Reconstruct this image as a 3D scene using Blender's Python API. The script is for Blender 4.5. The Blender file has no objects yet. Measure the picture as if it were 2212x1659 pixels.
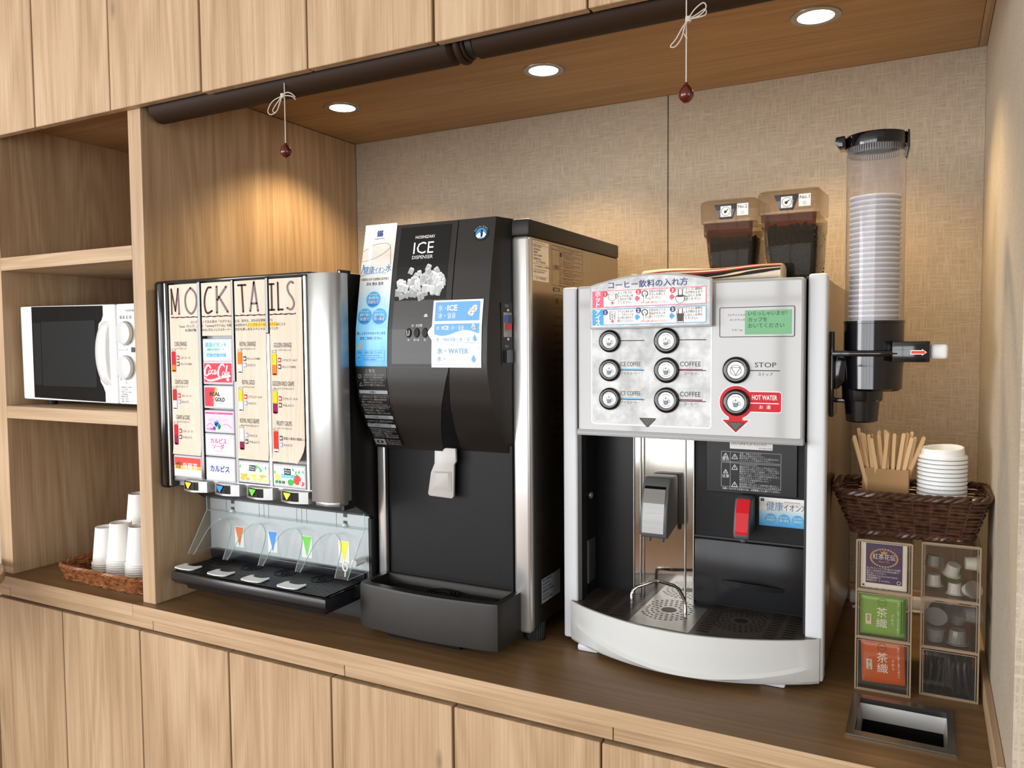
import bpy, bmesh, math, random
from mathutils import Vector, Matrix
random.seed(7)
PI = math.pi
scene = bpy.context.scene
COL = scene.collection
# ---------------------------------------------------------------- camera
cam_data = bpy.data.cameras.new('camera'); cam = bpy.data.objects.new('camera', cam_data); COL.objects.link(cam)
cam_data.sensor_fit = 'HORIZONTAL'; cam_data.sensor_width = 36.0; cam_data.lens = 36.0 * 1707.58 / 2212
cam_data.clip_start = 0.01
_y, _p, _r = math.radians(27.755), math.radians(2.949), math.radians(-0.4767)
_f = Vector((-math.sin(_y) * math.cos(_p), math.cos(_y) * math.cos(_p), -math.sin(_p)))
_rt = Vector((math.cos(_y), math.sin(_y), 0)); _up = _rt.cross(_f)
_rr = math.cos(_r) * _rt + math.sin(_r) * _up; _uu = -math.sin(_r) * _rt + math.cos(_r) * _up
_m = Matrix(((_rr.x, _uu.x, -_f.x, 0), (_rr.y, _uu.y, -_f.y, 0), (_rr.z, _uu.z, -_f.z, 0), (0, 0, 0, 1)))
_m.translation = Vector((0, -1.192, 1.45))
cam.matrix_world = _m
scene.camera = cam
# ---------------------------------------------------------------- world, light, exposure
world = bpy.data.worlds.new('world'); scene.world = world; world.use_nodes = True
world.node_tree.nodes['Background'].inputs[0].default_value = (0.80, 0.90, 1.0, 1)
world.node_tree.nodes['Background'].inputs[1].default_value = 0.30
scene.view_settings.view_transform = 'Standard'; scene.view_settings.look = 'None'
scene.view_settings.gamma = 1.0; scene.view_settings.use_curve_mapping = False
scene.view_settings.exposure = 0.0
def area_light(name, loc, rot, sx, sy, watts, col):
    l = bpy.data.lights.new(name, 'AREA'); l.shape = 'RECTANGLE'; l.size = sx; l.size_y = sy; l.energy = watts; l.color = col
    o = bpy.data.objects.new(name, l); COL.objects.link(o); o.location = loc; o.rotation_euler = rot
    return o
# daylight entering by the windows of the room behind the viewer
area_light('window_daylight', (-1.9, -4.16, 1.45), (PI / 2, 0, 0), 4.2, 1.9, 158, (0.95, 0.97, 1.0))
area_light('side_window_daylight', (2.55, -2.3, 1.5), (PI / 2, 0, PI / 2), 2.6, 1.7, 35, (0.95, 0.97, 1.0))
area_light('left_window_daylight', (-4.12, -3.1, 1.5), (PI / 2, 0, -PI / 2), 1.9, 1.7, 125, (0.95, 0.97, 1.0))
# ---------------------------------------------------------------- materials
def new_mat(name):
    m = bpy.data.materials.new(name); m.use_nodes = True
    return m, m.node_tree.nodes, m.node_tree.links, m.node_tree.nodes['Principled BSDF']
MATS = {}
def lin(c):
    return tuple(((x / 255) / 12.92 if x / 255 <= 0.04045 else ((x / 255 + 0.055) / 1.055) ** 2.4) for x in c)
def plain(name, rgb, rough=0.5, metal=0.0, emit=0.0, spec=0.5, coat=0.0, bump=0.0, bscale=200):
    if name in MATS: return MATS[name]
    m, n, l, b = new_mat(name)
    c = lin(rgb)
    b.inputs['Base Color'].default_value = (*c, 1); b.inputs['Roughness'].default_value = rough
    b.inputs['Metallic'].default_value = metal; b.inputs['Specular IOR Level'].default_value = spec
    if coat: b.inputs['Coat Weight'].default_value = coat; b.inputs['Coat Roughness'].default_value = 0.05
    if emit:
        b.inputs['Emission Color'].default_value = (*c, 1); b.inputs['Emission Strength'].default_value = emit
    if bump:
        t = n.new('ShaderNodeTexNoise'); t.inputs['Scale'].default_value = bscale; t.inputs['Detail'].default_value = 3
        tc = n.new('ShaderNodeTexCoord'); l.new(tc.outputs['Object'], t.inputs['Vector'])
        bp = n.new('ShaderNodeBump'); bp.inputs['Strength'].default_value = bump; bp.inputs['Distance'].default_value = 0.001
        l.new(t.outputs['Fac'], bp.inputs['Height']); l.new(bp.outputs['Normal'], b.inputs['Normal'])
    MATS[name] = m
    return m
def wood(name, axis, dark, mid, light, rough=0.45, k=1.0):
    """laminate oak: long grain along axis, streaks, growth lines and a few knots"""
    m, n, l, b = new_mat(name)
    tc = n.new('ShaderNodeTexCoord'); oi = n.new('ShaderNodeObjectInfo')
    mul = n.new('ShaderNodeVectorMath'); mul.operation = 'MULTIPLY'; mul.inputs[1].default_value = (3.7, 5.3, 7.9)
    cmb = n.new('ShaderNodeCombineXYZ')
    for i in range(3): l.new(oi.outputs['Random'], cmb.inputs[i])
    l.new(cmb.outputs[0], mul.inputs[0])
    add = n.new('ShaderNodeVectorMath'); add.operation = 'ADD'
    l.new(tc.outputs['Object'], add.inputs[0]); l.new(mul.outputs[0], add.inputs[1])
    def mp(across, along):
        s = [across] * 3; s['XYZ'.index(axis)] = along
        v = n.new('ShaderNodeMapping'); v.inputs['Scale'].default_value = s
        l.new(add.outputs[0], v.inputs['Vector']); return v
    def noise(v, detail, rough_, dist=0.0):
        t = n.new('ShaderNodeTexNoise'); t.inputs['Scale'].default_value = 1.0; t.inputs['Detail'].default_value = detail
        t.inputs['Roughness'].default_value = rough_; t.inputs['Distortion'].default_value = dist
        l.new(v.outputs[0], t.inputs['Vector']); return t
    broad = noise(mp(9 * k, 0.9 * k), 2, 0.5, 0.4)
    grow = noise(mp(5.5 * k, 0.55 * k), 1.5, 0.45, 0.2)
    fine = noise(mp(250 * k, 4.5 * k), 5, 0.65)
    streak = noise(mp(62 * k, 1.5 * k), 3, 0.6)
    # growth rings as contour lines of a smooth field
    r1 = n.new('ShaderNodeMath'); r1.operation = 'MULTIPLY'; r1.inputs[1].default_value = 95.0; l.new(grow.outputs['Fac'], r1.inputs[0])
    r2 = n.new('ShaderNodeMath'); r2.operation = 'SINE'; l.new(r1.outputs[0], r2.inputs[0])
    r3 = n.new('ShaderNodeMapRange'); r3.inputs['From Min'].default_value = -1; r3.inputs['From Max'].default_value = 1
    l.new(r2.outputs[0], r3.inputs['Value'])
    def mixf(a, bb, w):
        x = n.new('ShaderNodeMix'); x.data_type = 'FLOAT'; x.inputs[0].default_value = w
        l.new(a, x.inputs[2]); l.new(bb, x.inputs[3]); return x.outputs[0]
    v = mixf(broad.outputs['Fac'], streak.outputs['Fac'], 0.42)
    v = mixf(v, fine.outputs['Fac'], 0.46)
    v = mixf(v, r3.outputs[0], 0.08)
    ramp = n.new('ShaderNodeValToRGB'); l.new(v, ramp.inputs['Fac'])
    e = ramp.color_ramp.elements
    e[0].position = 0.32; e[0].color = (*lin(dark), 1); e[1].position = 0.68; e[1].color = (*lin(light), 1)
    x = e.new(0.5); x.color = (*lin(mid), 1)
    # knots
    vo = n.new('ShaderNodeTexVoronoi'); vo.inputs['Scale'].default_value = 1.0; vo.inputs['Randomness'].default_value = 1.0
    l.new(mp(5.2, 1.7).outputs[0], vo.inputs['Vector'])
    kn = n.new('ShaderNodeMapRange'); kn.inputs['From Min'].default_value = 0.012; kn.inputs['From Max'].default_value = 0.05
    kn.inputs['To Min'].default_value = 0.55; kn.inputs['To Max'].default_value = 0.0
    l.new(vo.outputs['Distance'], kn.inputs['Value'])
    mx = n.new('ShaderNodeMix'); mx.data_type = 'RGBA'; l.new(kn.outputs[0], mx.inputs[0]); l.new(ramp.outputs['Color'], mx.inputs[6])
    mx.inputs[7].default_value = (*lin([c * 0.62 for c in dark]), 1)
    l.new(mx.outputs[2], b.inputs['Base Color'])
    b.inputs['Roughness'].default_value = rough; b.inputs['Specular IOR Level'].default_value = 0.35
    bp = n.new('ShaderNodeBump'); bp.inputs['Strength'].default_value = 0.12; bp.inputs['Distance'].default_value = 0.0006
    l.new(fine.outputs['Fac'], bp.inputs['Height']); l.new(bp.outputs['Normal'], b.inputs['Normal'])
    MATS[name] = m
    return m
OAK = ((148, 119, 89), (179, 150, 117), (200, 174, 142))
wood('oak_vertical', 'Z', *OAK)
wood('oak_along', 'X', *OAK)
wood('oak_deep', 'Y', *OAK)
wood('oak_counter_shaded', 'X', (98, 73, 47), (119, 91, 60), (138, 108, 74), rough=0.42)  # same oak as the front edge, shade on the top put into the colour
wood('oak_soffit', 'X', (146, 113, 74), (167, 132, 90), (184, 150, 106), rough=0.5)
wood('floor_wood', 'X', (92, 62, 38), (120, 84, 52), (142, 104, 68), rough=0.4)
def fabric(name, rgb, rgb2, sc, diag=False, strength=0.5):
    m, n, l, b = new_mat(name)
    tc = n.new('ShaderNodeTexCoord'); mapx = []
    fs = ((sc, sc, sc * 0.08), (sc * 0.08, sc, sc), (sc * 2.4, sc * 2.4, sc * 2.4))
    outs = []
    for i, s in enumerate(fs):
        mpn = n.new('ShaderNodeMapping'); mpn.inputs['Scale'].default_value = s
        if diag and i < 2: mpn.inputs['Rotation'].default_value = (math.radians(35), 0, 0)
        l.new(tc.outputs['Object'], mpn.inputs['Vector'])
        t = n.new('ShaderNodeTexNoise'); t.inputs['Scale'].default_value = 1; t.inputs['Detail'].default_value = 2
        l.new(mpn.outputs[0], t.inputs['Vector']); outs.append(t.outputs['Fac'])
    a = n.new('ShaderNodeMath'); a.operation = 'MAXIMUM'; l.new(outs[0], a.inputs[0]); l.new(outs[1], a.inputs[1])
    a2 = n.new('ShaderNodeMix'); a2.data_type = 'FLOAT'; a2.inputs[0].default_value = 0.25; l.new(a.outputs[0], a2.inputs[2]); l.new(outs[2], a2.inputs[3])
    r = n.new('ShaderNodeValToRGB'); l.new(a2.outputs[0], r.inputs['Fac'])
    r.color_ramp.elements[0].position = 0.42; r.color_ramp.elements[0].color = (*lin(rgb2), 1)
    r.color_ramp.elements[1].position = 0.66; r.color_ramp.elements[1].color = (*lin(rgb), 1)
    l.new(r.outputs['Color'], b.inputs['Base Color']); b.inputs['Roughness'].default_value = 0.8; b.inputs['Specular IOR Level'].default_value = 0.2
    bp = n.new('ShaderNodeBump'); bp.inputs['Strength'].default_value = strength; bp.inputs['Distance'].default_value = 0.0015
    l.new(a2.outputs[0], bp.inputs['Height']); l.new(bp.outputs['Normal'], b.inputs['Normal'])
    MATS[name] = m
fabric('wall_weave', (188, 172, 152), (165, 149, 129), 290)
fabric('wall_side_weave', (196, 184, 166), (170, 157, 138), 230, diag=True)
fabric('wall_plain', (214, 208, 196), (198, 191, 178), 120)
fabric('cloth_weave', (232, 222, 205), (206, 192, 172), 900, strength=0.8)
def clear(name, rgb, gloss=0.12, rough=0.05, opacity=0.06):
    """thin clear plastic: transparent, a little diffuse, fresnel gloss"""
    m = bpy.data.materials.new(name); m.use_nodes = True; n = m.node_tree.nodes; l = m.node_tree.links
    n.remove(n['Principled BSDF'])
    tr = n.new('ShaderNodeBsdfTransparent'); tr.inputs[0].default_value = (*lin(rgb), 1)
    gl = n.new('ShaderNodeBsdfGlossy'); gl.inputs['Roughness'].default_value = rough
    df = n.new('ShaderNodeBsdfDiffuse'); df.inputs[0].default_value = (*lin(rgb), 1)
    lw = n.new('ShaderNodeLayerWeight'); lw.inputs['Blend'].default_value = 0.5
    fr = n.new('ShaderNodeMath'); fr.operation = 'POWER'; fr.inputs[1].default_value = 4.0; l.new(lw.outputs['Facing'], fr.inputs[0])
    m1 = n.new('ShaderNodeMixShader'); m1.inputs[0].default_value = opacity; l.new(tr.outputs[0], m1.inputs[1]); l.new(df.outputs[0], m1.inputs[2])
    m2 = n.new('ShaderNodeMixShader'); l.new(m1.outputs[0], m2.inputs[1]); l.new(gl.outputs[0], m2.inputs[2])
    mu = n.new('ShaderNodeMath'); mu.operation = 'MULTIPLY_ADD'; mu.inputs[1].default_value = 0.7; mu.inputs[2].default_value = gloss * 0.3; l.new(fr.outputs[0], mu.inputs[0])
    l.new(mu.outputs[0], m2.inputs[0])
    l.new(m2.outputs[0], n['Material Output'].inputs[0]); MATS[name] = m
    return m
clear('acrylic', (246, 249, 249), opacity=0.04)
clear('acrylic_edge', (205, 226, 222), opacity=0.35)
clear('case_acrylic', (242, 239, 234), gloss=0.05, opacity=0.012)
clear('tube_acrylic', (238, 237, 240), opacity=0.06, rough=0.1)
clear('smoked', (184, 172, 152), gloss=0.02, opacity=0.05)
clear('smoked_lid', (222, 212, 196), gloss=0.06, opacity=0.06)
clear('smoked_glass', (120, 122, 128), opacity=0.25)
def brushed(name, rgb, axis='Z', rough=0.3, bump=0.05):
    m, n, l, b = new_mat(name)
    b.inputs['Metallic'].default_value = 1.0; b.inputs['Roughness'].default_value = rough
    tc = n.new('ShaderNodeTexCoord'); mp = n.new('ShaderNodeMapping'); s = [600.0] * 3; s['XYZ'.index(axis)] = 6.0
    mp.inputs['Scale'].default_value = s; l.new(tc.outputs['Object'], mp.inputs['Vector'])
    t = n.new('ShaderNodeTexNoise'); t.inputs['Scale'].default_value = 1; l.new(mp.outputs[0], t.inputs['Vector'])
    r = n.new('ShaderNodeMapRange'); c = lin(rgb)
    mx = n.new('ShaderNodeMix'); mx.data_type = 'RGBA'; l.new(t.outputs['Fac'], mx.inputs[0])
    mx.inputs[6].default_value = (*[x * 0.82 for x in c], 1); mx.inputs[7].default_value = (*[min(1, x * 1.1) for x in c], 1)
    l.new(mx.outputs[2], b.inputs['Base Color'])
    bp = n.new('ShaderNodeBump'); bp.inputs['Strength'].default_value = bump; bp.inputs['Distance'].default_value = 0.0005
    l.new(t.outputs['Fac'], bp.inputs['Height']); l.new(bp.outputs['Normal'], b.inputs['Normal'])
    MATS[name] = m
brushed('steel', (190, 190, 188), 'Z', 0.32)
brushed('steel_mirror', (172, 167, 158), 'Z', 0.09, 0.01)
brushed('spout_steel', (104, 103, 101), 'X', 0.28, 0.02)
brushed('steel_side', (176, 166, 152), 'Z', 0.28, 0.02)
plain('steel_dark', (84, 77, 70), 0.38, 0.45)
plain('silver_paint', (172, 173, 172), 0.32, 0.75)
plain('column_chrome', (215, 215, 213), 0.3, 0.8)
plain('black_gloss', (8, 8, 9), 0.12, coat=0.3)
plain('pane_black', (9, 9, 10), 0.2, spec=0.12)
plain('black_matte', (16, 16, 16), 0.45)
plain('black_tray', (27, 29, 33), 0.25)
plain('navy_black', (9, 11, 17), 0.14, coat=0.3)
plain('charcoal', (31, 28, 24), 0.42, spec=0.35, bump=0.15, bscale=900)
plain('charcoal_light', (50, 50, 49), 0.4, bump=0.12, bscale=900)
plain('charcoal_dark', (19, 19, 20), 0.5, spec=0.22, bump=0.15, bscale=900)
plain('panel_black', (18, 18, 19), 0.3, spec=0.25)
plain('white_plastic', (236, 238, 238), 0.3)
plain('white_gloss', (204, 206, 204), 0.2, coat=0.2)
plain('machine_white', (214, 218, 222), 0.4)
plain('machine_grey', (168, 170, 171), 0.35)
plain('panel_glossy', (176, 177, 176), 0.06, spec=0.5)
plain('paper_white', (244, 243, 240), 0.7)
plain('cup_paper', (240, 238, 234), 0.65)
plain('cup_inside', (206, 192, 172), 0.7)
plain('kraft', (166, 128, 84), 0.75, bump=0.1, bscale=120)
plain('stirrer_wood', (214, 178, 130), 0.65, bump=0.15, bscale=400)
plain('ink', (40, 32, 36), 0.6)
plain('ink_grey', (95, 92, 92), 0.6)
plain('rubber', (14, 14, 15), 0.6)
plain('brown_tube', (46, 30, 18), 0.6, spec=0.2)
plain('bead_wood', (84, 22, 18), 0.22, coat=0.5)
plain('cord_white', (196, 186, 174), 0.7)
plain('steel_light', (186, 190, 192), 0.42, 0.35)
# ---------------------------------------------------------------- mesh helpers
ORG = {}
def wloc(o): return ORG.get(o.name, Vector((0, 0, 0))) if o else Vector((0, 0, 0))
class MB:
    """collects geometry in world coordinates; build() links it as one mesh object"""
    def __init__(s): s.v = []; s.f = []; s.mi = []
    def add(s, vs, fs, mi=0):
        k = len(s.v); s.v += [tuple(a) for a in vs]; s.f += [tuple(i + k for i in f) for f in fs]; s.mi += [mi] * len(fs); return s
    def box(s, x0, x1, y0, y1, z0, z1, bev=0.0, seg=2, mi=0):
        if bev <= 0:
            vs = [(x, y, z) for z in (z0, z1) for y in (y0, y1) for x in (x0, x1)]
            return s.add(vs, [(0, 2, 3, 1), (4, 5, 7, 6), (0, 1, 5, 4), (2, 6, 7, 3), (0, 4, 6, 2), (1, 3, 7, 5)], mi)
        bm = bmesh.new(); bmesh.ops.create_cube(bm, size=1)
        for v in bm.verts:
            v.co = Vector(((x0 + x1) / 2 + v.co.x * (x1 - x0), (y0 + y1) / 2 + v.co.y * (y1 - y0), (z0 + z1) / 2 + v.co.z * (z1 - z0)))
        bmesh.ops.bevel(bm, geom=bm.edges[:], offset=min(bev, 0.49 * min(abs(x1 - x0), abs(y1 - y0), abs(z1 - z0))), segments=seg, profile=0.5, affect='EDGES')
        return s.bm(bm, mi)
    def bm(s, bm, mi=0):
        bm.verts.index_update()
        s.add([v.co[:] for v in bm.verts], [[v.index for v in f.verts] for f in bm.faces], mi); bm.free(); return s
    def prism(s, pts, a0, a1, axis='Y', bev=0.0, seg=2, mi=0):
        """extrude a closed 2D outline along axis; pts are (x,z) for Y, (y,z) for X, (x,y) for Z"""
        def P(p, a): return {'Y': (p[0], a, p[1]), 'X': (a, p[0], p[1]), 'Z': (p[0], p[1], a)}[axis]
        n = len(pts)
        if bev <= 0:
            return s.add([P(p, a0) for p in pts] + [P(p, a1) for p in pts],
                         [tuple(range(n))[::-1], tuple(range(n, 2 * n))] + [(i, (i + 1) % n, n + (i + 1) % n, n + i) for i in range(n)], mi)
        bm = bmesh.new()
        A = [bm.verts.new(P(p, a0)) for p in pts]; B = [bm.verts.new(P(p, a1)) for p in pts]
        bm.faces.new(A[::-1]); bm.faces.new(B)
        for i in range(n): bm.faces.new((A[i], A[(i + 1) % n], B[(i + 1) % n], B[i]))
        bmesh.ops.recalc_face_normals(bm, faces=bm.faces[:])
        e = [e for e in bm.edges if e.calc_face_angle(0) > 0.5]
        bmesh.ops.bevel(bm, geom=e, offset=bev, segments=seg, profile=0.5, affect='EDGES', clamp_overlap=True)
        return s.bm(bm, mi)
    def tube(s, pts, r, n=8, closed=False, cap=True, mi=0, radii=None):
        P = [Vector(p) for p in pts]; m = len(P); rings = []
        up = None
        for i in range(m):
            if closed: t = P[(i + 1) % m] - P[(i - 1) % m]
            else: t = P[min(i + 1, m - 1)] - P[max(i - 1, 0)]
            if t.length < 1e-9: t = Vector((0, 0, 1))
            t.normalize()
            if up is None:
                up = Vector((0, 0, 1)) if abs(t.z) < 0.9 else Vector((1, 0, 0))
            a = up - t * up.dot(t)
            if a.length < 1e-6: a = t.orthogonal()
            a.normalize(); up = a; b = t.cross(a); rr = radii[i] if radii else r
            rings.append([P[i] + (a * math.cos(2 * PI * j / n) + b * math.sin(2 * PI * j / n)) * rr for j in range(n)])
        vs = [v for q in rings for v in q]; fs = []
        for i in range(m if closed else m - 1):
            for j in range(n):
                fs.append((i * n + j, i * n + (j + 1) % n, ((i + 1) % m) * n + (j + 1) % n, ((i + 1) % m) * n + j))
        if cap and not closed: fs += [tuple(range(n))[::-1], tuple((m - 1) * n + j for j in range(n))]
        return s.add(vs, fs, mi)
    def lathe(s, prof, c, n=32, M=None, mi=0, a0=0.0, a1=2 * PI):
        """revolve (r,h) profile about a vertical axis at c; M optionally turns it"""
        full = abs(a1 - a0 - 2 * PI) < 1e-6; vs = []; fs = []; m = len(prof); cnt = n if full else n + 1
        for i in range(cnt):
            a = a0 + (a1 - a0) * i / n
            for r, h in prof:
                v = Vector((r * math.cos(a), r * math.sin(a), h))
                if M is not None: v = M @ v
                vs.append(v + Vector(c))
        for i in range(n):
            j = (i + 1) % cnt
            for k in range(m - 1):
                if prof[k][0] < 1e-9 and prof[k + 1][0] < 1e-9: continue
                fs.append((i * m + k, j * m + k, j * m + k + 1, i * m + k + 1))
        return s.add(vs, fs, mi)
    def grid(s, fn, nu, nv, mi=0):
        vs = [fn(i / nu, j / nv) for j in range(nv + 1) for i in range(nu + 1)]
        fs = [(j * (nu + 1) + i, j * (nu + 1) + i + 1, (j + 1) * (nu + 1) + i + 1, (j + 1) * (nu + 1) + i) for j in range(nv) for i in range(nu)]
        return s.add(vs, fs, mi)
    def ball(s, c, r, n=10, m=6, M=None, mi=0):
        prof = [(max(1e-6, r * math.sin(PI * i / m)), -r * math.cos(PI * i / m)) for i in range(m + 1)]
        return s.lathe(prof, c, n, M, mi)
    def build(s, name, mat, parent=None, angle=35, flip=False, recalc=True, props=None):
        o0 = wloc(parent)
        me = bpy.data.meshes.new(name)
        me.from_pydata([(a[0] - o0.x, a[1] - o0.y, a[2] - o0.z) for a in s.v], [], s.f)
        mats = mat if isinstance(mat, (list, tuple)) else [mat]
        for q in mats: me.materials.append(MATS[q] if isinstance(q, str) else q)
        if len(mats) > 1: me.polygons.foreach_set('material_index', s.mi)
        if recalc:
            bm = bmesh.new(); bm.from_mesh(me); bmesh.ops.remove_doubles(bm, verts=bm.verts[:], dist=1e-6)
            bmesh.ops.recalc_face_normals(bm, faces=bm.faces[:]); bm.to_mesh(me); bm.free()
        if angle:
            me.shade_smooth(); me.set_sharp_from_angle(angle=math.radians(angle))
        me.update()
        o = bpy.data.objects.new(name, me); COL.objects.link(o)
        if parent: o.parent = parent
        ORG[o.name] = o0 if parent else Vector((0, 0, 0))
        if props:
            for k, v in props.items(): o[k] = v
        return o
def thing(name, loc, label, cat, group=None):
    o = bpy.data.objects.new(name, None); COL.objects.link(o); o.empty_display_size = 0.05
    o.location = loc; ORG[o.name] = Vector(loc); o['label'] = label; o['category'] = cat
    if group: o['group'] = group
    return o
def tag(o, label, cat, group=None):
    o['label'] = label; o['category'] = cat
    if group: o['group'] = group
    return o
def recenter(o, loc):
    """move the origin of a top-level mesh to loc without moving its geometry"""
    loc = Vector(loc); o.data.transform(Matrix.Translation(-loc)); o.location = loc; ORG[o.name] = loc; return o
def clone(o, loc, label=None, rot=None):
    c = o.copy(); COL.objects.link(c); c.location = loc; ORG[c.name] = Vector(loc)
    if rot is not None: c.rotation_euler = rot
    if label: c['label'] = label
    for ch in list(o.children):
        d = ch.copy(); COL.objects.link(d); d.parent = c
        for g in list(ch.children):
            e = g.copy(); COL.objects.link(e); e.parent = d
    return c
# ---- flat print: shapes and lettering gathered per (parent, part name, material)
ACC = {}; TEXTS = []
def acc(parent, name, mat):
    k = (parent.name, name, mat)
    if k not in ACC: ACC[k] = (MB(), parent)
    return ACC[k][0]
def planeY(Y): return lambda u, v, w: (u, Y - w, v)
def planeX(X): return lambda u, v, w: (X + w, u, v)
def planeZ(Z): return lambda u, v, w: (u, v, Z + w)
def poly(pts, M, mat, parent, name='print', w=0.0004):
    acc(parent, name, mat).add([M(u, v, w) for u, v in pts], [tuple(range(len(pts)))])
def rect(u0, v0, u1, v1, M, mat, parent, name='print', w=0.0004, nv=1):
    for i in range(nv):
        a = v0 + (v1 - v0) * i / nv; b = v0 + (v1 - v0) * (i + 1) / nv
        poly([(u0, a), (u1, a), (u1, b), (u0, b)], M, mat, parent, name, w)
def rrect_pts(u0, v0, u1, v1, r, k=5):
    pts = []
    for cx, cy, a in ((u1 - r, v0 + r, -PI / 2), (u1 - r, v1 - r, 0), (u0 + r, v1 - r, PI / 2), (u0 + r, v0 + r, PI)):
        for i in range(k + 1): pts.append((cx + r * math.cos(a + PI / 2 * i / k), cy + r * math.sin(a + PI / 2 * i / k)))
    return pts
def rrect(u0, v0, u1, v1, r, M, mat, parent, name='print', w=0.0004): poly(rrect_pts(u0, v0, u1, v1, r), M, mat, parent, name, w)
def ringpoly(pts_out, pts_in, M, mat, parent, name='print', w=0.0004):
    n = len(pts_out)
    acc(parent, name, mat).add([M(u, v, w) for u, v in pts_out] + [M(u, v, w) for u, v in pts_in], [(i, (i + 1) % n, n + (i + 1) % n, n + i) for i in range(n)])
def frame(u0, v0, u1, v1, t, r, M, mat, parent, name='print', w=0.0004):
    ringpoly(rrect_pts(u0, v0, u1, v1, r), rrect_pts(u0 + t, v0 + t, u1 - t, v1 - t, max(r - t, 0.0002)), M, mat, parent, name, w)
def disc_pts(u, v, ru, rv=None, n=28): rv = rv or ru; return [(u + ru * math.cos(2 * PI * i / n), v + rv * math.sin(2 * PI * i / n)) for i in range(n)]
def disc(u, v, r, M, mat, parent, name='print', w=0.0004, rv=None, n=28): poly(disc_pts(u, v, r, rv, n), M, mat, parent, name, w)
def ring(u, v, r, t, M, mat, parent, name='print', w=0.0004, rv=None, n=28):
    rv = rv or r; ringpoly(disc_pts(u, v, r, rv, n), disc_pts(u, v, r - t, rv - t, n), M, mat, parent, name, w)
def stroke(pts, t, M, mat, parent, name='print', w=0.0004, ts=None):
    """ribbon along a polyline (t = full width, ts optional per-point widths)"""
    n = len(pts); L = []; R = []
    for i in range(n):
        a = pts[max(i - 1, 0)]; b = pts[min(i + 1, n - 1)]; dx, dy = b[0] - a[0], b[1] - a[1]; q = math.hypot(dx, dy) or 1
        h = (ts[i] if ts else t) / 2
        L.append((pts[i][0] - dy / q * h, pts[i][1] + dx / q * h)); R.append((pts[i][0] + dy / q * h, pts[i][1] - dx / q * h))
    acc(parent, name, mat).add([M(u, v, w) for u, v in L] + [M(u, v, w) for u, v in R], [(i, i + 1, n + i + 1, n + i) for i in range(n - 1)])
def bez(p, n=10):
    """smooth polyline through points (catmull-rom)"""
    out = []
    for i in range(len(p) - 1):
        p0 = p[max(i - 1, 0)]; p1 = p[i]; p2 = p[i + 1]; p3 = p[min(i + 2, len(p) - 1)]
        for k in range(n):
            t = k / n
            out.append(tuple(0.5 * (2 * p1[d] + (p2[d] - p0[d]) * t + (2 * p0[d] - 5 * p1[d] + 4 * p2[d] - p3[d]) * t * t + (3 * p1[d] - p0[d] - 3 * p2[d] + p3[d]) * t ** 3) for d in range(len(p1))))
    out.append(tuple(p[-1])); return out
def text(s, u, v, h, M, mat, parent, name='lettering', w=0.0006, align='L', fit=None, bold=0.0, shear=0.0, rot=0.0):
    TEXTS.append((s, u, v, h, M, mat, parent, name, w, align, fit, bold, shear, rot))
def flush_print():
    tmp = []; cache = {}
    for t in TEXTS:
        key = (t[0], t[11])
        if key in cache: continue
        c = bpy.data.curves.new('lettering_tmp', 'FONT'); c.body = t[0]; c.size = 1.0; c.resolution_u = 2; c.fill_mode = 'FRONT'; c.dimensions = '2D'
        if t[11]: c.offset = t[11]
        o = bpy.data.objects.new('lettering_tmp', c); COL.objects.link(o); cache[key] = o; tmp.append(o)
    bpy.context.view_layer.update(); dg = bpy.context.evaluated_depsgraph_get(); geo = {}
    for key, o in cache.items():
        me = o.evaluated_get(dg).to_mesh()
        geo[key] = ([(v.co.x, v.co.y) for v in me.vertices], [tuple(p.vertices) for p in me.polygons]); o.evaluated_get(dg).to_mesh_clear()
    for (s, u, v, h, M, mat, parent, name, w, align, fit, bold, shear, rot) in TEXTS:
        vs, fs = geo[(s, bold)]
        if not vs: continue
        x0 = min(a[0] for a in vs); x1 = max(a[0] for a in vs); sx = h
        if fit: sx = fit / max(x1 - x0, 1e-6)
        off = {'L': -x0, 'C': -(x0 + x1) / 2, 'R': -x1}[align]
        cr, sr = math.cos(rot), math.sin(rot); out = []
        for a in vs:
            xx = (a[0] + off) * sx + a[1] * h * shear; yy = a[1] * h
            out.append(M(u + xx * cr - yy * sr, v + xx * sr + yy * cr, w))
        acc(parent, name, mat).add(out, fs)
    for o in tmp:
        c = o.data; bpy.data.objects.remove(o); bpy.data.curves.remove(c)
    for (pn, name, mat), (mb, parent) in ACC.items():
        o = mb.build(name, mat, parent, angle=0, recalc=False)
        if len(mb.f) > 1: o['kind'] = 'stuff'
def smooth_lines(u, v, n, width, lh, M, mat, parent, chars, h, name='small_print', w=0.0006):
    for i in range(n):
        text(chars[i % len(chars)], u, v - i * lh, h, M, mat, parent, name, w, fit=width[i % len(width)])
# ---------------------------------------------------------------- the room
def struct(mb, name, mat, parent=None, **k):
    o = mb.build(name, mat, parent, **k)
    if parent is None: o['kind'] = 'structure'
    return o
struct(MB().box(-4.3, 2.7, -4.3, 0.95, -0.1, 0.0), 'floor', 'floor_wood', angle=0)
plain('ceiling_paint', (205, 200, 190), 0.9)
struct(MB().box(-4.3, 2.7, -4.3, 0.95, 2.62, 2.7), 'ceiling', 'ceiling_paint', angle=0)
wb = struct(MB().box(-4.3, 2.7, 0.796, 0.95, 0, 2.62), 'wall_back', 'wall_plain', angle=0)
for a, b in ((-1.579, -0.5902), (-0.5878, 0.1)):
    MB().box(a, b, 0.783, 0.796, 0.85, 2.069, 0.0008, 1).build('panel', 'wall_weave', wb, angle=0)
struct(MB().box(0.1, 0.16, -0.07, 0.8, 0, 2.62), 'wall_right', 'wall_side_weave', angle=0)
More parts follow.
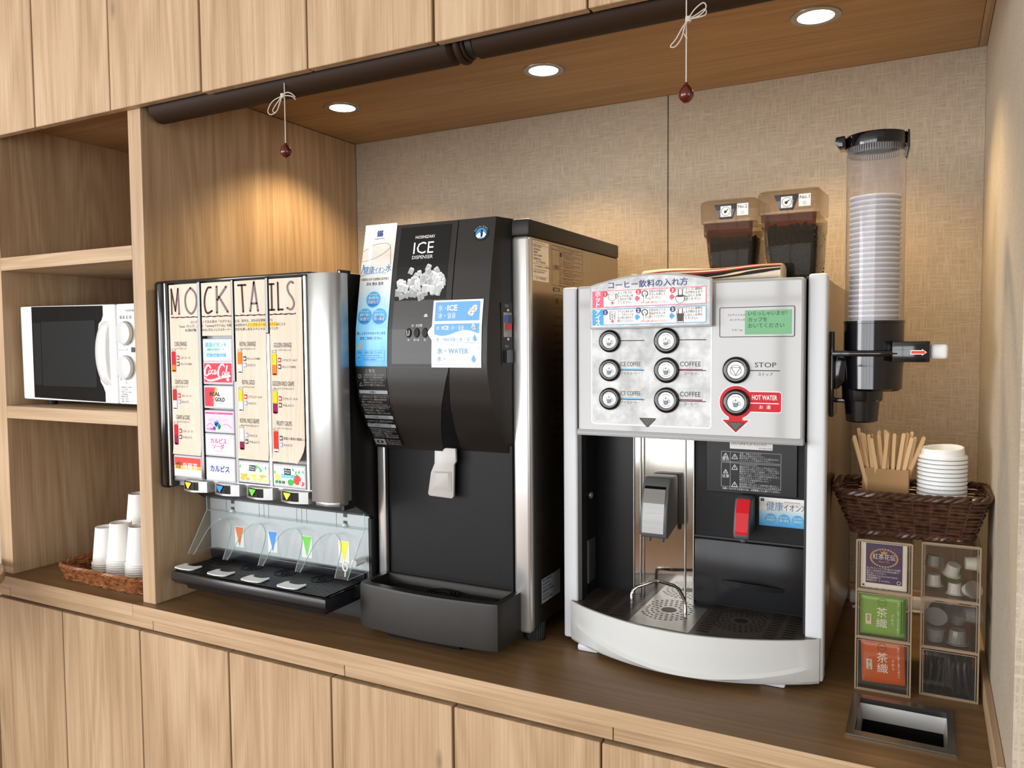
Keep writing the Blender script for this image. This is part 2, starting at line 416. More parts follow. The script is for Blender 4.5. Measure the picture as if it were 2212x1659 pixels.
struct(MB().box(0.1605, 2.7, -0.07, 0.05, 0, 2.62), 'wall_return', 'wall_plain', angle=0)
w = MB(); w.box(-4.3, -4.2, -4.2, 0.8, 0, 0.62); w.box(-4.3, -4.2, -4.2, 0.8, 2.38, 2.62); w.box(-4.3, -4.2, -4.2, -4.06, 0.62, 2.38); w.box(-4.3, -4.2, -2.14, 0.8, 0.62, 2.38)
struct(w, 'wall_left', 'wall_plain', angle=0)
# wall behind the viewer, with the long window
w = MB(); w.box(-4.2, 2.6, -4.3, -4.2, 0, 0.48); w.box(-4.2, 2.6, -4.3, -4.2, 2.42, 2.62); w.box(-4.2, -4.02, -4.3, -4.2, 0.48, 2.42); w.box(0.22, 2.6, -4.3, -4.2, 0.48, 2.42)
struct(w, 'wall_front', 'wall_plain', angle=0)
w = MB(); w.box(2.6, 2.7, -4.2, -0.07, 0, 0.62); w.box(2.6, 2.7, -4.2, -0.07, 2.38, 2.62); w.box(2.6, 2.7, -4.2, -3.62, 0.62, 2.38); w.box(2.6, 2.7, -0.98, -0.07, 0.62, 2.38)
struct(w, 'wall_side', 'wall_plain', angle=0)
plain('window_frame', (120, 112, 102), 0.5)
fr = MB()
for x0, x1, z0, z1 in ((-4.02, 0.22, 0.44, 0.48), (-4.02, 0.22, 2.42, 2.46), (-4.06, -4.02, 0.44, 2.46), (0.22, 0.26, 0.44, 2.46)): fr.box(x0, x1, -4.21, -4.1, z0, z1)
win = struct(fr, 'window_1', 'window_frame', angle=0)
for x in (-3.0, -1.95, -0.9): MB().box(x - 0.03, x + 0.03, -4.14, -4.08, 0.48, 2.42).build('mullion', 'window_frame', win, angle=0)
MB().box(-4.02, 0.22, -4.13, -4.09, 1.72, 1.76).build('rail', 'window_frame', win, angle=0)
# ---------------------------------------------------------------- built-in joinery
lower_x = [-2.19, -1.901, -1.611, -1.324, -1.04, -0.755, -0.467, -0.18, 0.098]
upper_x = [-2.225, -1.935, -1.652, -1.359, -1.067, -0.778, -0.487, -0.197, 0.098]
def cabinet(name, xs, zb0, zb1, zd0, zd1, yb, label, cat, big_gap):
    t = thing(name, ((xs[0] + xs[-1]) / 2, 0.3, zb0), label, cat)
    x0, x1 = xs[0] + 0.001, xs[-1] - 0.001; bd_ = MB(); bd_.box(x0, x0 + 0.018, yb, 0.78, zb0, zb1); bd_.box(x1 - 0.018, x1, yb, 0.78, zb0, zb1); bd_.box(x0 + 0.018, x1 - 0.018, 0.76, 0.78, zb0, zb1); bd_.box(x0 + 0.018, x1 - 0.018, yb, 0.76, zb0, zb0 + 0.018)
    if zb0 > 1 or x0 < -0.19: bd_.box(x0 + 0.018, x1 - 0.018, yb, 0.76, zb1 - 0.018, zb1)
    bd_.build('body', 'oak_vertical', t, angle=0, recalc=False)
    for i in range(len(xs) - 1):
        g0 = big_gap if i == 0 else 0.0019; g1 = big_gap if i == len(xs) - 2 else 0.0019
        d = MB().box(xs[i] + g0, xs[i + 1] - g1, 0.0, 0.019, zd0, zd1, 0.0012, 1).build('door', 'oak_vertical', t, angle=30)
    return t
cabinet('upper_cabinet', upper_x[0:2], 2.095, 2.615, 1.985, 2.6, 0.0215, 'leftmost oak wall cabinet door, at the left edge above the shelves', 'cabinet', 0.003)
cabinet('upper_cabinet', upper_x[1:4], 2.095, 2.615, 1.985, 2.6, 0.0215, 'double-door oak wall cabinet above the open shelves with the microwave', 'cabinet', 0.003)
cabinet('upper_cabinet', upper_x[3:6], 2.095, 2.615, 1.981, 2.6, 0.0215, 'double-door oak wall cabinet above the left blind tube', 'cabinet', 0.003)
cabinet('upper_cabinet', upper_x[5:8], 2.095, 2.615, 1.979, 2.6, 0.0215, 'double-door oak wall cabinet above the middle ceiling lamp and coffee machine', 'cabinet', 0.003)
cabinet('upper_cabinet', upper_x[7:9], 2.095, 2.615, 1.979, 2.6, 0.0215, 'single-door oak wall cabinet beside the right wall', 'cabinet', 0.003)
cabinet('base_cabinet', lower_x[0:2], 0.08, 0.79, 0.1, 0.79, 0.0215, 'leftmost single oak base cabinet door under the wicker cup basket', 'cabinet', 0.002)
cabinet('base_cabinet', lower_x[1:4], 0.08, 0.79, 0.1, 0.79, 0.0215, 'double-door oak base cabinet under the shelf partition', 'cabinet', 0.002)
cabinet('base_cabinet', lower_x[3:6], 0.08, 0.79, 0.1, 0.79, 0.0215, 'double-door oak base cabinet under the menu-card drink dispenser and ice machine', 'cabinet', 0.003)
cabinet('base_cabinet', lower_x[5:8], 0.08, 0.79, 0.1, 0.79, 0.0215, 'double-door oak base cabinet under the coffee machine', 'cabinet', 0.003)
cabinet('base_cabinet', lower_x[7:9], 0.08, 0.79, 0.1, 0.79, 0.0215, 'single-door oak base cabinet under the steel waste chute', 'cabinet', 0.003)
MB().box(-2.19, 0.098, 0.05, 0.78, 0.0, 0.08).build('trim_1', 'charcoal_dark', None, angle=0)['kind'] = 'structure'
# rail with finger groove between doors and worktop
t = thing('cabinet_rail', (-1.0, 0.0, 0.795), 'narrow oak rail between the worktop edge and the base cabinet doors', 'rail')
for a, b in ((-2.19, -2.126), (-2.124, -1.5688), (-1.5672, -1.0088), (-1.0072, -0.448), (-0.4464, 0.098)):
    MB().box(a, b, 0.004, 0.03, 0.797, 0.8205, 0.0008, 1).build('board', 'oak_along', t, angle=0)
# worktop: two boards, the right one pierced for the chute
t = thing('worktop', (-1.0, 0.0, 0.85), 'long brown oak worktop carrying the drink machines', 'worktop')
MB().box(-2.19, -1.6327, 0.0012, 0.783, 0.8212, 0.85).build('board', 'oak_counter_shaded', t, angle=0)
HX0, HX1, HY0, HY1 = -0.092, 0.038, 0.098, 0.226
b = MB(); b.box(-1.6317, HX0, 0.0012, 0.783, 0.8212, 0.85); b.box(HX1, 0.1, 0.0012, 0.783, 0.8212, 0.85); b.box(HX0, HX1, 0.0012, HY0, 0.8212, 0.85); b.box(HX0, HX1, HY1, 0.783, 0.8212, 0.85)
b.build('board', 'oak_counter_shaded', t, angle=0, recalc=False)
MB().box(-2.19, -1.6327, 0.0, 0.0012, 0.8212, 0.85).build('edge_band', 'oak_along', t, angle=0)
MB().box(-1.6317, 0.1, 0.0, 0.0012, 0.8212, 0.85).build('edge_band', 'oak_along', t, angle=0)
struct(MB().box(0.0895, 0.0998, 0.0, 0.783, 0.8502, 0.888, 0.001, 1), 'baseboard_right', 'oak_deep', angle=0)
struct(MB().box(-1.579, 0.0893, 0.77, 0.7828, 0.8502, 0.888, 0.001, 1), 'baseboard_back', 'oak_along', angle=0)
# open shelves at the left
t = thing('shelf_unit', (-1.86, 0.4, 0.85), 'open oak shelves at the left holding the microwave and paper cups', 'shelves')
MB().box(-2.19, -2.137, 0.021, 0.783, 0.8502, 2.03).build('side_panel', 'oak_vertical', t, angle=0)
MB().box(-1.622, -1.579, 0.021, 0.783, 0.8502, 2.068, 0.0008, 1).build('partition', 'oak_vertical', t, angle=0)
MB().box(-2.137, -1.622, 0.021, 0.765, 1.649, 1.682, 0.0006, 1).build('shelf', 'oak_along', t, angle=0)
MB().box(-2.137, -1.622, 0.021, 0.765, 1.265, 1.297, 0.0006, 1).build('shelf', 'oak_along', t, angle=0)
MB().box(-2.137, -1.622, 0.765, 0.783, 0.8502, 2.03).build('back_panel', 'oak_vertical', t, angle=0)
MB().box(-2.19, -1.622, 0.021, 0.783, 2.03, 2.05).build('top_panel', 'oak_soffit', t, angle=0)
t = thing('soffit', (-0.75, 0.4, 2.069), 'oak ceiling panel of the niche with three recessed lamps', 'panel')
MB().box(-1.579, 0.0835, 0.0215, 0.783, 2.069, 2.09).build('board', 'oak_soffit', t, angle=0)
MB().box(0.0845, 0.0988, 0.0215, 0.783, 2.0685, 2.09).build('edge_strip', 'oak_deep', t, angle=0)
# ---------------------------------------------------------------- recessed lamps
m, n, l, bsdf = new_mat('lamp_glow'); bsdf.inputs['Base Color'].default_value = (1, 0.95, 0.85, 1)
bsdf.inputs['Emission Color'].default_value = (1.0, 0.86, 0.62, 1); bsdf.inputs['Emission Strength'].default_value = 14.0; MATS['lamp_glow'] = m
for (x, yy, lab) in ((-1.364, 0.462, 'recessed ceiling lamp nearest the left partition'), (-0.783, 0.462, 'recessed ceiling lamp in the middle, above the ice machine'), (-0.2, 0.445, 'recessed ceiling lamp nearest the right wall')):
    t = thing('downlight', (x, yy, 2.069), lab, 'lamp', 'round recessed lamps in the niche ceiling')
    MB().lathe([(0.0335, 0.0), (0.0335, -0.0025), (0.0455, -0.0025), (0.0465, -0.0005), (0.0465, 0.0)], (x, yy, 2.069), 40).build('trim_ring', 'silver_paint', t)
    MB().lathe([(0.0335, -0.0008), (0.02, -0.0012), (1e-6, -0.0014)], (x, yy, 2.069), 40).build('lens', 'lamp_glow', t)
    s = bpy.data.lights.new('downlight_beam', 'SPOT'); s.energy = 25.0; s.color = (1.0, 0.75, 0.44); s.spot_size = math.radians(120); s.spot_blend = 0.6; s.shadow_soft_size = 0.028
    so = bpy.data.objects.new('downlight_beam', s); COL.objects.link(so); so.parent = t; so.location = (0, 0, -0.006)
# ---------------------------------------------------------------- roller blinds and pull cords
t = thing('roller_blind', (-1.16, 0.058, 2.02), 'left dark brown roller blind tube tucked behind the wall cabinet doors', 'blind', 'roller blind tubes under the wall cabinets')
def xcyl(x0, x1, y, z, r, bev=0.004, n=28):
    M = Matrix.Rotation(PI / 2, 3, 'Y')
    return MB().lathe([(1e-6, 0), (r - bev, 0), (r, bev), (r, x1 - x0 - bev), (r - bev, x1 - x0), (1e-6, x1 - x0)], (x0, y, z), n, M)
xcyl(-1.574, -0.757, 0.060, 1.991, 0.034, 0.015).build('tube', 'brown_tube', t)
c = xcyl(-0.757, -0.745, 0.060, 1.991, 0.0365, 0.003).build('end_collar', 'brown_tube', t)
t = thing('roller_blind', (-0.3, 0.058, 2.02), 'right dark brown roller blind tube tucked behind the wall cabinet doors', 'blind', 'roller blind tubes under the wall cabinets')
xcyl(-0.7445, -0.738, 0.060, 1.991, 0.0315, 0.002).build('end_collar', 'brown_tube', t)
xcyl(-0.738, -0.722, 0.060, 1.991, 0.027, 0.002).build('coupling', 'rubber', t)
xcyl(-0.722, 0.08, 0.060, 1.991, 0.0315, 0.004).build('tube', 'brown_tube', t)
def pull_cord(x, y, ztop, zb1, zb0, knot, loops, label):
    t = thing('pull_cord', (x, y, zb0), label, 'cord', 'blind cords with wooden beads')
    MB().tube([(x, y, ztop), (x, y, zb1)], 0.0011, 8).build('string', 'cord_white', t)
    h = zb1 - zb0; prof = []
    for i in range(17):
        a = i / 16; r = 0.0118 * (math.sin(PI * a ** 0.72) ** 0.8) if 0 < a < 1 else 1e-6
        prof.append((max(r, 1e-6) if i not in (0, 16) else 0.0035, h * a))
    prof = [(1e-6, 0.001)] + prof
    MB().lathe(prof, (x, y, zb0), 24).build('bead', 'bead_wood', t)
    k = MB(); kx, kz = knot
    for q in range(5): k.tube([(kx + 0.004 * math.cos(a), y - 0.002 - 0.003 * math.sin(a), kz - 0.003 + 0.0017 * q) for a in [2 * PI * j / 10 for j in range(10)]], 0.001, 6, closed=True)
    k.build('knot', 'cord_white', t)
    b = MB()
    for lp in loops: b.tube(bez([(p[0], y - 0.003 + p[2], p[1]) for p in lp], 8), 0.001, 6)
    b.build('bow', 'cord_white', t)
K = 1.008
pull_cord(-1.155, 0.03, 2.05, 1.857, 1.829, (-1.1585, 1.951), [
    [(-1.1585, 1.951, 0), (-1.181, 1.942, -.004), (-1.196, 1.926, -.002), (-1.190, 1.918, 0), (-1.176, 1.924, .002), (-1.166, 1.94, .001), (-1.1585, 1.951, 0)],
    [(-1.1585, 1.951, 0), (-1.178, 1.938, .003), (-1.1875, 1.927, .003), (-1.18, 1.921, .003), (-1.171, 1.933, .004), (-1.1585, 1.951, 0)],
    [(-1.1585, 1.951, 0), (-1.145, 1.955, -.002), (-1.132, 1.951, -.003), (-1.121, 1.942, -.003)],
    [(-1.1585, 1.951, 0), (-1.145, 1.950, .002), (-1.133, 1.946, .002), (-1.125, 1.939, .002)]],
    'left blind cord with a bow and egg-shaped dark wooden bead')
pull_cord(-0.336, 0.03, 2.05, 1.848, 1.8175, (-0.3325, 1.9415), [
    [(-0.3325, 1.9415, 0), (-0.322, 1.953, -.003), (-0.309, 1.960, -.004), (-0.3045, 1.955, -.002), (-0.309, 1.948, 0), (-0.32, 1.943, .001), (-0.3325, 1.9415, 0)],
    [(-0.3325, 1.9415, 0), (-0.319, 1.948, .003), (-0.3075, 1.953, .003), (-0.308, 1.944, .003), (-0.3325, 1.9415, 0)],
    [(-0.3325, 1.9415, 0), (-0.341, 1.93, -.002), (-0.35, 1.915, -.003), (-0.359, 1.905, -.003), (-0.352, 1.904, -.001), (-0.343, 1.915, 0), (-0.338, 1.93, 0), (-0.3325, 1.9415, 0)],
    [(-0.3325, 1.9415, 0), (-0.3405, 1.927, .002), (-0.3365, 1.917, .002), (-0.334, 1.914, .001)]],
    'right blind cord with a bow and egg-shaped dark wooden bead')
# wooden round table edge at the far left
t = thing('round_table', (-2.215, -0.30, 0.0), 'rounded wooden table top edge at the far left, before the cabinets', 'table')
TC = (-2.215, -0.30)
MB().lathe([(1e-6, 0.866), (0.296, 0.866), (0.3, 0.870), (0.3, 0.886), (0.297, 0.889), (1e-6, 0.889)], (TC[0], TC[1], 0.0), 64).build('top', 'oak_along', t)
MB().lathe([(0.025, 0.02), (0.025, 0.866)], (TC[0], TC[1], 0.0), 20).build('stem', 'oak_vertical', t)
MB().lathe([(1e-6, 0.0), (0.15, 0.0), (0.15, 0.012), (0.03, 0.03), (1e-6, 0.03)], (TC[0], TC[1], 0.0), 40).build('base', 'charcoal_dark', t)
# ---------------------------------------------------------------- drink dispenser with the menu cards
SD = thing('drink_dispenser', (-1.31, 0.3, 0.85), 'four-valve drink dispenser with wood-print menu cards and glowing brand labels', 'drink dispenser')
wood('card_print', 'Z', (204, 189, 168), (215, 203, 185), (223, 213, 198), rough=0.55, k=1.6)
plain('card_panel', (236, 229, 216), 0.5); plain('card_brown', (74, 42, 48), 0.6); plain('card_mauve', (132, 112, 116), 0.6); plain('card_border', (206, 180, 148), 0.6)
plain('coke_red', (196, 20, 40), 0.45); plain('orange', (236, 124, 32), 0.5); plain('yellow', (244, 204, 18), 0.5); plain('wine', (140, 18, 74), 0.5); plain('card_white', (246, 244, 242), 0.5); plain('juice_red', (214, 48, 34), 0.5); plain('highlight', (250, 190, 70), 0.6)
for q in ('card_panel', 'card_brown', 'card_mauve', 'card_border', 'coke_red', 'orange', 'yellow', 'wine', 'card_white', 'juice_red', 'highlight', 'ink', 'ink_grey', 'paper_white'): MATS[q].node_tree.nodes['Principled BSDF'].inputs['Specular IOR Level'].default_value = 0.1
MATS['card_print'].node_tree.nodes['Principled BSDF'].inputs['Specular IOR Level'].default_value = 0.1
pedestal = MB().box(-1.548, -1.062, 0.165, 0.55, 0.8502, 1.075).build('pedestal', 'black_matte', SD, angle=0)
MB().prism([(0.075, 1.128), (0.17, 1.072), (0.6, 1.072), (0.6, 1.597), (0.075, 1.597)], -1.570, -1.0535, 'X', 0.004).build('cabinet', 'black_matte', SD)
MB().box(-1.5735, -1.545, 0.036, 0.08, 1.122, 1.5985, 0.009, 3).build('side_frame', 'black_gloss', SD)
MB().box(-1.5440, -1.5385, 0.040, 0.075, 1.128, 1.594, 0.002).build('side_rib', 'column_chrome', SD)
MB().box(-1.5370, -1.533, 0.042, 0.075, 1.128, 1.594, 0.0015).build('side_rib', 'black_gloss', SD)
MB().box(-1.546, -1.108, 0.040, 0.078, 1.5905, 1.5985, 0.003).build('top_rail', 'black_gloss', SD)
MB().box(-1.546, -1.056, 0.060, 0.078, 1.128, 1.592).build('light_box', 'machine_grey', SD, angle=0)
MB().box(-1.0600, -1.0525, 0.066, 0.10, 1.11, 1.6015, 0.001).build('hinge_strip', 'black_matte', SD, angle=0)
MB().box(-1.0545, -1.0525, 0.0655, 0.069, 1.13, 1.598).build('hinge_edge', 'column_chrome', SD, angle=0)
# silver end column, rounded
pts = [(-1.108, 0.074), (-1.108, 0.034)] + [(-1.1035 + 0.0045 * math.cos(a), 0.0345 + 0.0045 * math.sin(a)) for a in (PI, 1.25 * PI, 1.5 * PI)] + [(-1.0835, 0.0288), (-1.07, 0.0290)] + [(-1.068 + 0.0285 * math.cos(a), 0.0575 + 0.0285 * math.sin(a)) for a in [-PI / 2 + PI / 2 * i / 8 for i in range(1, 9)]] + [(-1.0395, 0.074)]
c = MB(); c.prism(pts, 1.132, 1.5935, 'Z', 0.004, 2)
c.build('end_column', 'silver_paint', SD, angle=40)
c = MB(); c.grid(lambda u, v: (0, 0, 0), 1, 1); c = MB().prism([(-1.106, 0.07), (-1.104, 0.038), (-1.07, 0.034), (-1.048, 0.045), (-1.043, 0.07)], 1.122, 1.133, 'Z', 0.003).build('column_foot', 'silver_paint', SD)
# columns
CX = [(-1.531, -1.440), (-1.4265, -1.3355), (-1.3250, -1.2355), (-1.2245, -1.1345)]
CM = [planeY(0.0445)] * 4
def col_div(x0, x1, z0, z1): MB().box(x0, x1, 0.0425, 0.062, z0, z1, 0.0012, 1).build('divider', 'black_gloss', SD)
col_div(-1.4385, -1.4285, 1.150, 1.592); col_div(-1.3340, -1.3268, 1.372, 1.592); col_div(-1.2342, -1.2262, 1.475, 1.592)
MB().box(-1.3340, -1.3268, 0.046, 0.062, 1.150, 1.372).build('divider', 'machine_grey', SD, angle=0)
MB().box(-1.2342, -1.2262, 0.044, 0.062, 1.150, 1.475, 0.001, 1).build('divider', 'column_chrome', SD, angle=0)
MB().box(-1.1305, -1.1235, 0.044, 0.062, 1.150, 1.592, 0.001, 1).build('divider', 'column_chrome', SD, angle=0)
MB().box(-1.1215, -1.1085, 0.050, 0.062, 1.135, 1.592, 0.001, 1).build('divider', 'silver_paint', SD, angle=0)
zc_bottom = [1.203, 1.4720, 1.2050, 1.2050]
cards = []
for i, (a, b) in enumerate(CX):
    m_ = MB(); zb = zc_bottom[i]
    curl = 0.002 if i != 1 else 0.0
    def fn(u, v, a=a, b=b, zb=zb, curl=curl, i=i):
        z = zb + (1.5885 - zb) * v; x = a + (b - a) * u
        y = 0.0445 - (curl * max(0, 1 - v * 14) ** 2)
        if i == 3: y -= 0.012 * max(0, (u - 0.55) / 0.45) ** 2 * max(0, 1 - v * 8) ** 2; x -= 0.010 * max(0, (u - 0.4) / 0.6) ** 2 * max(0, 1 - v * 9) ** 2
        return (x, y, z)
    m_.grid(fn, 10, 30)
    top = list(m_.v); k = len(top); m_.v += [(p[0], p[1] + 0.0007, p[2]) for p in top]; m_.f += [tuple(reversed([j + k for j in f])) for f in m_.f]; m_.mi = [0] * len(m_.f)
    cards.append(m_.build('menu_card', 'card_print', SD, angle=60, recalc=False))
W = 0.0009
M0 = planeY(0.0445)
# title, hand-lettered strokes
def letter(strokes, u, v, w, h, t, mat):
    par = cards[1 if u > -1.43 and u < -1.335 else (0 if u < -1.43 else (2 if u < -1.236 else 3))]
    for s in strokes:
        pts = [(u + p[0] * w, v + p[1] * h) for p in s]
        if len(pts) > 2: pts = bez(pts, 6)
        # split a stroke at the column dividers so each piece is printed on its own card
        stroke(pts, t, M0, mat, par, 'title', W)
        for q in (pts[0], pts[-1]): disc(q[0], q[1], t / 2, M0, mat, par, 'title', W, n=10)
LV, LH = 1.522, 0.057
letter([[(0, 0), (0, 1)], [(0, 1), (0.5, 0.12)], [(0.5, 0.12), (0.92, 1)]], -1.5225, LV, 0.024, LH, 0.0036, 'card_brown')
letter([[(0.92, 1), (1.0, 0)]], -1.5225, LV, 0.024, LH, 0.0046, 'card_mauve')
letter([[(0.5, 1), (0.12, 0.8), (0.0, 0.5), (0.12, 0.18), (0.5, 0), (0.86, 0.18), (1.0, 0.5), (0.88, 0.8), (0.5, 1)]], -1.478, LV, 0.0365, LH, 0.0046, 'card_mauve')
letter([[(0.95, 0.98), (0.5, 0.96), (0.12, 0.7), (0.0, 0.4), (0.15, 0.08), (0.5, 0.0), (1.0, 0.08)]], -1.4165, LV, 0.0225, LH, 0.0044, 'card_brown')
letter([[(0, 0), (0.02, 1)], [(0.9, 0.98), (0.08, 0.5)], [(0.22, 0.6), (1.0, 0.02)]], -1.3785, LV, 0.033, LH, 0.0052, 'card_mauve')
letter([[(0, 1), (1, 1)], [(0.5, 1), (0.62, 0)]], -1.3130, LV, 0.022, LH, 0.0042, 'card_brown')
letter([[(0, 0), (0.52, 1.02), (0.56, 1.02)], [(0.56, 1.02), (1.0, 0)], [(0.22, 0.28), (0.84, 0.28)]], -1.2790, LV + 0.001, 0.0225, LH, 0.0046, 'card_mauve')
letter([[(0.5, 1), (0.5, 0)], [(0.0, 1), (1, 1)], [(0.0, 0), (1, 0)]], -1.2235, LV + 0.002, 0.0135, LH * 0.94, 0.0040, 'card_brown')
letter([[(0, 1), (0.02, 0)], [(0.02, 0.02), (1.0, 0.02)]], -1.1990, LV + 0.001, 0.0125, LH, 0.0040, 'card_brown')
letter([[(0.95, 0.95), (0.6, 1.0), (0.12, 0.86), (0.25, 0.62), (0.85, 0.38), (1.0, 0.16), (0.6, 0.0), (0.02, 0.06)]], -1.1745, LV + 0.0015, 0.0185, LH, 0.0042, 'card_mauve')
for a, b, k in ((-1.525, -1.4405, 0), (-1.426, -1.3358, 1), (-1.3245, -1.2358, 2), (-1.224, -1.1515, 3)):
    n_ = 14; P_ = [(a + (b - a) * i / n_, 1.5145 + 0.0006 * math.sin(i * 1.7 + k)) for i in range(n_ + 1)]
    stroke(P_, 0.002, M0, 'card_brown', cards[k], 'title', W, ts=[0.0022 + 0.0008 * math.sin(i * 2.3) for i in range(n_ + 1)])
J = [(1.5005, ('ロンド', 'ンで大人気の「モクテル」', 'とは、似せる、まねるを意味', 'する')), (1.4915, ('"mock（モック）」', 'と「cocktail(カクテル)」を組', 'み合わせたノンアルコール', 'カクテルのこと☆')), (1.4825, ('お酒が飲', 'めない方も､ハンドルキーパー', 'の方も楽しめるスペシャル', 'ドリンク!'))]
ext = [(( -1.4615, -1.4410), (-1.425, -1.337), (-1.3240, -1.2365), (-1.2230, -1.2160)), ((-1.5000, -1.4420), (-1.4255, -1.3362), (-1.3240, -1.2365), (-1.2238, -1.1800)), ((-1.4805, -1.4440), (-1.4255, -1.3370), (-1.3245, -1.2370), (-1.2230, -1.2010))]
for j in range(3):
    for i in range(4):
        a, b = ext[j][i]; text(J[j][1][i], a, J[j][0], 0.0072, M0, 'ink', cards[i], 'intro_text', W, fit=b - a)
rect(-1.2885, 1.4895, -1.2362, 1.4985, M0, 'highlight', cards[2], 'highlighter', 0.0006); rect(-1.2240, 1.4895, -1.2030, 1.4985, M0, 'highlight', cards[3], 'highlighter', 0.0006)
# recipe fields
def recipe(k, u, z, title, sub, segs, items, tw):
    Pm = cards[k]
    text(title, u + 0.030, z, 0.0140, M0, 'ink_grey', Pm, 'recipe_text', W, 'C', fit=tw)
    text(sub, u + 0.031, z - 0.0075, 0.0050, M0, 'ink', Pm, 'recipe_text', W, 'C', fit=tw * 0.92)
    x0, x1 = u, u + 0.0125; zt = z - 0.0145; r = 0.0022
    zz = zt
    ring((x0 + x1) / 2, z - 0.0085, 0.0063, 0.0006, M0, 'ink_grey', Pm, 'recipe_glass', W, rv=0.0028)
    H = 0.0425
    for f, colr in segs:
        rect(x0, zz - H * f, x1, zz, M0, colr, Pm, 'recipe_glass', 0.0007); zz -= H * f
    disc((x0 + x1) / 2, zz, 0.00625, M0, segs[-1][1], Pm, 'recipe_glass', 0.0007, rv=0.0024)
    disc((x0 + x1) / 2, zt, 0.00625, M0, segs[0][1], Pm, 'recipe_glass', 0.00075, rv=0.0024)
    for xx in (x0, x1): rect(xx - 0.0002, zz, xx + 0.0002, z - 0.0085, M0, 'ink_grey', Pm, 'recipe_glass', W)
    for q, (colr, s_) in enumerate(items):
        zi = z - 0.0275 - q * 0.0138
        rect(u + 0.0165, zi - 0.004, u + 0.0245, zi + 0.006, M0, colr, Pm, 'recipe_icon', W); rect(u + 0.0178, zi - 0.0012, u + 0.0232, zi + 0.0028, M0, 'card_white', Pm, 'recipe_icon', 0.0011)
        text(s_, u + 0.0275, zi - 0.0015, 0.0062, M0, 'ink', Pm, 'recipe_text', W)
K_ = 'コカ･コーラ'; O_ = 'オレンジ100%'; C_ = 'カルピス'; G_ = 'リアルゴールド'; Y_ = 'やまぶどう'
plain('icon_dark', (70, 44, 40), 0.6); plain('icon_blue', (150, 170, 205), 0.6)
recipe(0, -1.527, 1.4500, 'COKE,ORANGE', 'コーク,オレンジ', [(0.66, 'coke_red'), (0.34, 'orange')], [('coke_red', K_), ('icon_dark', O_)], 0.040)
recipe(0, -1.527, 1.3640, 'CALPIS & COKE', 'カルピス & コーク,', [(0.55, 'coke_red'), (0.45, 'card_white')], [('coke_red', K_), ('icon_blue', C_)], 0.044)
recipe(0, -1.526, 1.2835, 'GRAPE & COKE', 'やまぶどう & コーク,', [(0.52, 'coke_red'), (0.48, 'wine')], [('coke_red', K_), ('icon_dark', Y_)], 0.044)
recipe(2, -1.3190, 1.4485, 'ROYAL ORANGE', 'ロイヤルオレンジ', [(0.58, 'orange'), (0.42, 'card_white')], [('icon_dark', O_), ('icon_blue', C_)], 0.047)
recipe(2, -1.3195, 1.3665, 'ROYAL GOLD', 'ロイヤルゴールド', [(0.53, 'yellow'), (0.47, 'card_white')], [('juice_red', G_), ('icon_blue', C_)], 0.036)
recipe(2, -1.3190, 1.2832, 'ROYAL WILD GRAPE', 'ロイヤルやまぶどう', [(0.62, 'card_white'), (0.38, 'wine')], [('icon_blue', C_), ('icon_dark', Y_)], 0.056)
recipe(3, -1.2195, 1.4455, 'GOLDEN ORANGE', 'ゴールデンオレンジ', [(0.52, 'yellow'), (0.48, 'orange')], [('juice_red', G_), ('icon_dark', O_)], 0.049)
recipe(3, -1.2200, 1.3650, 'GOLDEN WILD GRAPE', 'ゴールデンやまぶどう', [(0.53, 'yellow'), (0.47, 'wine')], [('juice_red', G_), ('icon_dark', Y_)], 0.060)
recipe(3, -1.2200, 1.2815, 'FRUITY CALPIS', 'フルーティカルピス', [(0.84, 'juice_red'), (0.16, 'card_white')], [('icon_dark', '野菜と果実の健康レシピ'), ('icon_blue', C_)], 0.042)
# glowing brand labels
def glow(name, rgb, e=0.75):
    return plain(name, rgb, 0.4, emit=e * 0.22, spec=0.2)
glow('glow_white', (236, 238, 246)); glow('glow_red', (208, 30, 56), 0.6); glow('glow_pink', (240, 190, 216)); glow('glow_green', (176, 218, 190)); glow('glow_mint', (206, 232, 226))
glow('glow_magenta', (232, 58, 130), 0.6); glow('glow_blue', (34, 62, 170), 0.55); glow('glow_sky', (70, 150, 220), 0.6); glow('glow_orange', (250, 172, 60), 0.7); glow('glow_redor', (222, 66, 50), 0.6)
glow('glow_leaf', (66, 170, 76), 0.6); glow('glow_yellow', (250, 214, 90)); glow('glow_black', (22, 24, 40), 0.1); glow('glow_teal', (40, 176, 190), 0.6); glow('glow_cream', (246, 236, 210)); glow('glow_lilac', (176, 170, 220)); glow('glow_silver', (214, 220, 214), .6)
plain('label_frame', (190, 190, 194), 0.35, spec=0.25)
labels = []
def blabel(col, z1, z0, bg):
    a, b = CX[col]; a += 0.003; b -= 0.0035
    f = MB().box(a - 0.0035, b + 0.0035, 0.0445, 0.061, z0 - 0.0045, z1 + 0.0045, 0.0012, 1).build('brand_label', 'label_frame', SD)
    M = planeY(0.0445); rect(a, z0, b, z1, M, bg, f, 'backlit_print', 0.0003); return f, M, a, b
def fstar(f, M, u, v): disc(u, v, 0.0042, M, 'glow_white', f, 'backlit_print', 0.0008, n=16)
f, M, a, b = blabel(1, 1.4612, 1.4195, 'glow_mint')
rect(a + 0.003, 1.4225, a + 0.05, 1.459, M, 'glow_green', f, 'backlit_print', 0.0005); text('健康イオン水', a + 0.006, 1.448, 0.0115, M, 'glow_sky', f, 'brand_text', 0.0008, fit=0.066); text('健康なお水をどうぞ', a + 0.012, 1.440, 0.005, M, 'glow_blue', f, 'brand_text', 0.0008, fit=0.052)
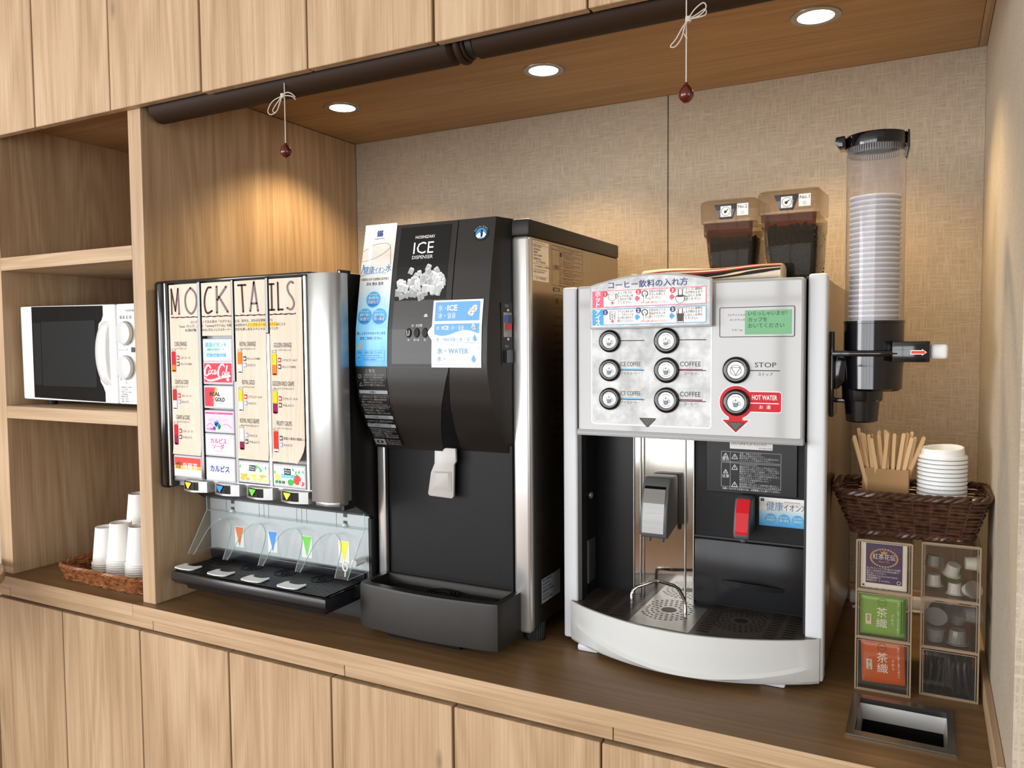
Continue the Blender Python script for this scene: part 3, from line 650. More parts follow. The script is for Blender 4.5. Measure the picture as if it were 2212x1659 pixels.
for i in range(3): rect(a + 0.010 + i * 0.0205, 1.426, a + 0.028 + i * 0.0205, 1.4325, M, 'glow_sky', f, 'backlit_print', 0.0006); text('浸透力', a + 0.0125 + i * 0.0205, 1.4275, 0.004, M, 'glow_white', f, 'brand_text', 0.0009)
f, M, a, b = blabel(1, 1.4115, 1.3695, 'glow_red')
def CC(pts, t0): 
    P_ = bez([(a + p[0], 1.3695 + p[1]) for p in pts], 6); n_ = len(P_); stroke(P_, t0, M, 'glow_white', f, 'brand_script', 0.0008, ts=[t0 * (0.55 + 0.6 * math.sin(PI * i / (n_ - 1))) for i in range(n_)])
CC([(0.022, 0.030), (0.018, 0.036), (0.011, 0.037), (0.004, 0.028), (0.003, 0.018), (0.008, 0.0145), (0.016, 0.019)], 0.0042)
CC([(0.0185, 0.027), (0.0155, 0.024), (0.0155, 0.0195), (0.0185, 0.018), (0.0215, 0.021), (0.0215, 0.0255), (0.0185, 0.027)], 0.0022)
CC([(0.0295, 0.0265), (0.0265, 0.027), (0.0240, 0.0225), (0.0255, 0.0185), (0.0300, 0.0195)], 0.0024)
CC([(0.0370, 0.026), (0.0335, 0.0265), (0.0315, 0.0215), (0.0335, 0.018), (0.0370, 0.0225), (0.0385, 0.0255), (0.0375, 0.0195), (0.0405, 0.019)], 0.0024)
CC([(0.0405, 0.0222), (0.0445, 0.0228)], 0.0026)
CC([(0.0640, 0.034), (0.0590, 0.0395), (0.0500, 0.036), (0.0445, 0.024), (0.0460, 0.013), (0.0530, 0.0115), (0.0590, 0.016)], 0.0044)
CC([(0.0600, 0.0235), (0.0570, 0.020), (0.0575, 0.0155), (0.0605, 0.0145), (0.0635, 0.018), (0.0630, 0.022), (0.0600, 0.0235)], 0.0022)
CC([(0.0660, 0.015), (0.0700, 0.034), (0.0720, 0.036), (0.0705, 0.030), (0.0675, 0.017), (0.0700, 0.0145)], 0.0024)
CC([(0.0770, 0.0225), (0.0740, 0.0225), (0.0720, 0.0175), (0.0740, 0.0145), (0.0770, 0.019), (0.0785, 0.0225), (0.0775, 0.016), (0.0815, 0.0155)], 0.0024)
CC([(0.001, 0.011), (0.012, 0.0045), (0.03, 0.005), (0.05, 0.010), (0.064, 0.012), (0.082, 0.014)], 0.0040)
fstar(f, M, a + 0.073, 1.3765)
f, M, a, b = blabel(1, 1.3580, 1.3160, 'glow_silver')
poly([(a, 1.316), (a + 0.026, 1.316), (a + 0.036, 1.358), (a, 1.358)], M, 'glow_red', f, 'backlit_print', 0.0005); poly([(a + 0.022, 1.32), (a + 0.032, 1.335), (a + 0.029, 1.335), (a + 0.042, 1.357), (a + 0.033, 1.357), (a + 0.024, 1.333), (a + 0.028, 1.333)], M, 'glow_orange', f, 'backlit_print', 0.0006)
text('REAL', a + 0.016, 1.3395, 0.0125, M, 'glow_black', f, 'brand_text', 0.0009, fit=0.032, bold=0.03); text('GOLD', a + 0.032, 1.3275, 0.0125, M, 'glow_black', f, 'brand_text', 0.0009, fit=0.030, bold=0.03); text('リアルゴールド', a + 0.03, 1.3215, 0.004, M, 'glow_blue', f, 'brand_text', 0.0009, fit=0.028); fstar(f, M, a + 0.073, 1.3235)
f, M, a, b = blabel(1, 1.3030, 1.2620, 'glow_pink')
rect(a, 1.299, b, 1.303, M, 'glow_magenta', f, 'backlit_print', 0.0004); text('山ぶどうブレンド', a + 0.011, 1.2835, 0.008, M, 'glow_lilac', f, 'brand_text', 0.0009, fit=0.056); frame(a + 0.030, 1.2935, a + 0.042, 1.3015, 0.0006, 0.001, M, 'glow_lilac', f, 'backlit_print', 0.0006)
stroke(bez([(a + 0.003, 1.271), (a + 0.014, 1.2785), (a + 0.025, 1.271)]), 0.0012, M, 'glow_magenta', f, 'backlit_print', 0.0006); stroke(bez([(a + 0.054, 1.2755), (a + 0.066, 1.2775), (a + 0.080, 1.270)]), 0.0012, M, 'glow_magenta', f, 'backlit_print', 0.0006)
for px, pz, cc in ((0.03, 1.279, 'glow_sky'), (0.036, 1.2815, 'glow_sky'), (0.033, 1.275, 'glow_blue'), (0.039, 1.277, 'glow_sky'), (0.027, 1.267, 'glow_blue'), (0.041, 1.269, 'glow_leaf'), (0.046, 1.268, 'glow_green'), (0.044, 1.2735, 'glow_leaf')): disc(a + px, pz, 0.0044, M, cc, f, 'backlit_print', 0.0006, n=14)
rect(a + 0.003, 1.2635, a + 0.022, 1.268, M, 'glow_wine' if 'glow_wine' in MATS else 'glow_magenta', f, 'backlit_print', 0.0005); text('KIRIN', a + 0.0045, 1.2645, 0.0042, M, 'glow_white', f, 'brand_text', 0.0009); fstar(f, M, a + 0.072, 1.2685)
f, M, a, b = blabel(1, 1.2515, 1.2095, 'glow_white')
text('カルピス', a + 0.014, 1.2345, 0.0135, M, 'glow_magenta', f, 'brand_text', 0.0009, fit=0.050, bold=0.025); text('ソーダ', a + 0.020, 1.2225, 0.0125, M, 'glow_magenta', f, 'brand_text', 0.0009, fit=0.036, bold=0.025); text('CALPIS SODA', a + 0.024, 1.2155, 0.0048, M, 'glow_magenta', f, 'brand_text', 0.0009, fit=0.028)
f, M, a, b = blabel(1, 1.1985, 1.1535, 'glow_white')
text('カルピス', a + 0.011, 1.1715, 0.0165, M, 'glow_blue', f, 'brand_text', 0.0009, fit=0.060, bold=0.03)
f, M, a, b = blabel(0, 1.1965, 1.1555, 'glow_white')
rect(a, 1.178, b, 1.1965, M, 'glow_redor', f, 'backlit_print', 0.0005); rect(a, 1.169, b, 1.178, M, 'glow_orange', f, 'backlit_print', 0.0005); text('煌', a + 0.004, 1.1715, 0.018, M, 'glow_black', f, 'brand_text', 0.0009, shear=0.1); text('烏龍茶', a + 0.027, 1.171, 0.0165, M, 'glow_white', f, 'brand_text', 0.0009, fit=0.048)
for kcol, zt, zb, seed in ((2, 1.1965, 1.1575, 3), (3, 1.1955, 1.1560, 5)):
    f, M, a, b = blabel(kcol, zt, zb, 'glow_white'); rs = random.Random(seed)
    for i in range(16):
        u_ = a + 0.002 + rs.random() * (b - a - 0.006); v_ = zt - 0.001 - abs(rs.gauss(0, 0.006)); an = -PI / 2 + rs.uniform(-0.8, 0.8); L_ = 0.011
        if v_ - L_ < zb + 0.012: v_ = zt - 0.002
        p1 = (u_ + L_ * math.cos(an), v_ + L_ * math.sin(an)); p1 = (min(max(p1[0], a + .001), b - .001), p1[1]); nx, ny = -math.sin(an) * 0.0022, math.cos(an) * 0.0022; md = ((u_ + p1[0]) / 2, (v_ + p1[1]) / 2)
        poly([(u_, v_), (md[0] + nx, md[1] + ny), p1, (md[0] - nx, md[1] - ny)], M, 'glow_leaf' if i % 3 else 'glow_green', f, 'backlit_print', 0.0004 + i * 0.00001)
    cx_ = (a + b) / 2 - 0.004
    rrect(cx_ - 0.009, zt - 0.017, cx_ + 0.009, zt - 0.004, 0.001, M, 'glow_black', f, 'backlit_print', 0.0008); text('Minute', cx_, zt - 0.0095, 0.0052, M, 'glow_white', f, 'brand_text', 0.001, 'C', fit=0.015); text('Maid', cx_, zt - 0.0145, 0.0052, M, 'glow_white', f, 'brand_text', 0.001, 'C', fit=0.0125)
    if kcol == 2:
        rrect(cx_ - 0.018, zt - 0.0225, cx_ + 0.018, zt - 0.0175, 0.001, M, 'glow_cream', f, 'backlit_print', 0.0008); text('オレンジ・ブレンド', cx_, zt - 0.0215, 0.0042, M, 'glow_orange', f, 'brand_text', 0.001, 'C', fit=0.032)
        for i, (q, c1) in enumerate(((0.013, 'glow_orange'), (0.040, 'glow_yellow'), (0.068, 'glow_orange'))):
            poly([(a + q + 0.0105 * math.cos(PI + PI * j / 10), zb + 0.0155 + 0.0085 * math.sin(PI + PI * j / 10)) for j in range(11)], M, c1, f, 'backlit_print', 0.0006)
        for q in (0.008, 0.023, 0.045, 0.060, 0.074): disc(a + q, zb + 0.0045, 0.0068 if q != .06 else 0.006, M, 'glow_yellow' if q > .03 else 'glow_orange', f, 'backlit_print', 0.0005, rv=0.0042, n=16)
    else:
        rect(cx_ - 0.018, zt - 0.0235, cx_ + 0.020, zt - 0.0165, M, 'glow_teal', f, 'backlit_print', 0.0007); text('野菜と果実の健康レシピ', cx_ + 0.001, zt - 0.0217, 0.0042, M, 'glow_white', f, 'brand_text', 0.001, 'C', fit=0.035)
        disc(a + 0.009, zb + 0.016, 0.007, M, 'glow_yellow', f, 'backlit_print', 0.0005); disc(a + 0.064, zb + 0.013, 0.0105, M, 'glow_redor', f, 'backlit_print', 0.0005); disc(a + 0.077, zb + 0.006, 0.006, M, 'glow_redor', f, 'backlit_print', 0.00055, rv=0.005); disc(a + 0.046, zb + 0.007, 0.009, M, 'glow_leaf', f, 'backlit_print', 0.0006, rv=0.0068)
        for i in range(6): disc(a + 0.006 + i * 0.005, zb + 0.0055 + 0.0012 * (i % 2), 0.0042, M, 'glow_leaf' if i % 2 == 0 else 'glow_pink', f, 'backlit_print', 0.0005, n=12)
    fstar(f, M, b - 0.010, zb + 0.007)
# fine registration print on labels omitted; valve noses below each column
plain('arrow_yellow', (252, 196, 24), 0.4, emit=0.25); plain('arrow_blue', (24, 132, 224), 0.4, emit=0.25); plain('arrow_green', (96, 204, 36), 0.4, emit=0.25); plain('arrow_lemon', (250, 222, 20), 0.4, emit=0.25)
NX = [-1.449, -1.350, -1.2535, -1.1555]; AC = ['arrow_yellow', 'arrow_blue', 'arrow_green', 'arrow_lemon']
MB().box(-1.540, -1.106, 0.046, 0.12, 1.140, 1.1515, 0.003).build('lower_rail', 'silver_paint', SD)
for i, x in enumerate(NX):
    xa, xb = x - 0.041, x + 0.041
    def nose(y_off, za, zb, xl, xr):
        pts = [(xl, 0.10), (xl, 0.045)]
        for j in range(13):
            q = j / 12; pts.append((xl + 0.004 + (xr - xl - 0.008) * q, 0.033 - y_off * math.sin(PI * q)))
        pts += [(xr, 0.045), (xr, 0.10)]
        return MB().prism(pts, za, zb, 'Z')
    vn = nose(0.010, 1.124, 1.1485, xa, xb).build('valve_nose', 'silver_paint', SD, angle=40)
    k = MB(); N_ = 10
    def fy(u): return 0.033 - 0.010 * math.sin(PI * u) - 0.0010
    k.grid(lambda u, v: (xa + 0.004 + (xb - xa - 0.008) * (0.08 + 0.66 * u), fy(0.08 + 0.66 * u), 1.1285 + 0.0185 * v), 10, 1); k.build('dark_window', 'black_gloss', vn, angle=60, recalc=False)
    uc = 0.36; xc = xa + 0.004 + (xb - xa - 0.008) * uc
    tri = [(xc - 0.0105, 1.1455), (xc + 0.0105, 1.1455), (xc + 0.0118, 1.1440), (xc + 0.001, 1.1315), (xc - 0.001, 1.1315), (xc - 0.0118, 1.1440)]
    acc(vn, 'arrow', AC[i]).add([(p[0], fy((p[0] - xa - 0.004) / (xb - xa - 0.008)) - 0.0022, p[1]) for p in tri], [tuple(range(6))])
    MB().lathe([(0.011, 0.02), (0.013, 0.03), (0.013, 0.04)], (x, 0.095, 1.10), 20).build('spout', 'black_matte', SD)
# splash panel
MB().box(-1.548, -1.0625, 0.158, 0.165, 0.935, 1.125, 0.001, 1).build('splash_panel', 'steel_light', SD, angle=0)
MB().box(-1.0620, -1.0545, 0.155, 0.2, 0.8502, 1.075).build('side_strip', 'black_matte', SD, angle=0)
Ms = planeY(0.158)
for xx in (-1.470, -1.127):
    for zz in (1.091, 1.076, 1.060): rect(xx - 0.0055, zz - 0.0045, xx + 0.0055, zz + 0.0035, Ms, 'black_matte', SD, 'slots', 0.0005)
    MB().ball((xx, 0.155, 1.053), 0.006, 12, 8).build('screw_cap', 'white_plastic', SD)
for xx in (-1.492, -1.384, -1.369, -1.354, -1.268, -1.253, -1.238, -1.152, -1.062 + .03): rect(xx - 0.0004, 1.045, xx + 0.0004, 1.118, Ms, 'steel_dark', SD, 'press_lines', 0.0004)
for xx, c_ in ((-1.4500, 'orange'), (-1.3430, 'arrow_blue'), (-1.2390, 'arrow_green'), (-1.1320, 'arrow_lemon')):
    rect(xx - 0.0150, 0.968, xx + 0.0150, 1.018, Ms, 'paper_white', SD, 'marker_sticker', 0.0005); poly([(xx - 0.0135, 1.0165), (xx + 0.0135, 1.0165), (xx, 0.970)], Ms, c_, SD, 'marker_sticker', 0.0009)
# clear splash guard with four arched bays
g = MB()
def gy(z): return 0.146 - (1.052 - z) * 0.62 if z < 1.052 else 0.146
def sheet(pts): g.add([(x, gy(z), z) for x, z in pts], [tuple(range(len(pts)))])
gx0, gx1 = -1.545, -1.066
sheet([(gx0, 1.052), (gx1, 1.052), (gx1, 1.112), (gx0, 1.112)])
bays = [(-1.530, -1.428), (-1.420, -1.318), (-1.310, -1.208), (-1.200, -1.098)]
edge = MB()
prev = gx0
for a, b in bays:
    arch = []
    for j in range(15):
        q = j / 14; arch.append((a + 0.010 + (b - a - 0.016) * (0.5 - 0.5 * math.cos(PI * q)), 0.958 + 0.080 * math.sin(PI * q) ** 0.55))
    arch[0] = (a + 0.004, 0.958); arch[-1] = (b - 0.002, 0.958)
    mid = len(arch) // 2
    sheet([(prev, 0.958)] + arch[:mid + 1] + [(arch[mid][0], 1.052), (prev, 1.052)]); prev = arch[mid][0]
    left = arch[mid:]
    nxt = bays[bays.index((a, b)) + 1][0] - 0.004 + 0.004 if (a, b) != bays[-1] else gx1
    sheet([(prev, 1.052), (prev, left[0][1])] + left[1:] + [(b + 0.004, 0.958), (b + 0.004, 1.052)]); prev = b + 0.004
    for j in range(14):
        p, q = arch[j], arch[j + 1]
        g.add([(p[0], gy(p[1]), p[1]), (q[0], gy(q[1]), q[1]), (q[0] + 0.012, 0.15, q[1]), (p[0] + 0.012, 0.15, p[1])], [(0, 1, 2, 3)])
    edge.tube([(p[0], gy(p[1]), p[1]) for p in arch], 0.0011, 6)
sheet([(prev, 0.958), (gx1, 0.958), (gx1, 1.052), (prev, 1.052)])
for xs in (gx0, gx1): g.add([(xs, 0.157, 1.112), (xs, 0.146, 1.112), (xs, 0.146, 1.052), (xs, gy(0.958), 0.958), (xs, 0.157, 0.958)], [(0, 1, 2, 3, 4)])
gd = g.build('splash_guard', 'acrylic', SD, angle=0)
edge.tube([(gx0, 0.146, 1.052), (gx1, 0.146, 1.052)], 0.0012, 6); edge.tube([(gx0, 0.146, 1.112), (gx0, 0.146, 1.052), (gx0, gy(0.958), 0.958), (gx0, 0.157, 0.958)], 0.0011, 6); edge.tube([(gx1, 0.146, 1.112), (gx1, 0.146, 1.052), (gx1, gy(0.958), 0.958), (gx1, 0.157, 0.958)], 0.0011, 6)
edge.build('bent_edge', 'acrylic_edge', gd)
kn = MB(); Mx = Matrix.Rotation(PI / 2, 3, 'X'); kn.lathe([(1e-6, 0.03), (0.008, 0.03), (0.008, 0.0)], (-1.0735, 0.118 + 0.03, 0.985), 18, Mx); kn.tube([(-1.0815, 0.100, 0.985 + 0.0)] + [(-1.0815 + 0.006 * math.sin(a), 0.100, 0.985 + 0.009 * math.cos(a) - 0.003) for a in [0.3 * i for i in range(1, 21)]], 0.0017, 6); kn.tube([(-1.0815, 0.101, 0.974), (-1.083, 0.101, 0.960)], 0.0017, 6)
kn.build('wing_knob', 'white_plastic', SD)
# drip tray
dt = MB(); dt.box(-1.524, -1.066, 0.018, 0.15, 0.918, 0.9215, 0.001); 
tr = MB().prism([(0.019, 0.9365), (0.0185, 0.918), (0.030, 0.907), (0.16, 0.907), (0.16, 0.9365)], -1.522, -1.0665, 'X', 0.003, 2).build('drip_tray', 'black_tray', SD)
tr2 = MB().prism([(0.040, 0.907), (0.046, 0.893), (0.16, 0.893), (0.16, 0.907)], -1.500, -1.090, 'X', 0.003, 2).build('tray_bottom', 'black_tray', SD)
r_ = MB(); rp = rrect_pts(-1.520, 0.021, -1.068, 0.158, 0.012, 4); r_.tube([(p[0], p[1], 0.9372) for p in rp], 0.0022, 6, closed=True); r_.build('tray_rim', 'black_gloss', SD)
gr = MB()
for i in range(19): gr.box(-1.514, -1.074, 0.0275 + i * 0.0062, 0.0275 + i * 0.0062 + 0.0034, 0.9366, 0.9395)
gr.build('grille', 'panel_black', SD, angle=0)
MB().prism([(0.146, 0.9365), (0.143, 0.958), (0.152, 0.960), (0.157, 0.9365)], -1.535, -1.0665, 'X', 0.002).build('tray_back_lip', 'black_tray', SD)
for x in (-1.470, -1.3705, -1.2680, -1.1620):
    q = MB()
    for rr in (0.024, 0.010): q.tube([(x + rr * math.cos(2 * PI * j / 28), 0.118 + rr * math.sin(2 * PI * j / 28), 0.9400) for j in range(28)], 0.0009, 6, closed=True)
    q.build('cup_ring', 'panel_black', SD)
for i, x in enumerate((-1.5005, -1.3950, -1.2910, -1.1860)):
    pts = [(x - 0.030, 0.038), (x - 0.024, 0.032), (x, 0.029), (x + 0.024, 0.032), (x + 0.030, 0.038), (x + 0.029, 0.064)] + [(x + 0.020 * math.cos(a) * 1.1, 0.070 - 0.013 * math.sin(a)) for a in [PI * j / 8 for j in range(9)]] + [(x - 0.029, 0.064)]
    o = MB().prism(pts, 0.9402, 0.9428, 'Z', 0.0008, 1).build('cup_guide', 'white_plastic', None)
    recenter(o, (x, 0.05, 0.9402)); tag(o, 'white plastic cup guide on the drip tray below the ' + ('orange-marked valve', 'blue-marked valve', 'green-marked valve', 'lemon-yellow-marked valve, rightmost')[i], 'cup guide', 'white cup guides on the drip tray')
# ---------------------------------------------------------------- ice dispenser
IC = thing('ice_dispenser', (-0.865, 0.4, 0.85), 'tall charcoal ice dispenser with chrome corner columns and printed notices', 'ice dispenser')
PZ = [1.236, 1.28, 1.33, 1.38, 1.42, 1.48, 1.50, 1.60, 1.69]; PY = [.150, .121, .0985, .0895, .0885, .0915, .0945, .111, .130]
def prof(z):
    if z <= PZ[0]: return PY[0]
    for i in range(len(PZ) - 1):
        if z <= PZ[i + 1]:
            t = (z - PZ[i]) / (PZ[i + 1] - PZ[i]); return PY[i] + (PY[i + 1] - PY[i]) * t
    return PY[-1]
MD = lambda u, v, w: (u, prof(v) - w, v)
MB().box(-1.0455, -0.680, 0.18, 0.667, 0.885, 1.656, 0.002, 1).build('body', 'steel_side', IC, angle=0)
MB().box(-1.047, -0.6785, 0.172, 0.669, 1.656, 1.689, 0.005, 2).build('top_cap', 'charcoal', IC)
for a, b in ((-1.0475, -1.0225), (-0.7150, -0.6783)):
    MB().box(a, b, 0.168, 0.19, 0.8800, 1.6555, 0.007, 3).build('corner_column', 'column_chrome', IC)
# door: left and centre shell, right shell, joined by a facet that opens downward
zs = [1.233 + (1.690 - 1.233) * i / 36 for i in range(37)]
def xg(z): return -0.8100 if z > 1.405 else -0.8100 - 0.055 * (1.405 - z) / 0.169
def xg2(z): return -0.8080 if z > 1.405 else -0.8080 - 0.027 * (1.405 - z) / 0.169
def dr(z): return 0.0 if z > 1.405 else 0.022 * (1.405 - z) / 0.169
def shell(x0, x1, yf, name, mat, x1b=None):
    mb = MB(); n = len(zs)
    F = [(x0(z), yf(z), z) for z in zs] ; G = [(x1(z), yf(z), z) for z in zs]
    Bk = [(x0(z), 0.18, z) for z in zs]; Bg = [((x1b or x1)(z), 0.18, z) for z in zs]
    vs = F + G + Bg + Bk; fs = []
    for i in range(n - 1):
        for k in range(4):
            a, b = k * n, ((k + 1) % 4) * n
            fs.append((a + i, b + i, b + i + 1, a + i + 1))
    fs += [(0, 3 * n, 2 * n, n), (n - 1, 2 * n - 1, 3 * n - 1, 4 * n - 1)]
    mb.add(vs, fs); return mb.build(name, mat, IC, angle=25)
door = shell(lambda z: -1.0345, xg, prof, 'door', 'charcoal')
door2 = shell(xg2, lambda z: -0.7265, lambda z: prof(z) + dr(z), 'door_side_panel', 'charcoal', lambda z: -0.7130)
fa = MB(); fa.grid(lambda u, v: ((xg(1.405 - 0.172 * v) * (1 - u) + xg2(1.405 - 0.172 * v) * u), prof(1.405 - 0.172 * v) + dr(1.405 - 0.172 * v) * u + 0.0015, 1.405 - 0.172 * v), 1, 10)
fa.build('door_facet', 'charcoal_dark', IC, angle=0)  # darker than the door: shade on the turned face put into the colour
rect(-0.8099, 1.405, -0.8081, 1.69, lambda u, v, w: (u, prof(v) + 0.003, v), 'black_matte', door, 'groove', nv=20)
rect(-1.0340, 1.4035, -0.9540, 1.4052, MD, 'black_matte', door, 'seam', 0.0004); rect(-0.9540, 1.4035, -0.810, 1.4052, MD, 'black_matte', door, 'seam', 0.0004)
rect(-0.9542, 1.236, -0.9532, 1.69, MD, 'black_matte', door, 'seam', 0.0003, nv=30)
# glossy centre window
win_pts = rrect_pts(-0.9435, 1.4110, -0.8225, 1.6835, 0.006)
for z0 in [1.411 + (1.6835 - 1.411) * i / 24 for i in range(24)]:
    rect(-0.9435, z0, -0.8235, z0 + (1.6835 - 1.411) / 24 + 0.0001, MD, 'panel_black' if z0 > 1.535 else 'charcoal_light', door, 'control_panel' if z0 <= 1.535 else 'display_panel', 0.0005)
plain('print_white', (232, 232, 230), 0.5); plain('print_grey', (176, 178, 178), 0.5)
text('HOSHIZAKI', -0.9056, 1.6590, 0.0082, MD, 'print_white', door, 'lettering', 0.001, fit=0.0445, bold=0.01)
text('ICE', -0.9080, 1.6285, 0.0335, MD, 'print_white', door, 'lettering', 0.001, fit=0.0475)
text('DISPENSER', -0.9090, 1.6180, 0.0098, MD, 'print_white', door, 'lettering', 0.001, fit=0.0486)
rs = random.Random(4)
for i, g in enumerate((150, 168, 186, 204, 222)): plain('ice_%d' % i, (g - 4, g, g), 0.5)
for k in range(70):
    u = rs.uniform(-0.9385, -0.8285); top = 1.5955 - abs(u + 0.868) * 0.32; v = rs.uniform(1.542, top - 0.002)
    if k < 4: u, v = ((-0.868, 1.5985), (-0.8475, 1.5925), (-0.9085, 1.5940), (-0.8880, 1.5885))[k]
    s = rs.uniform(0.0052, 0.0078); a = rs.uniform(-0.6, 0.6); cr, sr = math.cos(a), math.sin(a); w = 0.0008 + k * 0.000006
    shade = 0 if v < 1.553 else rs.choice((1, 2, 2, 3))
    R = lambda p, q: (min(max(u + p * cr - q * sr, -0.9425), -0.8245), v + p * sr + q * cr)
    poly([R(-s, -s), R(s, -s), R(s, s * .7), R(-s, s * .7)], MD, 'ice_%d' % shade, door, 'ice_picture', w); poly([R(-s, s * .7), R(s, s * .7), R(s * .7, s * 1.25), R(-s * .7, s * 1.25)], MD, 'ice_%d' % min(4, shade + 2), door, 'ice_picture', w); stroke([R(-s * .1, -s), R(0, s * .7)], 0.0006, MD, 'ice_%d' % max(0, shade - 1), door, 'ice_picture', w)
for p in ((-0.868, 1.504), (-0.865, 1.504), (-0.862, 1.504), (-0.8665, 1.507), (-0.8635, 1.507)): disc(p[0], p[1], 0.0014, MD, 'print_white', door, 'symbols', 0.001, n=10)
text('氷・水切替', -0.8966, 1.4838, 0.0062, MD, 'print_white', door, 'lettering', 0.001, fit=0.025)
for i, (u, s) in enumerate(((-0.9031, '氷'), (-0.8841, '氷+水'), (-0.8646, '水'))):
    b = MB(); n_ = 24
    oval = [(u + 0.0066 * math.cos(2 * PI * j / n_), 1.4721 + (0.0095 if abs(math.sin(2 * PI * j / n_)) > 0.5 else 0.0095) * math.sin(2 * PI * j / n_)) for j in range(n_)]
    b.add([MD(p[0], p[1], 0.0008) for p in oval] + [MD(u + (p[0] - u) * .92, 1.4721 + (p[1] - 1.4721) * .92, 0.0028) for p in oval], [(j, (j + 1) % n_, n_ + (j + 1) % n_, n_ + j) for j in range(n_)] + [tuple(range(n_, 2 * n_))])
    bo = b.build('select_button', 'charcoal_dark', IC, angle=30)
    mt = 'print_white' if i == 0 else 'ink_grey'
    stroke([(u - 0.003, 1.4765), (u - 0.0022, 1.4675), (u + 0.0022, 1.4675), (u + 0.003, 1.4765)], 0.0012 if i == 0 else 0.0007, MD, mt, bo, 'cup_symbol', 0.0034)
    text(s, u, 1.4560, 0.0056, MD, 'print_white', door, 'lettering', 0.001, 'C')
# emblem: black ring, blue disc, white peak and a dark bird
plain('emblem_blue', (36, 132, 196), 0.4); ex, ez = -0.7553, 1.6592
disc(ex, ez, 0.0165, MD, 'black_gloss', door2, 'emblem', 0.0008, rv=0.0148); disc(ex, ez, 0.0120, MD, 'emblem_blue', door2, 'emblem', 0.0012, rv=0.0108)
poly([(ex - 0.011, ez - 0.004), (ex - 0.004, ez + 0.002), (ex, ez - 0.001), (ex + 0.005, ez + 0.0035), (ex + 0.0115, ez - 0.003), (ex + 0.007, ez - 0.0085), (ex - 0.007, ez - 0.0085)], MD, 'print_white', door2, 'emblem', 0.0015)
poly([(ex + 0.0005, ez + 0.0075), (ex + 0.003, ez + 0.0065), (ex + 0.0034, ez + 0.0035), (ex + 0.0042, ez - 0.002), (ex + 0.003, ez - 0.0075), (ex + 0.0005, ez - 0.0078), (ex - 0.0008, ez - 0.003), (ex + 0.0002, ez + 0.003), (ex - 0.0008, ez + 0.0065)], MD, 'black_gloss', door2, 'emblem', 0.0018)
for i, ch in enumerate('HOSHIZAKI'):
    a = PI * (0.86 - 0.72 * i / 8); text(ch, ex + 0.0140 * math.cos(a), ez + 0.0124 * math.sin(a), 0.0036, MD, 'print_white', door2, 'emblem_lettering', 0.0012, 'C', rot=a - PI / 2)
# banner on the left edge of the door
m, n, l, bs = new_mat('banner_print'); tc = n.new('ShaderNodeTexCoord'); sp = n.new('ShaderNodeSeparateXYZ'); l.new(tc.outputs['Object'], sp.inputs[0])
mr = n.new('ShaderNodeMapRange'); mr.inputs['From Min'].default_value = 1.4055 - 0.85; mr.inputs['From Max'].default_value = 1.69 - 0.85; l.new(sp.outputs['Z'], mr.inputs['Value'])
nz = n.new('ShaderNodeTexNoise'); nz.inputs['Scale'].default_value = 55; nz.inputs['Detail'].default_value = 4; l.new(tc.outputs['Object'], nz.inputs['Vector'])
ad = n.new('ShaderNodeMath'); ad.operation = 'MULTIPLY_ADD'; ad.inputs[1].default_value = 0.12; l.new(nz.outputs['Fac'], ad.inputs[0]); l.new(mr.outputs[0], ad.inputs[2])
rp = n.new('ShaderNodeValToRGB'); l.new(ad.outputs[0], rp.inputs['Fac']); e = rp.color_ramp.elements
e[0].position = 0.06; e[0].color = (*lin((30, 150, 224)), 1); e[1].position = 1.0; e[1].color = (*lin((238, 236, 232)), 1)
for p_, c_ in ((0.22, (96, 186, 234)), (0.42, (150, 208, 240)), (0.6, (206, 222, 228)), (0.68, (232, 232, 228)), (0.85, (216, 208, 196))): q = e.new(p_); q.color = (*lin(c_), 1)
l.new(rp.outputs['Color'], bs.inputs['Base Color']); bs.inputs['Roughness'].default_value = 0.25; MATS['banner_print'] = m
bn = MB(); bn.grid(lambda u, v: MD(-1.0340 + 0.0795 * u, 1.4060 + (1.6955 - 1.4060) * v, 0.0009), 2, 30); banner = bn.build('banner', 'banner_print', IC, angle=60, recalc=False)
plain('logo_navy', (24, 62, 122), 0.5); plain('glass_line', (176, 164, 150), 0.4); plain('banner_blue', (34, 140, 206), 0.5); plain('badge_blue', (60, 166, 220), 0.4); plain('badge_deep', (24, 120, 190), 0.4)
for i in range(3): stroke(bez([(-1.0005 + i * 0.0048 + 0.002, 1.6822), (-1.0015 + i * 0.0048 + 0.001, 1.677), (-0.9985 + i * 0.0048, 1.6735), (-1.0010 + i * 0.0048, 1.6700)]), 0.0034, MD, 'logo_navy', banner, 'logo', 0.0014)
text('SUPER HOTEL', -1.0070, 1.6640, 0.0038, MD, 'logo_navy', banner, 'lettering', 0.0014, fit=0.025)
stroke(bez([(-1.012, 1.6515), (-0.995, 1.6550), (-0.975, 1.6545), (-0.9655, 1.6480), (-0.975, 1.6380), (-0.995, 1.6280), (-1.012, 1.6230), (-1.0325, 1.6195)]), 0.0016, MD, 'glass_line', banner, 'glass_drawing', 0.0013)
stroke([(-0.9655, 1.648), (-0.9600, 1.610)], 0.0016, MD, 'glass_line', banner, 'glass_drawing', 0.0013); rect(-1.0195, 1.612, -1.0085, 1.6935, MD, 'paper_white', banner, 'glass_drawing', 0.0012, nv=6); stroke(bez([(-1.033, 1.640), (-1.026, 1.6445), (-1.0195, 1.6460)]), 0.0016, MD, 'glass_line', banner, 'glass_drawing', 0.0013)
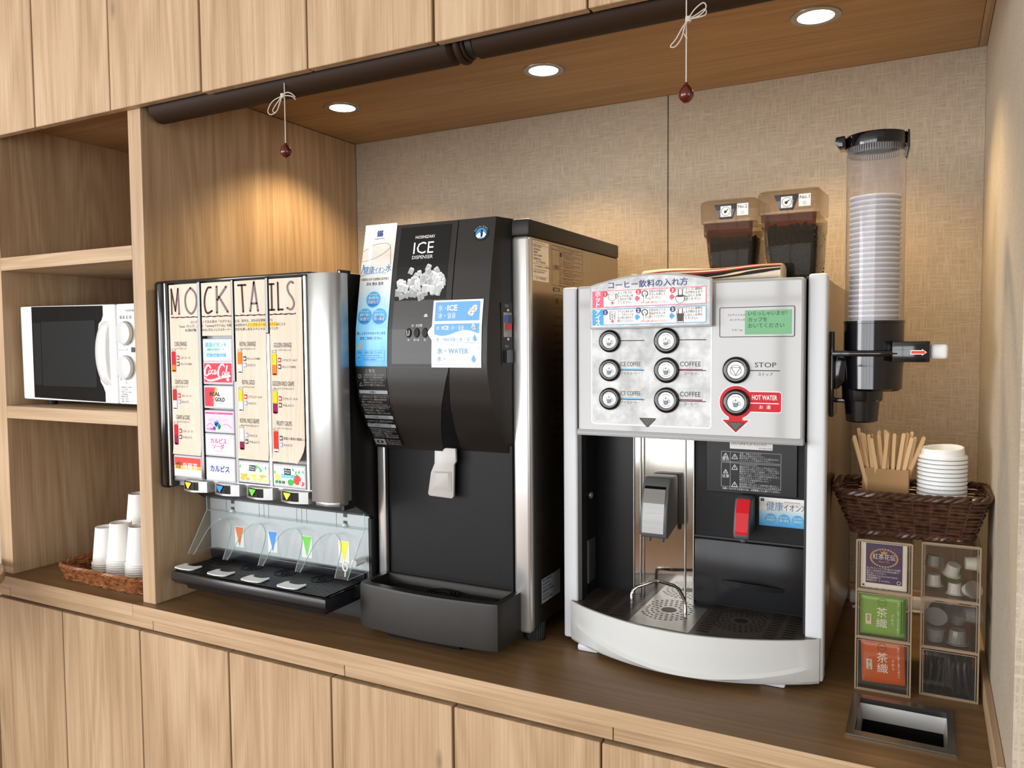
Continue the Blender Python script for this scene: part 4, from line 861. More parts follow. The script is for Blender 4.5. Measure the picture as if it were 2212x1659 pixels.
text('健康', -1.0270, 1.5955, 0.0165, MD, 'badge_deep', banner, 'lettering', 0.0015, fit=0.0275); text('イオン', -0.9985, 1.5960, 0.0130, MD, 'banner_blue', banner, 'lettering', 0.0015, fit=0.026); text('水', -0.9715, 1.5970, 0.0170, MD, 'badge_deep', banner, 'lettering', 0.0015, fit=0.0145); stroke(bez([(-1.0325, 1.5900), (-1.015, 1.5935), (-0.99, 1.5945), (-0.968, 1.5935)]), 0.0009, MD, 'banner_blue', banner, 'lettering', 0.0015)
stroke(bez([(-1.0320, 1.594), (-1.029, 1.605), (-1.0280, 1.613), (-1.0265, 1.605)]), 0.0018, MD, 'banner_blue', banner, 'lettering', 0.0015)
text('大阪府立大学 名誉教授 医学博士', -1.0310, 1.5800, 0.0060, MD, 'ink', banner, 'small_print', 0.0015, fit=0.0705); text('清水 教永 監修', -1.0165, 1.5700, 0.0076, MD, 'ink', banner, 'small_print', 0.0015, fit=0.043)
for (u, v, s1, s2, s0) in ((-0.9954, 1.5407, '免疫力', '抗酸化力', '本来の自然治癒力'), (-1.0138, 1.5066, '素早く届く', '浸透力', '素早く体に吸収'), (-0.9770, 1.5062, '自然の恵み', '潤い保湿', '肌をやさしく')):
    disc(u, v, 0.0178, MD, 'badge_blue', banner, 'badges', 0.0013, rv=0.0163); disc(u, v - 0.006, 0.014, MD, 'badge_deep', banner, 'badges', 0.0014, rv=0.0085)
    text(s0, u, v + 0.0088, 0.0036, MD, 'print_white', banner, 'small_print', 0.0016, 'C', fit=0.022); text(s1, u, v + 0.0005, 0.0070, MD, 'print_white', banner, 'lettering', 0.0016, 'C', fit=0.024); text(s2, u, v - 0.0075, 0.0075, MD, 'print_white', banner, 'lettering', 0.0016, 'C', fit=0.026)
text('優しくまろやかなイオン水を', -1.0310, 1.4700, 0.0068, MD, 'logo_navy', banner, 'small_print', 0.0015, fit=0.072); text('是非ご体感ください。', -1.0230, 1.4600, 0.0068, MD, 'logo_navy', banner, 'small_print', 0.0015, fit=0.056)
frame(-1.0310, 1.4155, -0.9610, 1.4385, 0.0005, 0.001, MD, 'badge_deep', banner, 'small_print', 0.0014); text('飲用・浴用に適しています', -1.0270, 1.4315, 0.0060, MD, 'badge_deep', banner, 'small_print', 0.0015, fit=0.060); text('Suitable for drinking and bathing', -1.0220, 1.4268, 0.0036, MD, 'badge_deep', banner, 'small_print', 0.0015, fit=0.048); text('健康イオン水は水素イオンを多く含む水です', -1.0280, 1.4222, 0.0036, MD, 'badge_deep', banner, 'small_print', 0.0015, fit=0.062); text('天然温泉と健康朝食', -1.015, 1.4180, 0.0036, MD, 'badge_deep', banner, 'small_print', 0.0015, fit=0.034)
poly([(-1.0330, 1.4395), (-1.0260, 1.4490), (-1.0120, 1.4550), (-1.0180, 1.4440), (-1.0280, 1.4395)], MD, 'glass_line', banner, 'glass_drawing', 0.0013)
# warning label on the lower left
wl = MB(); wl.grid(lambda u, v: MD(-1.0335 + 0.0765 * u, 1.2375 + (1.4025 - 1.2375) * v, 0.0007), 2, 20); warn = wl.build('warning_label', 'panel_black', IC, angle=60, recalc=False)
plain('label_grey', (140, 146, 150), 0.4); plain('print_dim', (150, 150, 148), 0.5)
text('⚠警告', -1.011, 1.3935, 0.0085, MD, 'print_dim', warn, 'lettering', 0.0012, fit=0.026)
Q = ['この機器を安全に正しく使用していただくため', 'に必ずお守りください。感電のおそれがあります', '電源コードを傷つけないでください', '製氷機の中に手を入れないでください', 'ぬれた手で電源プラグを触らないこと', '異常時は販売店へご連絡ください']
for i in range(5): text(Q[i], -1.0150, 1.3870 - i * 0.0052, 0.0044, MD, 'print_dim', warn, 'small_print', 0.0012, fit=0.052 - 0.004 * (i % 2))
ring(-1.0240, 1.3855, 0.004, 0.001, MD, 'print_dim', warn, 'symbols', 0.0012); stroke([(-1.027, 1.3660), (-1.0225, 1.3730), (-1.018, 1.3660), (-1.027, 1.3660)], 0.001, MD, 'print_dim', warn, 'symbols', 0.0012)
for zb, s_ in ((1.3500, 'お願い'), (1.2975, '「｢｣ が点滅したときは'), (1.2790, '「｢｣ が点灯したときは')):
    rect(-1.0300, zb, -0.9590, zb + 0.0072, MD, 'label_grey', warn, 'bars', 0.001); text(s_, -0.995, zb + 0.0016, 0.0052, MD, 'panel_black', warn, 'lettering', 0.0014, 'C')
for i, zz in enumerate((1.3420, 1.3365, 1.3310, 1.3255, 1.3190, 1.3135, 1.3080, 1.2905, 1.2850, 1.2735, 1.2690, 1.2645, 1.2600, 1.2555)): text(Q[i % 6], -1.0270, zz, 0.0044, MD, 'print_dim', warn, 'small_print', 0.0012, fit=0.064 - 0.012 * (i % 3 == 2))
frame(-1.0305, 1.3235, -0.9585, 1.3475, 0.0004, 0.001, MD, 'print_dim', warn, 'bars', 0.0011)
rect(-1.0300, 1.2395, -1.0020, 1.2525, MD, 'label_grey', warn, 'bars', 0.001); poly([(-1.0255, 1.246), (-1.020, 1.2495), (-1.012, 1.2495), (-1.0065, 1.246), (-1.012, 1.2425), (-1.020, 1.2425)], MD, 'panel_black', warn, 'symbols', 0.0013); disc(-1.016, 1.246, 0.0034, MD, 'label_grey', warn, 'symbols', 0.0016)
for i in range(3): text(Q[i + 2], -0.9985, 1.2490 - i * 0.0042, 0.0036, MD, 'print_dim', warn, 'small_print', 0.0012, fit=0.036)
# paper notice
plain('notice_blue', (98, 164, 222), 0.5); plain('notice_text_blue', (120, 176, 222), 0.5); plain('notice_pale', (228, 232, 240), 0.6)
nb = MB(); nb.grid(lambda u, v: MD(-0.8488 + 0.1110 * u, 1.4048 + (1.5337 - 1.4048) * v, 0.0012), 2, 10); nb.add([MD(-0.8488, 1.484, 0.0012), MD(-0.8599, 1.4725, 0.0012), MD(-0.8488, 1.457, 0.0012)], [(0, 1, 2)]); notice = nb.build('notice_sheet', 'paper_white', IC, angle=60, recalc=False)
rect(-0.8435, 1.4936, -0.7440, 1.5303, MD, 'notice_blue', notice, 'notice_print', 0.0016, nv=3); rect(-0.8430, 1.4760, -0.7432, 1.4882, MD, 'notice_blue', notice, 'notice_print', 0.0016, nv=2)
wv = [(-0.8430 + 0.0998 * i / 20, 1.4705 - 0.0052 * math.sin(2 * PI * i / 20 + 0.35)) for i in range(21)]; poly([(-0.8430, 1.476)] + wv + [(-0.7432, 1.476)], MD, 'notice_blue', notice, 'notice_print', 0.0016)
rect(-0.8430, 1.4520, -0.7432, 1.4527, MD, 'glass_line', notice, 'notice_print', 0.0016); rect(-0.8430, 1.4098, -0.7436, 1.4105, MD, 'glass_line', notice, 'notice_print', 0.0016); rect(-0.7437, 1.41, -0.7431, 1.4457, MD, 'glass_line', notice, 'notice_print', 0.0016)
N = 'notice_text'
text('氷・', -0.8365, 1.5135, 0.0128, MD, 'paper_white', notice, N, 0.002, fit=0.018); text('ICE', -0.8160, 1.5135, 0.0148, MD, 'paper_white', notice, N, 0.002, fit=0.0225, bold=0.03); text('冰・얼음', -0.8360, 1.4995, 0.0120, MD, 'paper_white', notice, N, 0.002, fit=0.040)
text('氷・', -0.8383, 1.4772, 0.0088, MD, 'paper_white', notice, N, 0.002, fit=0.013); text('ICE', -0.8250, 1.4772, 0.0102, MD, 'paper_white', notice, N, 0.002, fit=0.015, bold=0.03); text('・冰・얼음', -0.8092, 1.4772, 0.0088, MD, 'paper_white', notice, N, 0.002, fit=0.0335)
text('水・WATER・水・물', -0.8384, 1.4545, 0.0100, MD, 'notice_text_blue', notice, N, 0.002, fit=0.075); text('水・WATER', -0.8360, 1.4315, 0.0138, MD, 'notice_text_blue', notice, N, 0.002, fit=0.070, bold=0.015); text('水・', -0.8360, 1.4165, 0.0125, MD, 'notice_text_blue', notice, N, 0.002, fit=0.018); text('물', -0.8150, 1.4165, 0.0105, MD, 'notice_pale', notice, N, 0.002)
def drop(u, v, s): poly([(u, v + 1.9 * s), (u - 0.25 * s, v + 1.2 * s), (u - 0.75 * s, v + 0.4 * s)] + [(u + s * 0.86 * math.cos(a), v + s * 0.86 * math.sin(a)) for a in [PI + PI * j / 10 for j in range(11)]] + [(u + 0.75 * s, v + 0.4 * s), (u + 0.25 * s, v + 1.2 * s)], MD, 'notice_blue', notice, 'notice_print', 0.0018); stroke(bez([(u - 0.5 * s, v + 0.1 * s), (u - 0.45 * s, v - 0.35 * s), (u - 0.1 * s, v - 0.6 * s)]), 0.0009, MD, 'paper_white', notice, 'notice_print', 0.0021)
drop(-0.7525, 1.4585, 0.0050); drop(-0.7544, 1.4195, 0.0056)
def icecl(u, v, s, seed):
    r2 = random.Random(seed)
    for i in range(5):
        uu, vv = u + r2.uniform(-1, 1) * s, v + r2.uniform(-.8, .8) * s; a = r2.uniform(0, 1.5)
        pts = [(uu + s * 0.85 * math.cos(a + j * PI / 3) * (0.8 + 0.3 * r2.random()), vv + s * 0.75 * math.sin(a + j * PI / 3)) for j in range(6)]
        poly(pts, MD, ('paper_white', 'ice_4', 'notice_pale')[i % 3], notice, 'notice_print', 0.0018 + i * 0.0001); stroke([pts[0], (uu, vv), pts[2]], 0.0004, MD, 'ink_grey', notice, 'notice_print', 0.0024); stroke([(uu, vv), pts[4]], 0.0004, MD, 'ink_grey', notice, 'notice_print', 0.0024)
icecl(-0.7625, 1.5115, 0.0082, 2); icecl(-0.7560, 1.4818, 0.0042, 9)
# switch block on the door's right side
def sx(y): return -0.7265 + (0.0135) * (y - 0.0925) / 0.0875 + 0.0004
MS = lambda u, v, w: (sx(u) + w, u, v)
sw = MB(); pts = [(0.133, 1.4070), (0.170, 1.4070), (0.170, 1.5280), (0.133, 1.5280)]; sw.add([MS(u, v, 0.0006) for u, v in pts], [(0, 1, 2, 3)]); swp = sw.build('switch_plate', 'black_matte', IC, angle=0, recalc=False)
plain('switch_blue', (40, 90, 160), 0.4); plain('switch_red', (190, 30, 36), 0.4)
text('電源', 0.1440, 1.5195, 0.0062, MS, 'print_dim', swp, 'lettering', 0.0012); text('製氷', 0.1440, 1.4420, 0.0062, MS, 'print_dim', swp, 'lettering', 0.0012)
def sbox(u0, u1, v0, v1, t, mat, nm):
    b = MB(); P0 = [MS(u, v, 0.0006) for u, v in ((u0, v0), (u1, v0), (u1, v1), (u0, v1))]; P1 = [MS(u, v, t) for u, v in ((u0, v0), (u1, v0), (u1, v1), (u0, v1))]
    b.add(P0 + P1, [(4, 5, 6, 7), (0, 1, 5, 4), (1, 2, 6, 5), (2, 3, 7, 6), (3, 0, 4, 7)]); return b.build(nm, mat, swp, angle=0)
sbox(0.140, 0.165, 1.4620, 1.5090, 0.0012, 'print_dim', 'breaker_plate'); sbox(0.142, 0.151, 1.4900, 1.5040, 0.004, 'switch_blue', 'rocker'); sbox(0.152, 0.163, 1.4885, 1.5045, 0.0045, 'ink_grey', 'rocker'); sbox(0.1445, 0.157, 1.4760, 1.4875, 0.005, 'switch_red', 'lever'); sbox(0.142, 0.162, 1.4130, 1.4370, 0.006, 'black_gloss', 'rocker')
for zz in (1.5135, 1.4580): sbox(0.1515, 0.1555, zz - 0.002, zz + 0.002, 0.002, 'column_chrome', 'screw')
# labels on the steel side
MR = planeX(-0.680); plain('side_paper', (214, 202, 184), 0.5); plain('side_ink', (58, 46, 34), 0.5)
rect(0.1885, 1.5715, 0.2625, 1.6490, MR, 'side_paper', IC, 'rating_label', 0.0005)
text('ホシザキアイスディスペンサー', 0.1985, 1.6440, 0.0042, MR, 'side_ink', IC, 'rating_print', 0.0008, fit=0.050)
for i, (s_, u_, z_, h_) in enumerate((('形名 DCM-60', 0.194, 1.6370, 0.0058), ('電源 単相100V', 0.194, 1.6310, 0.0046), ('消費電力', 0.194, 1.6255, 0.0046), ('冷媒 R134a 充填量', 0.194, 1.6200, 0.0044), ('製造番号 L06051', 0.194, 1.6130, 0.0046), ('ホシザキ株式会社', 0.204, 1.6070, 0.0056), ('フロン回収破壊法・第一種特定製品', 0.198, 1.5985, 0.0044), ('１フロンをみだりに大気中に放出しない', 0.192, 1.5925, 0.0036), ('２廃棄する場合は回収が必要です', 0.192, 1.5880, 0.0036), ('ホシザキ株式会社', 0.204, 1.5750, 0.0056))): text(s_, u_, z_, h_, MR, 'side_ink', IC, 'rating_print', 0.0008)
for zz in (1.6415, 1.6045, 1.5800): rect(0.1895, zz, 0.2615, zz + 0.0005, MR, 'side_ink', IC, 'rating_print', 0.0007)
def sframe(a, b, c, d): frame(a, b, c, d, 0.0007, 0.001, MR, 'side_ink', IC, 'caution_print', 0.0005)
sframe(0.278, 1.5675, 0.440, 1.6490); rect(0.278, 1.6405, 0.44, 1.6411, MR, 'side_ink', IC, 'caution_print', 0.0006); rect(0.3155, 1.5675, 0.3163, 1.6405, MR, 'side_ink', IC, 'caution_print', 0.0006)
text('サービスマン以外のかたは、分解・修理しないでください', 0.308, 1.6435, 0.0040, MR, 'side_ink', IC, 'caution_text', 0.0007, fit=0.11); text('⚠警告', 0.282, 1.6010, 0.0105, MR, 'side_ink', IC, 'caution_text', 0.0007, fit=0.031)
for i, zz in enumerate((1.6330, 1.6140, 1.5960, 1.5790)):
    rect(0.3163, zz - 0.0105, 0.44, zz - 0.0100, MR, 'side_ink', IC, 'caution_print', 0.0006)
    if i == 0: disc(0.324, zz, 0.005, MR, 'side_ink', IC, 'caution_print', 0.0006)
    else: stroke([(0.3185, zz - 0.005), (0.324, zz + 0.005), (0.3295, zz - 0.005), (0.3185, zz - 0.005)], 0.001, MR, 'side_ink', IC, 'caution_print', 0.0006)
    for j in range(3): text(('感電のおそれがあります', '製品の内部に手を入れたり物を入れないでください', '火災や感電の原因になります')[j], 0.334, zz + 0.0030 - j * 0.0048, 0.0042, MR, 'side_ink', IC, 'caution_text', 0.0007, fit=(0.05, 0.095, 0.06)[j])
rrect(0.285, 1.556, 0.316, 1.5635, 0.002, MR, 'side_ink', IC, 'caution_print', 0.0006); text('取扱要領', 0.289, 1.5575, 0.0055, MR, 'side_paper', IC, 'caution_text', 0.0008)
sframe(0.284, 1.522, 0.44, 1.549); rect(0.298, 1.530, 0.309, 1.541, MR, 'side_ink', IC, 'caution_print', 0.0006)
for i in range(16): text(('貯氷庫内の氷を補充するときは', '製氷水皿や給水タンクを清掃する', '電源プラグを抜いてください', '定期的に水抜きをしてください')[i % 4], 0.285, 1.500 - i * 0.0175, 0.0066, MR, 'side_ink', IC, 'caution_text', 0.0007, fit=(0.14, 0.13, 0.11, 0.15)[i % 4])
rect(0.22, 0.925, 0.31, 0.975, MR, 'label_grey', IC, 'serial_label', 0.0005)
for i in range(6): text(('警告 感電注意', 'HOSHIZAKI', '形名 DCM-60K', '製造番号 Z0054001', '||||| ||| |||| ||', 'MADE IN JAPAN')[i], 0.225, 0.968 - i * 0.0075, 0.0065, MR, 'panel_black', IC, 'serial_print', 0.0008)
# cavity, lever, drip tray
cav = MB(); cav.add([(-1.0225, 0.169, 0.95), (-1.0225, 0.169, 1.24), (-0.995, 0.235, 1.24), (-0.995, 0.235, 0.95), (-0.7350, 0.235, 1.24), (-0.7350, 0.235, 0.95), (-0.7150, 0.169, 1.24), (-0.7150, 0.169, 0.95)], [(0, 1, 2, 3), (3, 2, 4, 5), (5, 4, 6, 7)])
MB().box(-1.021, -0.716, 0.172, 0.179, 0.93, 1.25).build('cavity_lining', 'charcoal_dark', IC, angle=0)
MB().box(-1.0222, -1.0165, 0.166, 0.180, 0.95, 1.25, 0.001).build('cavity_edge', 'charcoal_dark', IC, angle=0); MB().box(-0.7215, -0.7155, 0.166, 0.180, 0.95, 1.25, 0.001).build('cavity_edge', 'charcoal_dark', IC, angle=0)
plain('lever_grey', (176, 174, 170), 0.35)
lv = MB(); lpts = [(-0.8860, 1.2400), (-0.8360, 1.2400), (-0.8350, 1.2130), (-0.8400, 1.2070), (-0.8420, 1.1420), (-0.8460, 1.1375), (-0.9000, 1.1390), (-0.9040, 1.1430), (-0.8960, 1.1880), (-0.8870, 1.2070)]
lv.prism(lpts, 0.150, 0.157, 'Y', 0.002, 2); lever = lv.build('lever', 'lever_grey', IC)
fr_ = MB(); q0 = [(-0.8900, 1.1900), (-0.8460, 1.1920), (-0.8450, 1.1560), (-0.8480, 1.1520), (-0.8930, 1.1510), (-0.8955, 1.1550)]; q1 = [(-0.8795, 1.1885), (-0.8515, 1.1895), (-0.8510, 1.1625), (-0.8530, 1.1600), (-0.8790, 1.1600), (-0.8810, 1.1630)]
n_ = 6; fr_.add([(p[0], 0.1492, p[1]) for p in q0] + [(p[0], 0.1455, p[1]) for p in q1] + [(p[0], 0.1478, p[1]) for p in [((a[0] + b[0]) / 2, (a[1] + b[1]) / 2) for a, b in zip(q0, q1)]], [(i, (i + 1) % n_, 2 * n_ + (i + 1) % n_, 2 * n_ + i) for i in range(n_)] + [(2 * n_ + i, 2 * n_ + (i + 1) % n_, n_ + (i + 1) % n_, n_ + i) for i in range(n_)] + [tuple(range(n_, 2 * n_))])
fr_.build('finger_pad', 'lever_grey', lever, angle=30)
def trayfront(x): return 0.0795 - 0.014 * math.sin(PI * (x + 1.031) / 0.331)
tp = [(-1.0310, 0.178)] + [(-1.0310 + 0.331 * i / 20, trayfront(-1.0310 + 0.331 * i / 20)) for i in range(21)] + [(-0.7000, 0.178)]
tp[1] = (-1.0310, 0.088); tp.insert(2, (-1.0270, 0.0810)); tp[-2] = (-0.7000, 0.092); tp.insert(-2, (-0.7050, 0.0815))
tm = MB(); nT = len(tp)
def ins(p, k): c = (-0.8655, 0.13); return (c[0] + (p[0] - c[0]) * (1 - k * 0.6), c[1] + (p[1] - c[1]) * (1 - k * 1.9))
loops = [([p for p in tp], 0.8720), ([p for p in tp], 0.9560), ([ins(p, 0.012) for p in tp], 0.9610), ([ins(p, 0.15) for p in tp], 0.9615), ([ins(p, 0.17) for p in tp], 0.9590), ([ins(p, 0.18) for p in tp], 0.9330)]
vs = [(p[0], p[1], z) for L_, z in loops for p in L_]; fs = []
for k in range(len(loops) - 1):
    for i in range(nT): fs.append((k * nT + i, k * nT + (i + 1) % nT, (k + 1) * nT + (i + 1) % nT, (k + 1) * nT + i))
fs.append(tuple(range(nT))[::-1]); fs.append(tuple((len(loops) - 1) * nT + i for i in range(nT)))
tm.add(vs, fs); tm.build('drip_tray', 'charcoal', IC, angle=40)
MB().box(-0.975, -0.800, 0.100, 0.16, 0.8502, 0.8722, 0.004).build('tray_foot', 'charcoal_dark', IC)
gm = MB()
for i in range(11): gm.box(-0.985, -0.745, 0.104 + i * 0.0058, 0.1075 + i * 0.0058, 0.934, 0.944)
gm.build('grille', 'black_matte', IC, angle=0)
gb = MB(); 
for rr in (0.034, 0.026, 0.018): gb.tube([(-0.862 + rr * math.cos(2 * PI * j / 30), 0.134 + rr * 0.75 * math.sin(2 * PI * j / 30), 0.946) for j in range(30)], 0.0022, 6, closed=True)
gb.build('grille_rings', 'black_matte', IC)
def foot(parent, x, y, r, z0, z1):
    n2 = 48; b = MB(); b.lathe([(1e-6, 0), (r * 1.02, 0), (r * 1.02, 0.004)], (x, y, z0), 24); rib = [(x + (r if j % 2 else r * 0.93) * math.cos(2 * PI * j / n2), y + (r if j % 2 else r * 0.93) * math.sin(2 * PI * j / n2)) for j in range(n2)]; b.prism(rib, z0 + 0.002, z1, 'Z'); return b.build('foot', 'rubber', parent, angle=30)
for x, y in ((-0.705 + 0.008, 0.228), (-1.022, 0.228), (-0.705, 0.62), (-1.022, 0.62)): foot(IC, x, y, 0.0195, 0.8502, 0.888)
# ---------------------------------------------------------------- coffee machine
CF = thing('coffee_machine', (-0.392, 0.45, 0.85), 'white and grey coffee machine with round black buttons and curved front tray', 'coffee machine')
MB().box(-0.6325, -0.1525, 0.337, 0.745, 0.872, 1.5555, 0.004).build('body', 'steel_side', CF)
b = MB(); b.box(-0.6325, -0.606, 0.25, 0.337, 0.872, 1.555); b.box(-0.181, -0.1525, 0.25, 0.337, 0.872, 1.555); b.build('side_wall', 'steel_side', CF, angle=0, recalc=False)
MB().box(-0.606, -0.181, 0.236, 0.337, 1.276, 1.555).build('head', 'machine_grey', CF, angle=0)
MB().box(-0.606, -0.181, 0.24, 0.337, 0.872, 0.935).build('base', 'black_matte', CF, angle=0)
MB().box(-0.6365, -0.6065, 0.232, 0.262, 0.8620, 1.5580, 0.005, 3).build('column', 'machine_white', CF)
MB().box(-0.6060, -0.5985, 0.236, 0.262, 0.9400, 1.5560).build('column_seam', 'black_matte', CF, angle=0)
MB().box(-0.1810, -0.1505, 0.232, 0.262, 0.8620, 1.5635, 0.005, 3).build('column', 'machine_white', CF)
MB().box(-0.1846, -0.1812, 0.236, 0.262, 0.9400, 1.5600).build('column_seam', 'black_matte', CF, angle=0)
for x, y in ((-0.60, 0.30), (-0.178, 0.30), (-0.60, 0.70), (-0.178, 0.70)): foot(CF, x, y, 0.014, 0.8502, 0.8725)
for x in (-0.575, -0.2300):
    MB().box(x - 0.022, x + 0.022, 0.2050, 0.25, 0.8502, 0.8640, 0.005).build('tray_foot', 'machine_white', CF)
# front panel
m, n, l, bs = new_mat('panel_mottled'); tc = n.new('ShaderNodeTexCoord'); nz = n.new('ShaderNodeTexNoise'); nz.inputs['Scale'].default_value = 45; nz.inputs['Detail'].default_value = 5; l.new(tc.outputs['Object'], nz.inputs['Vector'])
rp = n.new('ShaderNodeValToRGB'); l.new(nz.outputs['Fac'], rp.inputs['Fac']); rp.color_ramp.elements[0].position = 0.35; rp.color_ramp.elements[0].color = (*lin((164, 166, 166)), 1); rp.color_ramp.elements[1].position = 0.65; rp.color_ramp.elements[1].color = (*lin((204, 206, 206)), 1)
l.new(rp.outputs['Color'], bs.inputs['Base Color']); bs.inputs['Roughness'].default_value = 0.09; MATS['panel_mottled'] = m
fp = MB().box(-0.5970, -0.1850, 0.2150, 0.238, 1.2770, 1.5575, 0.004, 2).build('front_panel', 'machine_grey', CF)
FPX = planeY(0.2150)
rrect(-0.5925, 1.2840, -0.1890, 1.5525, 0.003, FPX, 'panel_glossy', fp, 'glossy_film', 0.0003)
rrect(-0.5675, 1.2960, -0.3405, 1.5000, 0.005, FPX, 'panel_mottled', fp, 'mottled_film', 0.0005)
frame(-0.5690, 1.2945, -0.3390, 1.5015, 0.0022, 0.007, FPX, 'white_plastic', fp, 'white_border', 0.0007)
MB().prism([(0.2145, 1.2840), (0.2105, 1.2780), (0.2125, 1.2725), (0.238, 1.2725), (0.238, 1.2840)], -0.5975, -0.1845, 'X', 0.001).build('lower_lip', 'machine_grey', CF)
plain('ink_black', (22, 22, 24), 0.5); plain('label_blue', (130, 190, 224), 0.5); plain('label_maroon', (140, 46, 72), 0.5)
for (u0, u1, z) in ((-0.5111, -0.4634, 1.4532), (-0.3991, -0.3494, 1.4535), (-0.5111, -0.4634, 1.3981), (-0.3991, -0.3494, 1.3986), (-0.5111, -0.4634, 1.3436), (-0.3991, -0.3494, 1.3430), (-0.2723, -0.2232, 1.3993)):
    rect(u0, z - 0.0008, u1, z + 0.0008, FPX, 'ink_black', fp, 'label_lines', 0.0008)
for z, dz in ((1.3981, 0), (1.3436, -0.0545)):
    rect(-0.5111, z + 0.0008, -0.4690, z + 0.0036, FPX, 'label_blue', fp, 'label_lines', 0.0008); rect(-0.3991, z + 0.0006, -0.3560, z + 0.0030, FPX, 'label_maroon', fp, 'label_lines', 0.0009)
    text('ICE COFFEE', -0.5100, z + 0.0073, 0.0118, FPX, 'ink_grey', fp, 'button_text', 0.0009, fit=0.0395); text('アイスコーヒー', -0.5090, z - 0.0078, 0.0062, FPX, 'ink_grey', fp, 'button_text', 0.0009, fit=0.0372)
    text('COFFEE', -0.3965, z + 0.0078, 0.0124, FPX, 'ink_black', fp, 'button_text', 0.0009, fit=0.0378); text('コーヒー', -0.3895, z - 0.0075, 0.0068, FPX, 'ink_black', fp, 'button_text', 0.0009, fit=0.024)
    for (a, c) in ((-0.5110, -0.4681), (-0.3990, -0.3552)): frame(a, z - 0.0105, c, z + 0.0225, 0.0003, 0.001, FPX, 'print_grey', fp, 'clear_sticker', 0.0008)
text('STOP', -0.2651, 1.4050, 0.0122, FPX, 'ink_black', fp, 'button_text', 0.0009, fit=0.0360); text('ストップ', -0.2594, 1.3905, 0.0066, FPX, 'ink_black', fp, 'button_text', 0.0009, fit=0.0245)
# hot water sticker
plain('sticker_red', (196, 20, 34), 0.4, spec=0.2); plain('led_dark', (44, 48, 34), 0.4); plain('led_dot', (88, 92, 70), 0.4)
def hot(off, mat, w):
    disc(-0.2960, 1.3433, 0.0290 + off, FPX, mat, fp, 'hot_water_sticker', w, n=40); rrect(-0.2960, 1.3278 - off, -0.2207 + off, 1.3622 + off, 0.004 + off, FPX, mat, fp, 'hot_water_sticker', w + 0.00001)
    rect(-0.3088 - off, 1.3120, -0.2850 + off, 1.3250, FPX, mat, fp, 'hot_water_sticker', w + 0.00002)
    poly([(-0.3200 - 1.6 * off, 1.3122 + off), (-0.2745 + 1.6 * off, 1.3122 + off), (-0.2745 + 1.6 * off, 1.3118 - off * .3), (-0.2967, 1.2900 - 1.5 * off), (-0.3200 - 1.6 * off, 1.3118 - off * .3)], FPX, mat, fp, 'hot_water_sticker', w + 0.00003)
hot(0.0012, 'white_plastic', 0.0006); hot(0.0, 'sticker_red', 0.0009)
text('HOT WATER', -0.2690, 1.3487, 0.0118, FPX, 'white_plastic', fp, 'button_text', 0.0013, fit=0.0418, bold=0.01); rect(-0.2719, 1.3420, -0.2242, 1.3434, FPX, 'white_plastic', fp, 'label_lines', 0.0013); text('お  湯', -0.2568, 1.3335, 0.0072, FPX, 'white_plastic', fp, 'button_text', 0.0013, fit=0.019)
for (x0, x1, xc, zt, zb, nm) in ((-0.4725, -0.4420, -0.4573, 1.3098, 1.2930, 0), (-0.3116, -0.2823, -0.2968, 1.3084, 1.2942, 0)):
    t_ = MB().prism([(x0, zt), (x1, zt), (x1, zt - 0.002), (xc + 0.0015, zb), (xc - 0.0015, zb), (x0, zt - 0.002)], 0.2132, 0.2150, 'Y', 0.0006, 1).build('indicator', 'led_dark', CF)
    for i in range(5):
        for j in range(4):
            u = x0 + 0.004 + i * 0.0055 + (0.0027 if j % 2 else 0); v = zt - 0.0028 - j * 0.0036
            lim = (zt - v) / (zt - zb) * (x1 - x0) / 2
            if u > x0 + lim + 0.0016 and u < x1 - lim - 0.0016: disc(u, v, 0.0016, planeY(0.2132), 'led_dot', t_, 'led_dots', 0.0003, n=8)
# display
plain('lcd_green', (66, 148, 84), 0.25, emit=0.08); plain('lcd_ink', (18, 44, 26), 0.5)
disp = MB().prism(rrect_pts(-0.3258, 1.4572, -0.1995, 1.5096, 0.003), 0.2138, 0.2150, 'Y').build('display', 'panel_glossy', CF, angle=0)
MDp = planeY(0.2138); frame(-0.3258, 1.4572, -0.1995, 1.5096, 0.0012, 0.003, MDp, 'ink_black', disp, 'display_frame', 0.0004); rect(-0.2820, 1.4618, -0.2046, 1.5035, MDp, 'lcd_green', disp, 'screen', 0.0004)
text('いらっしゃいませ！', -0.2765, 1.4948, 0.0088, MDp, 'lcd_ink', disp, 'screen_text', 0.0008, fit=0.064); text('カップを', -0.2765, 1.4840, 0.0088, MDp, 'lcd_ink', disp, 'screen_text', 0.0008, fit=0.032); text('おいてください', -0.2765, 1.4738, 0.0088, MDp, 'lcd_ink', disp, 'screen_text', 0.0008, fit=0.060)
for s_, u, v in (('コンディション▸', -0.3119, 1.4945), ('メンテナンス▸', -0.3080, 1.4860), ('アラーム▸', -0.3040, 1.4681)): text(s_, u, v, 0.0044, MDp, 'ink_grey', disp, 'screen_text', 0.0008)
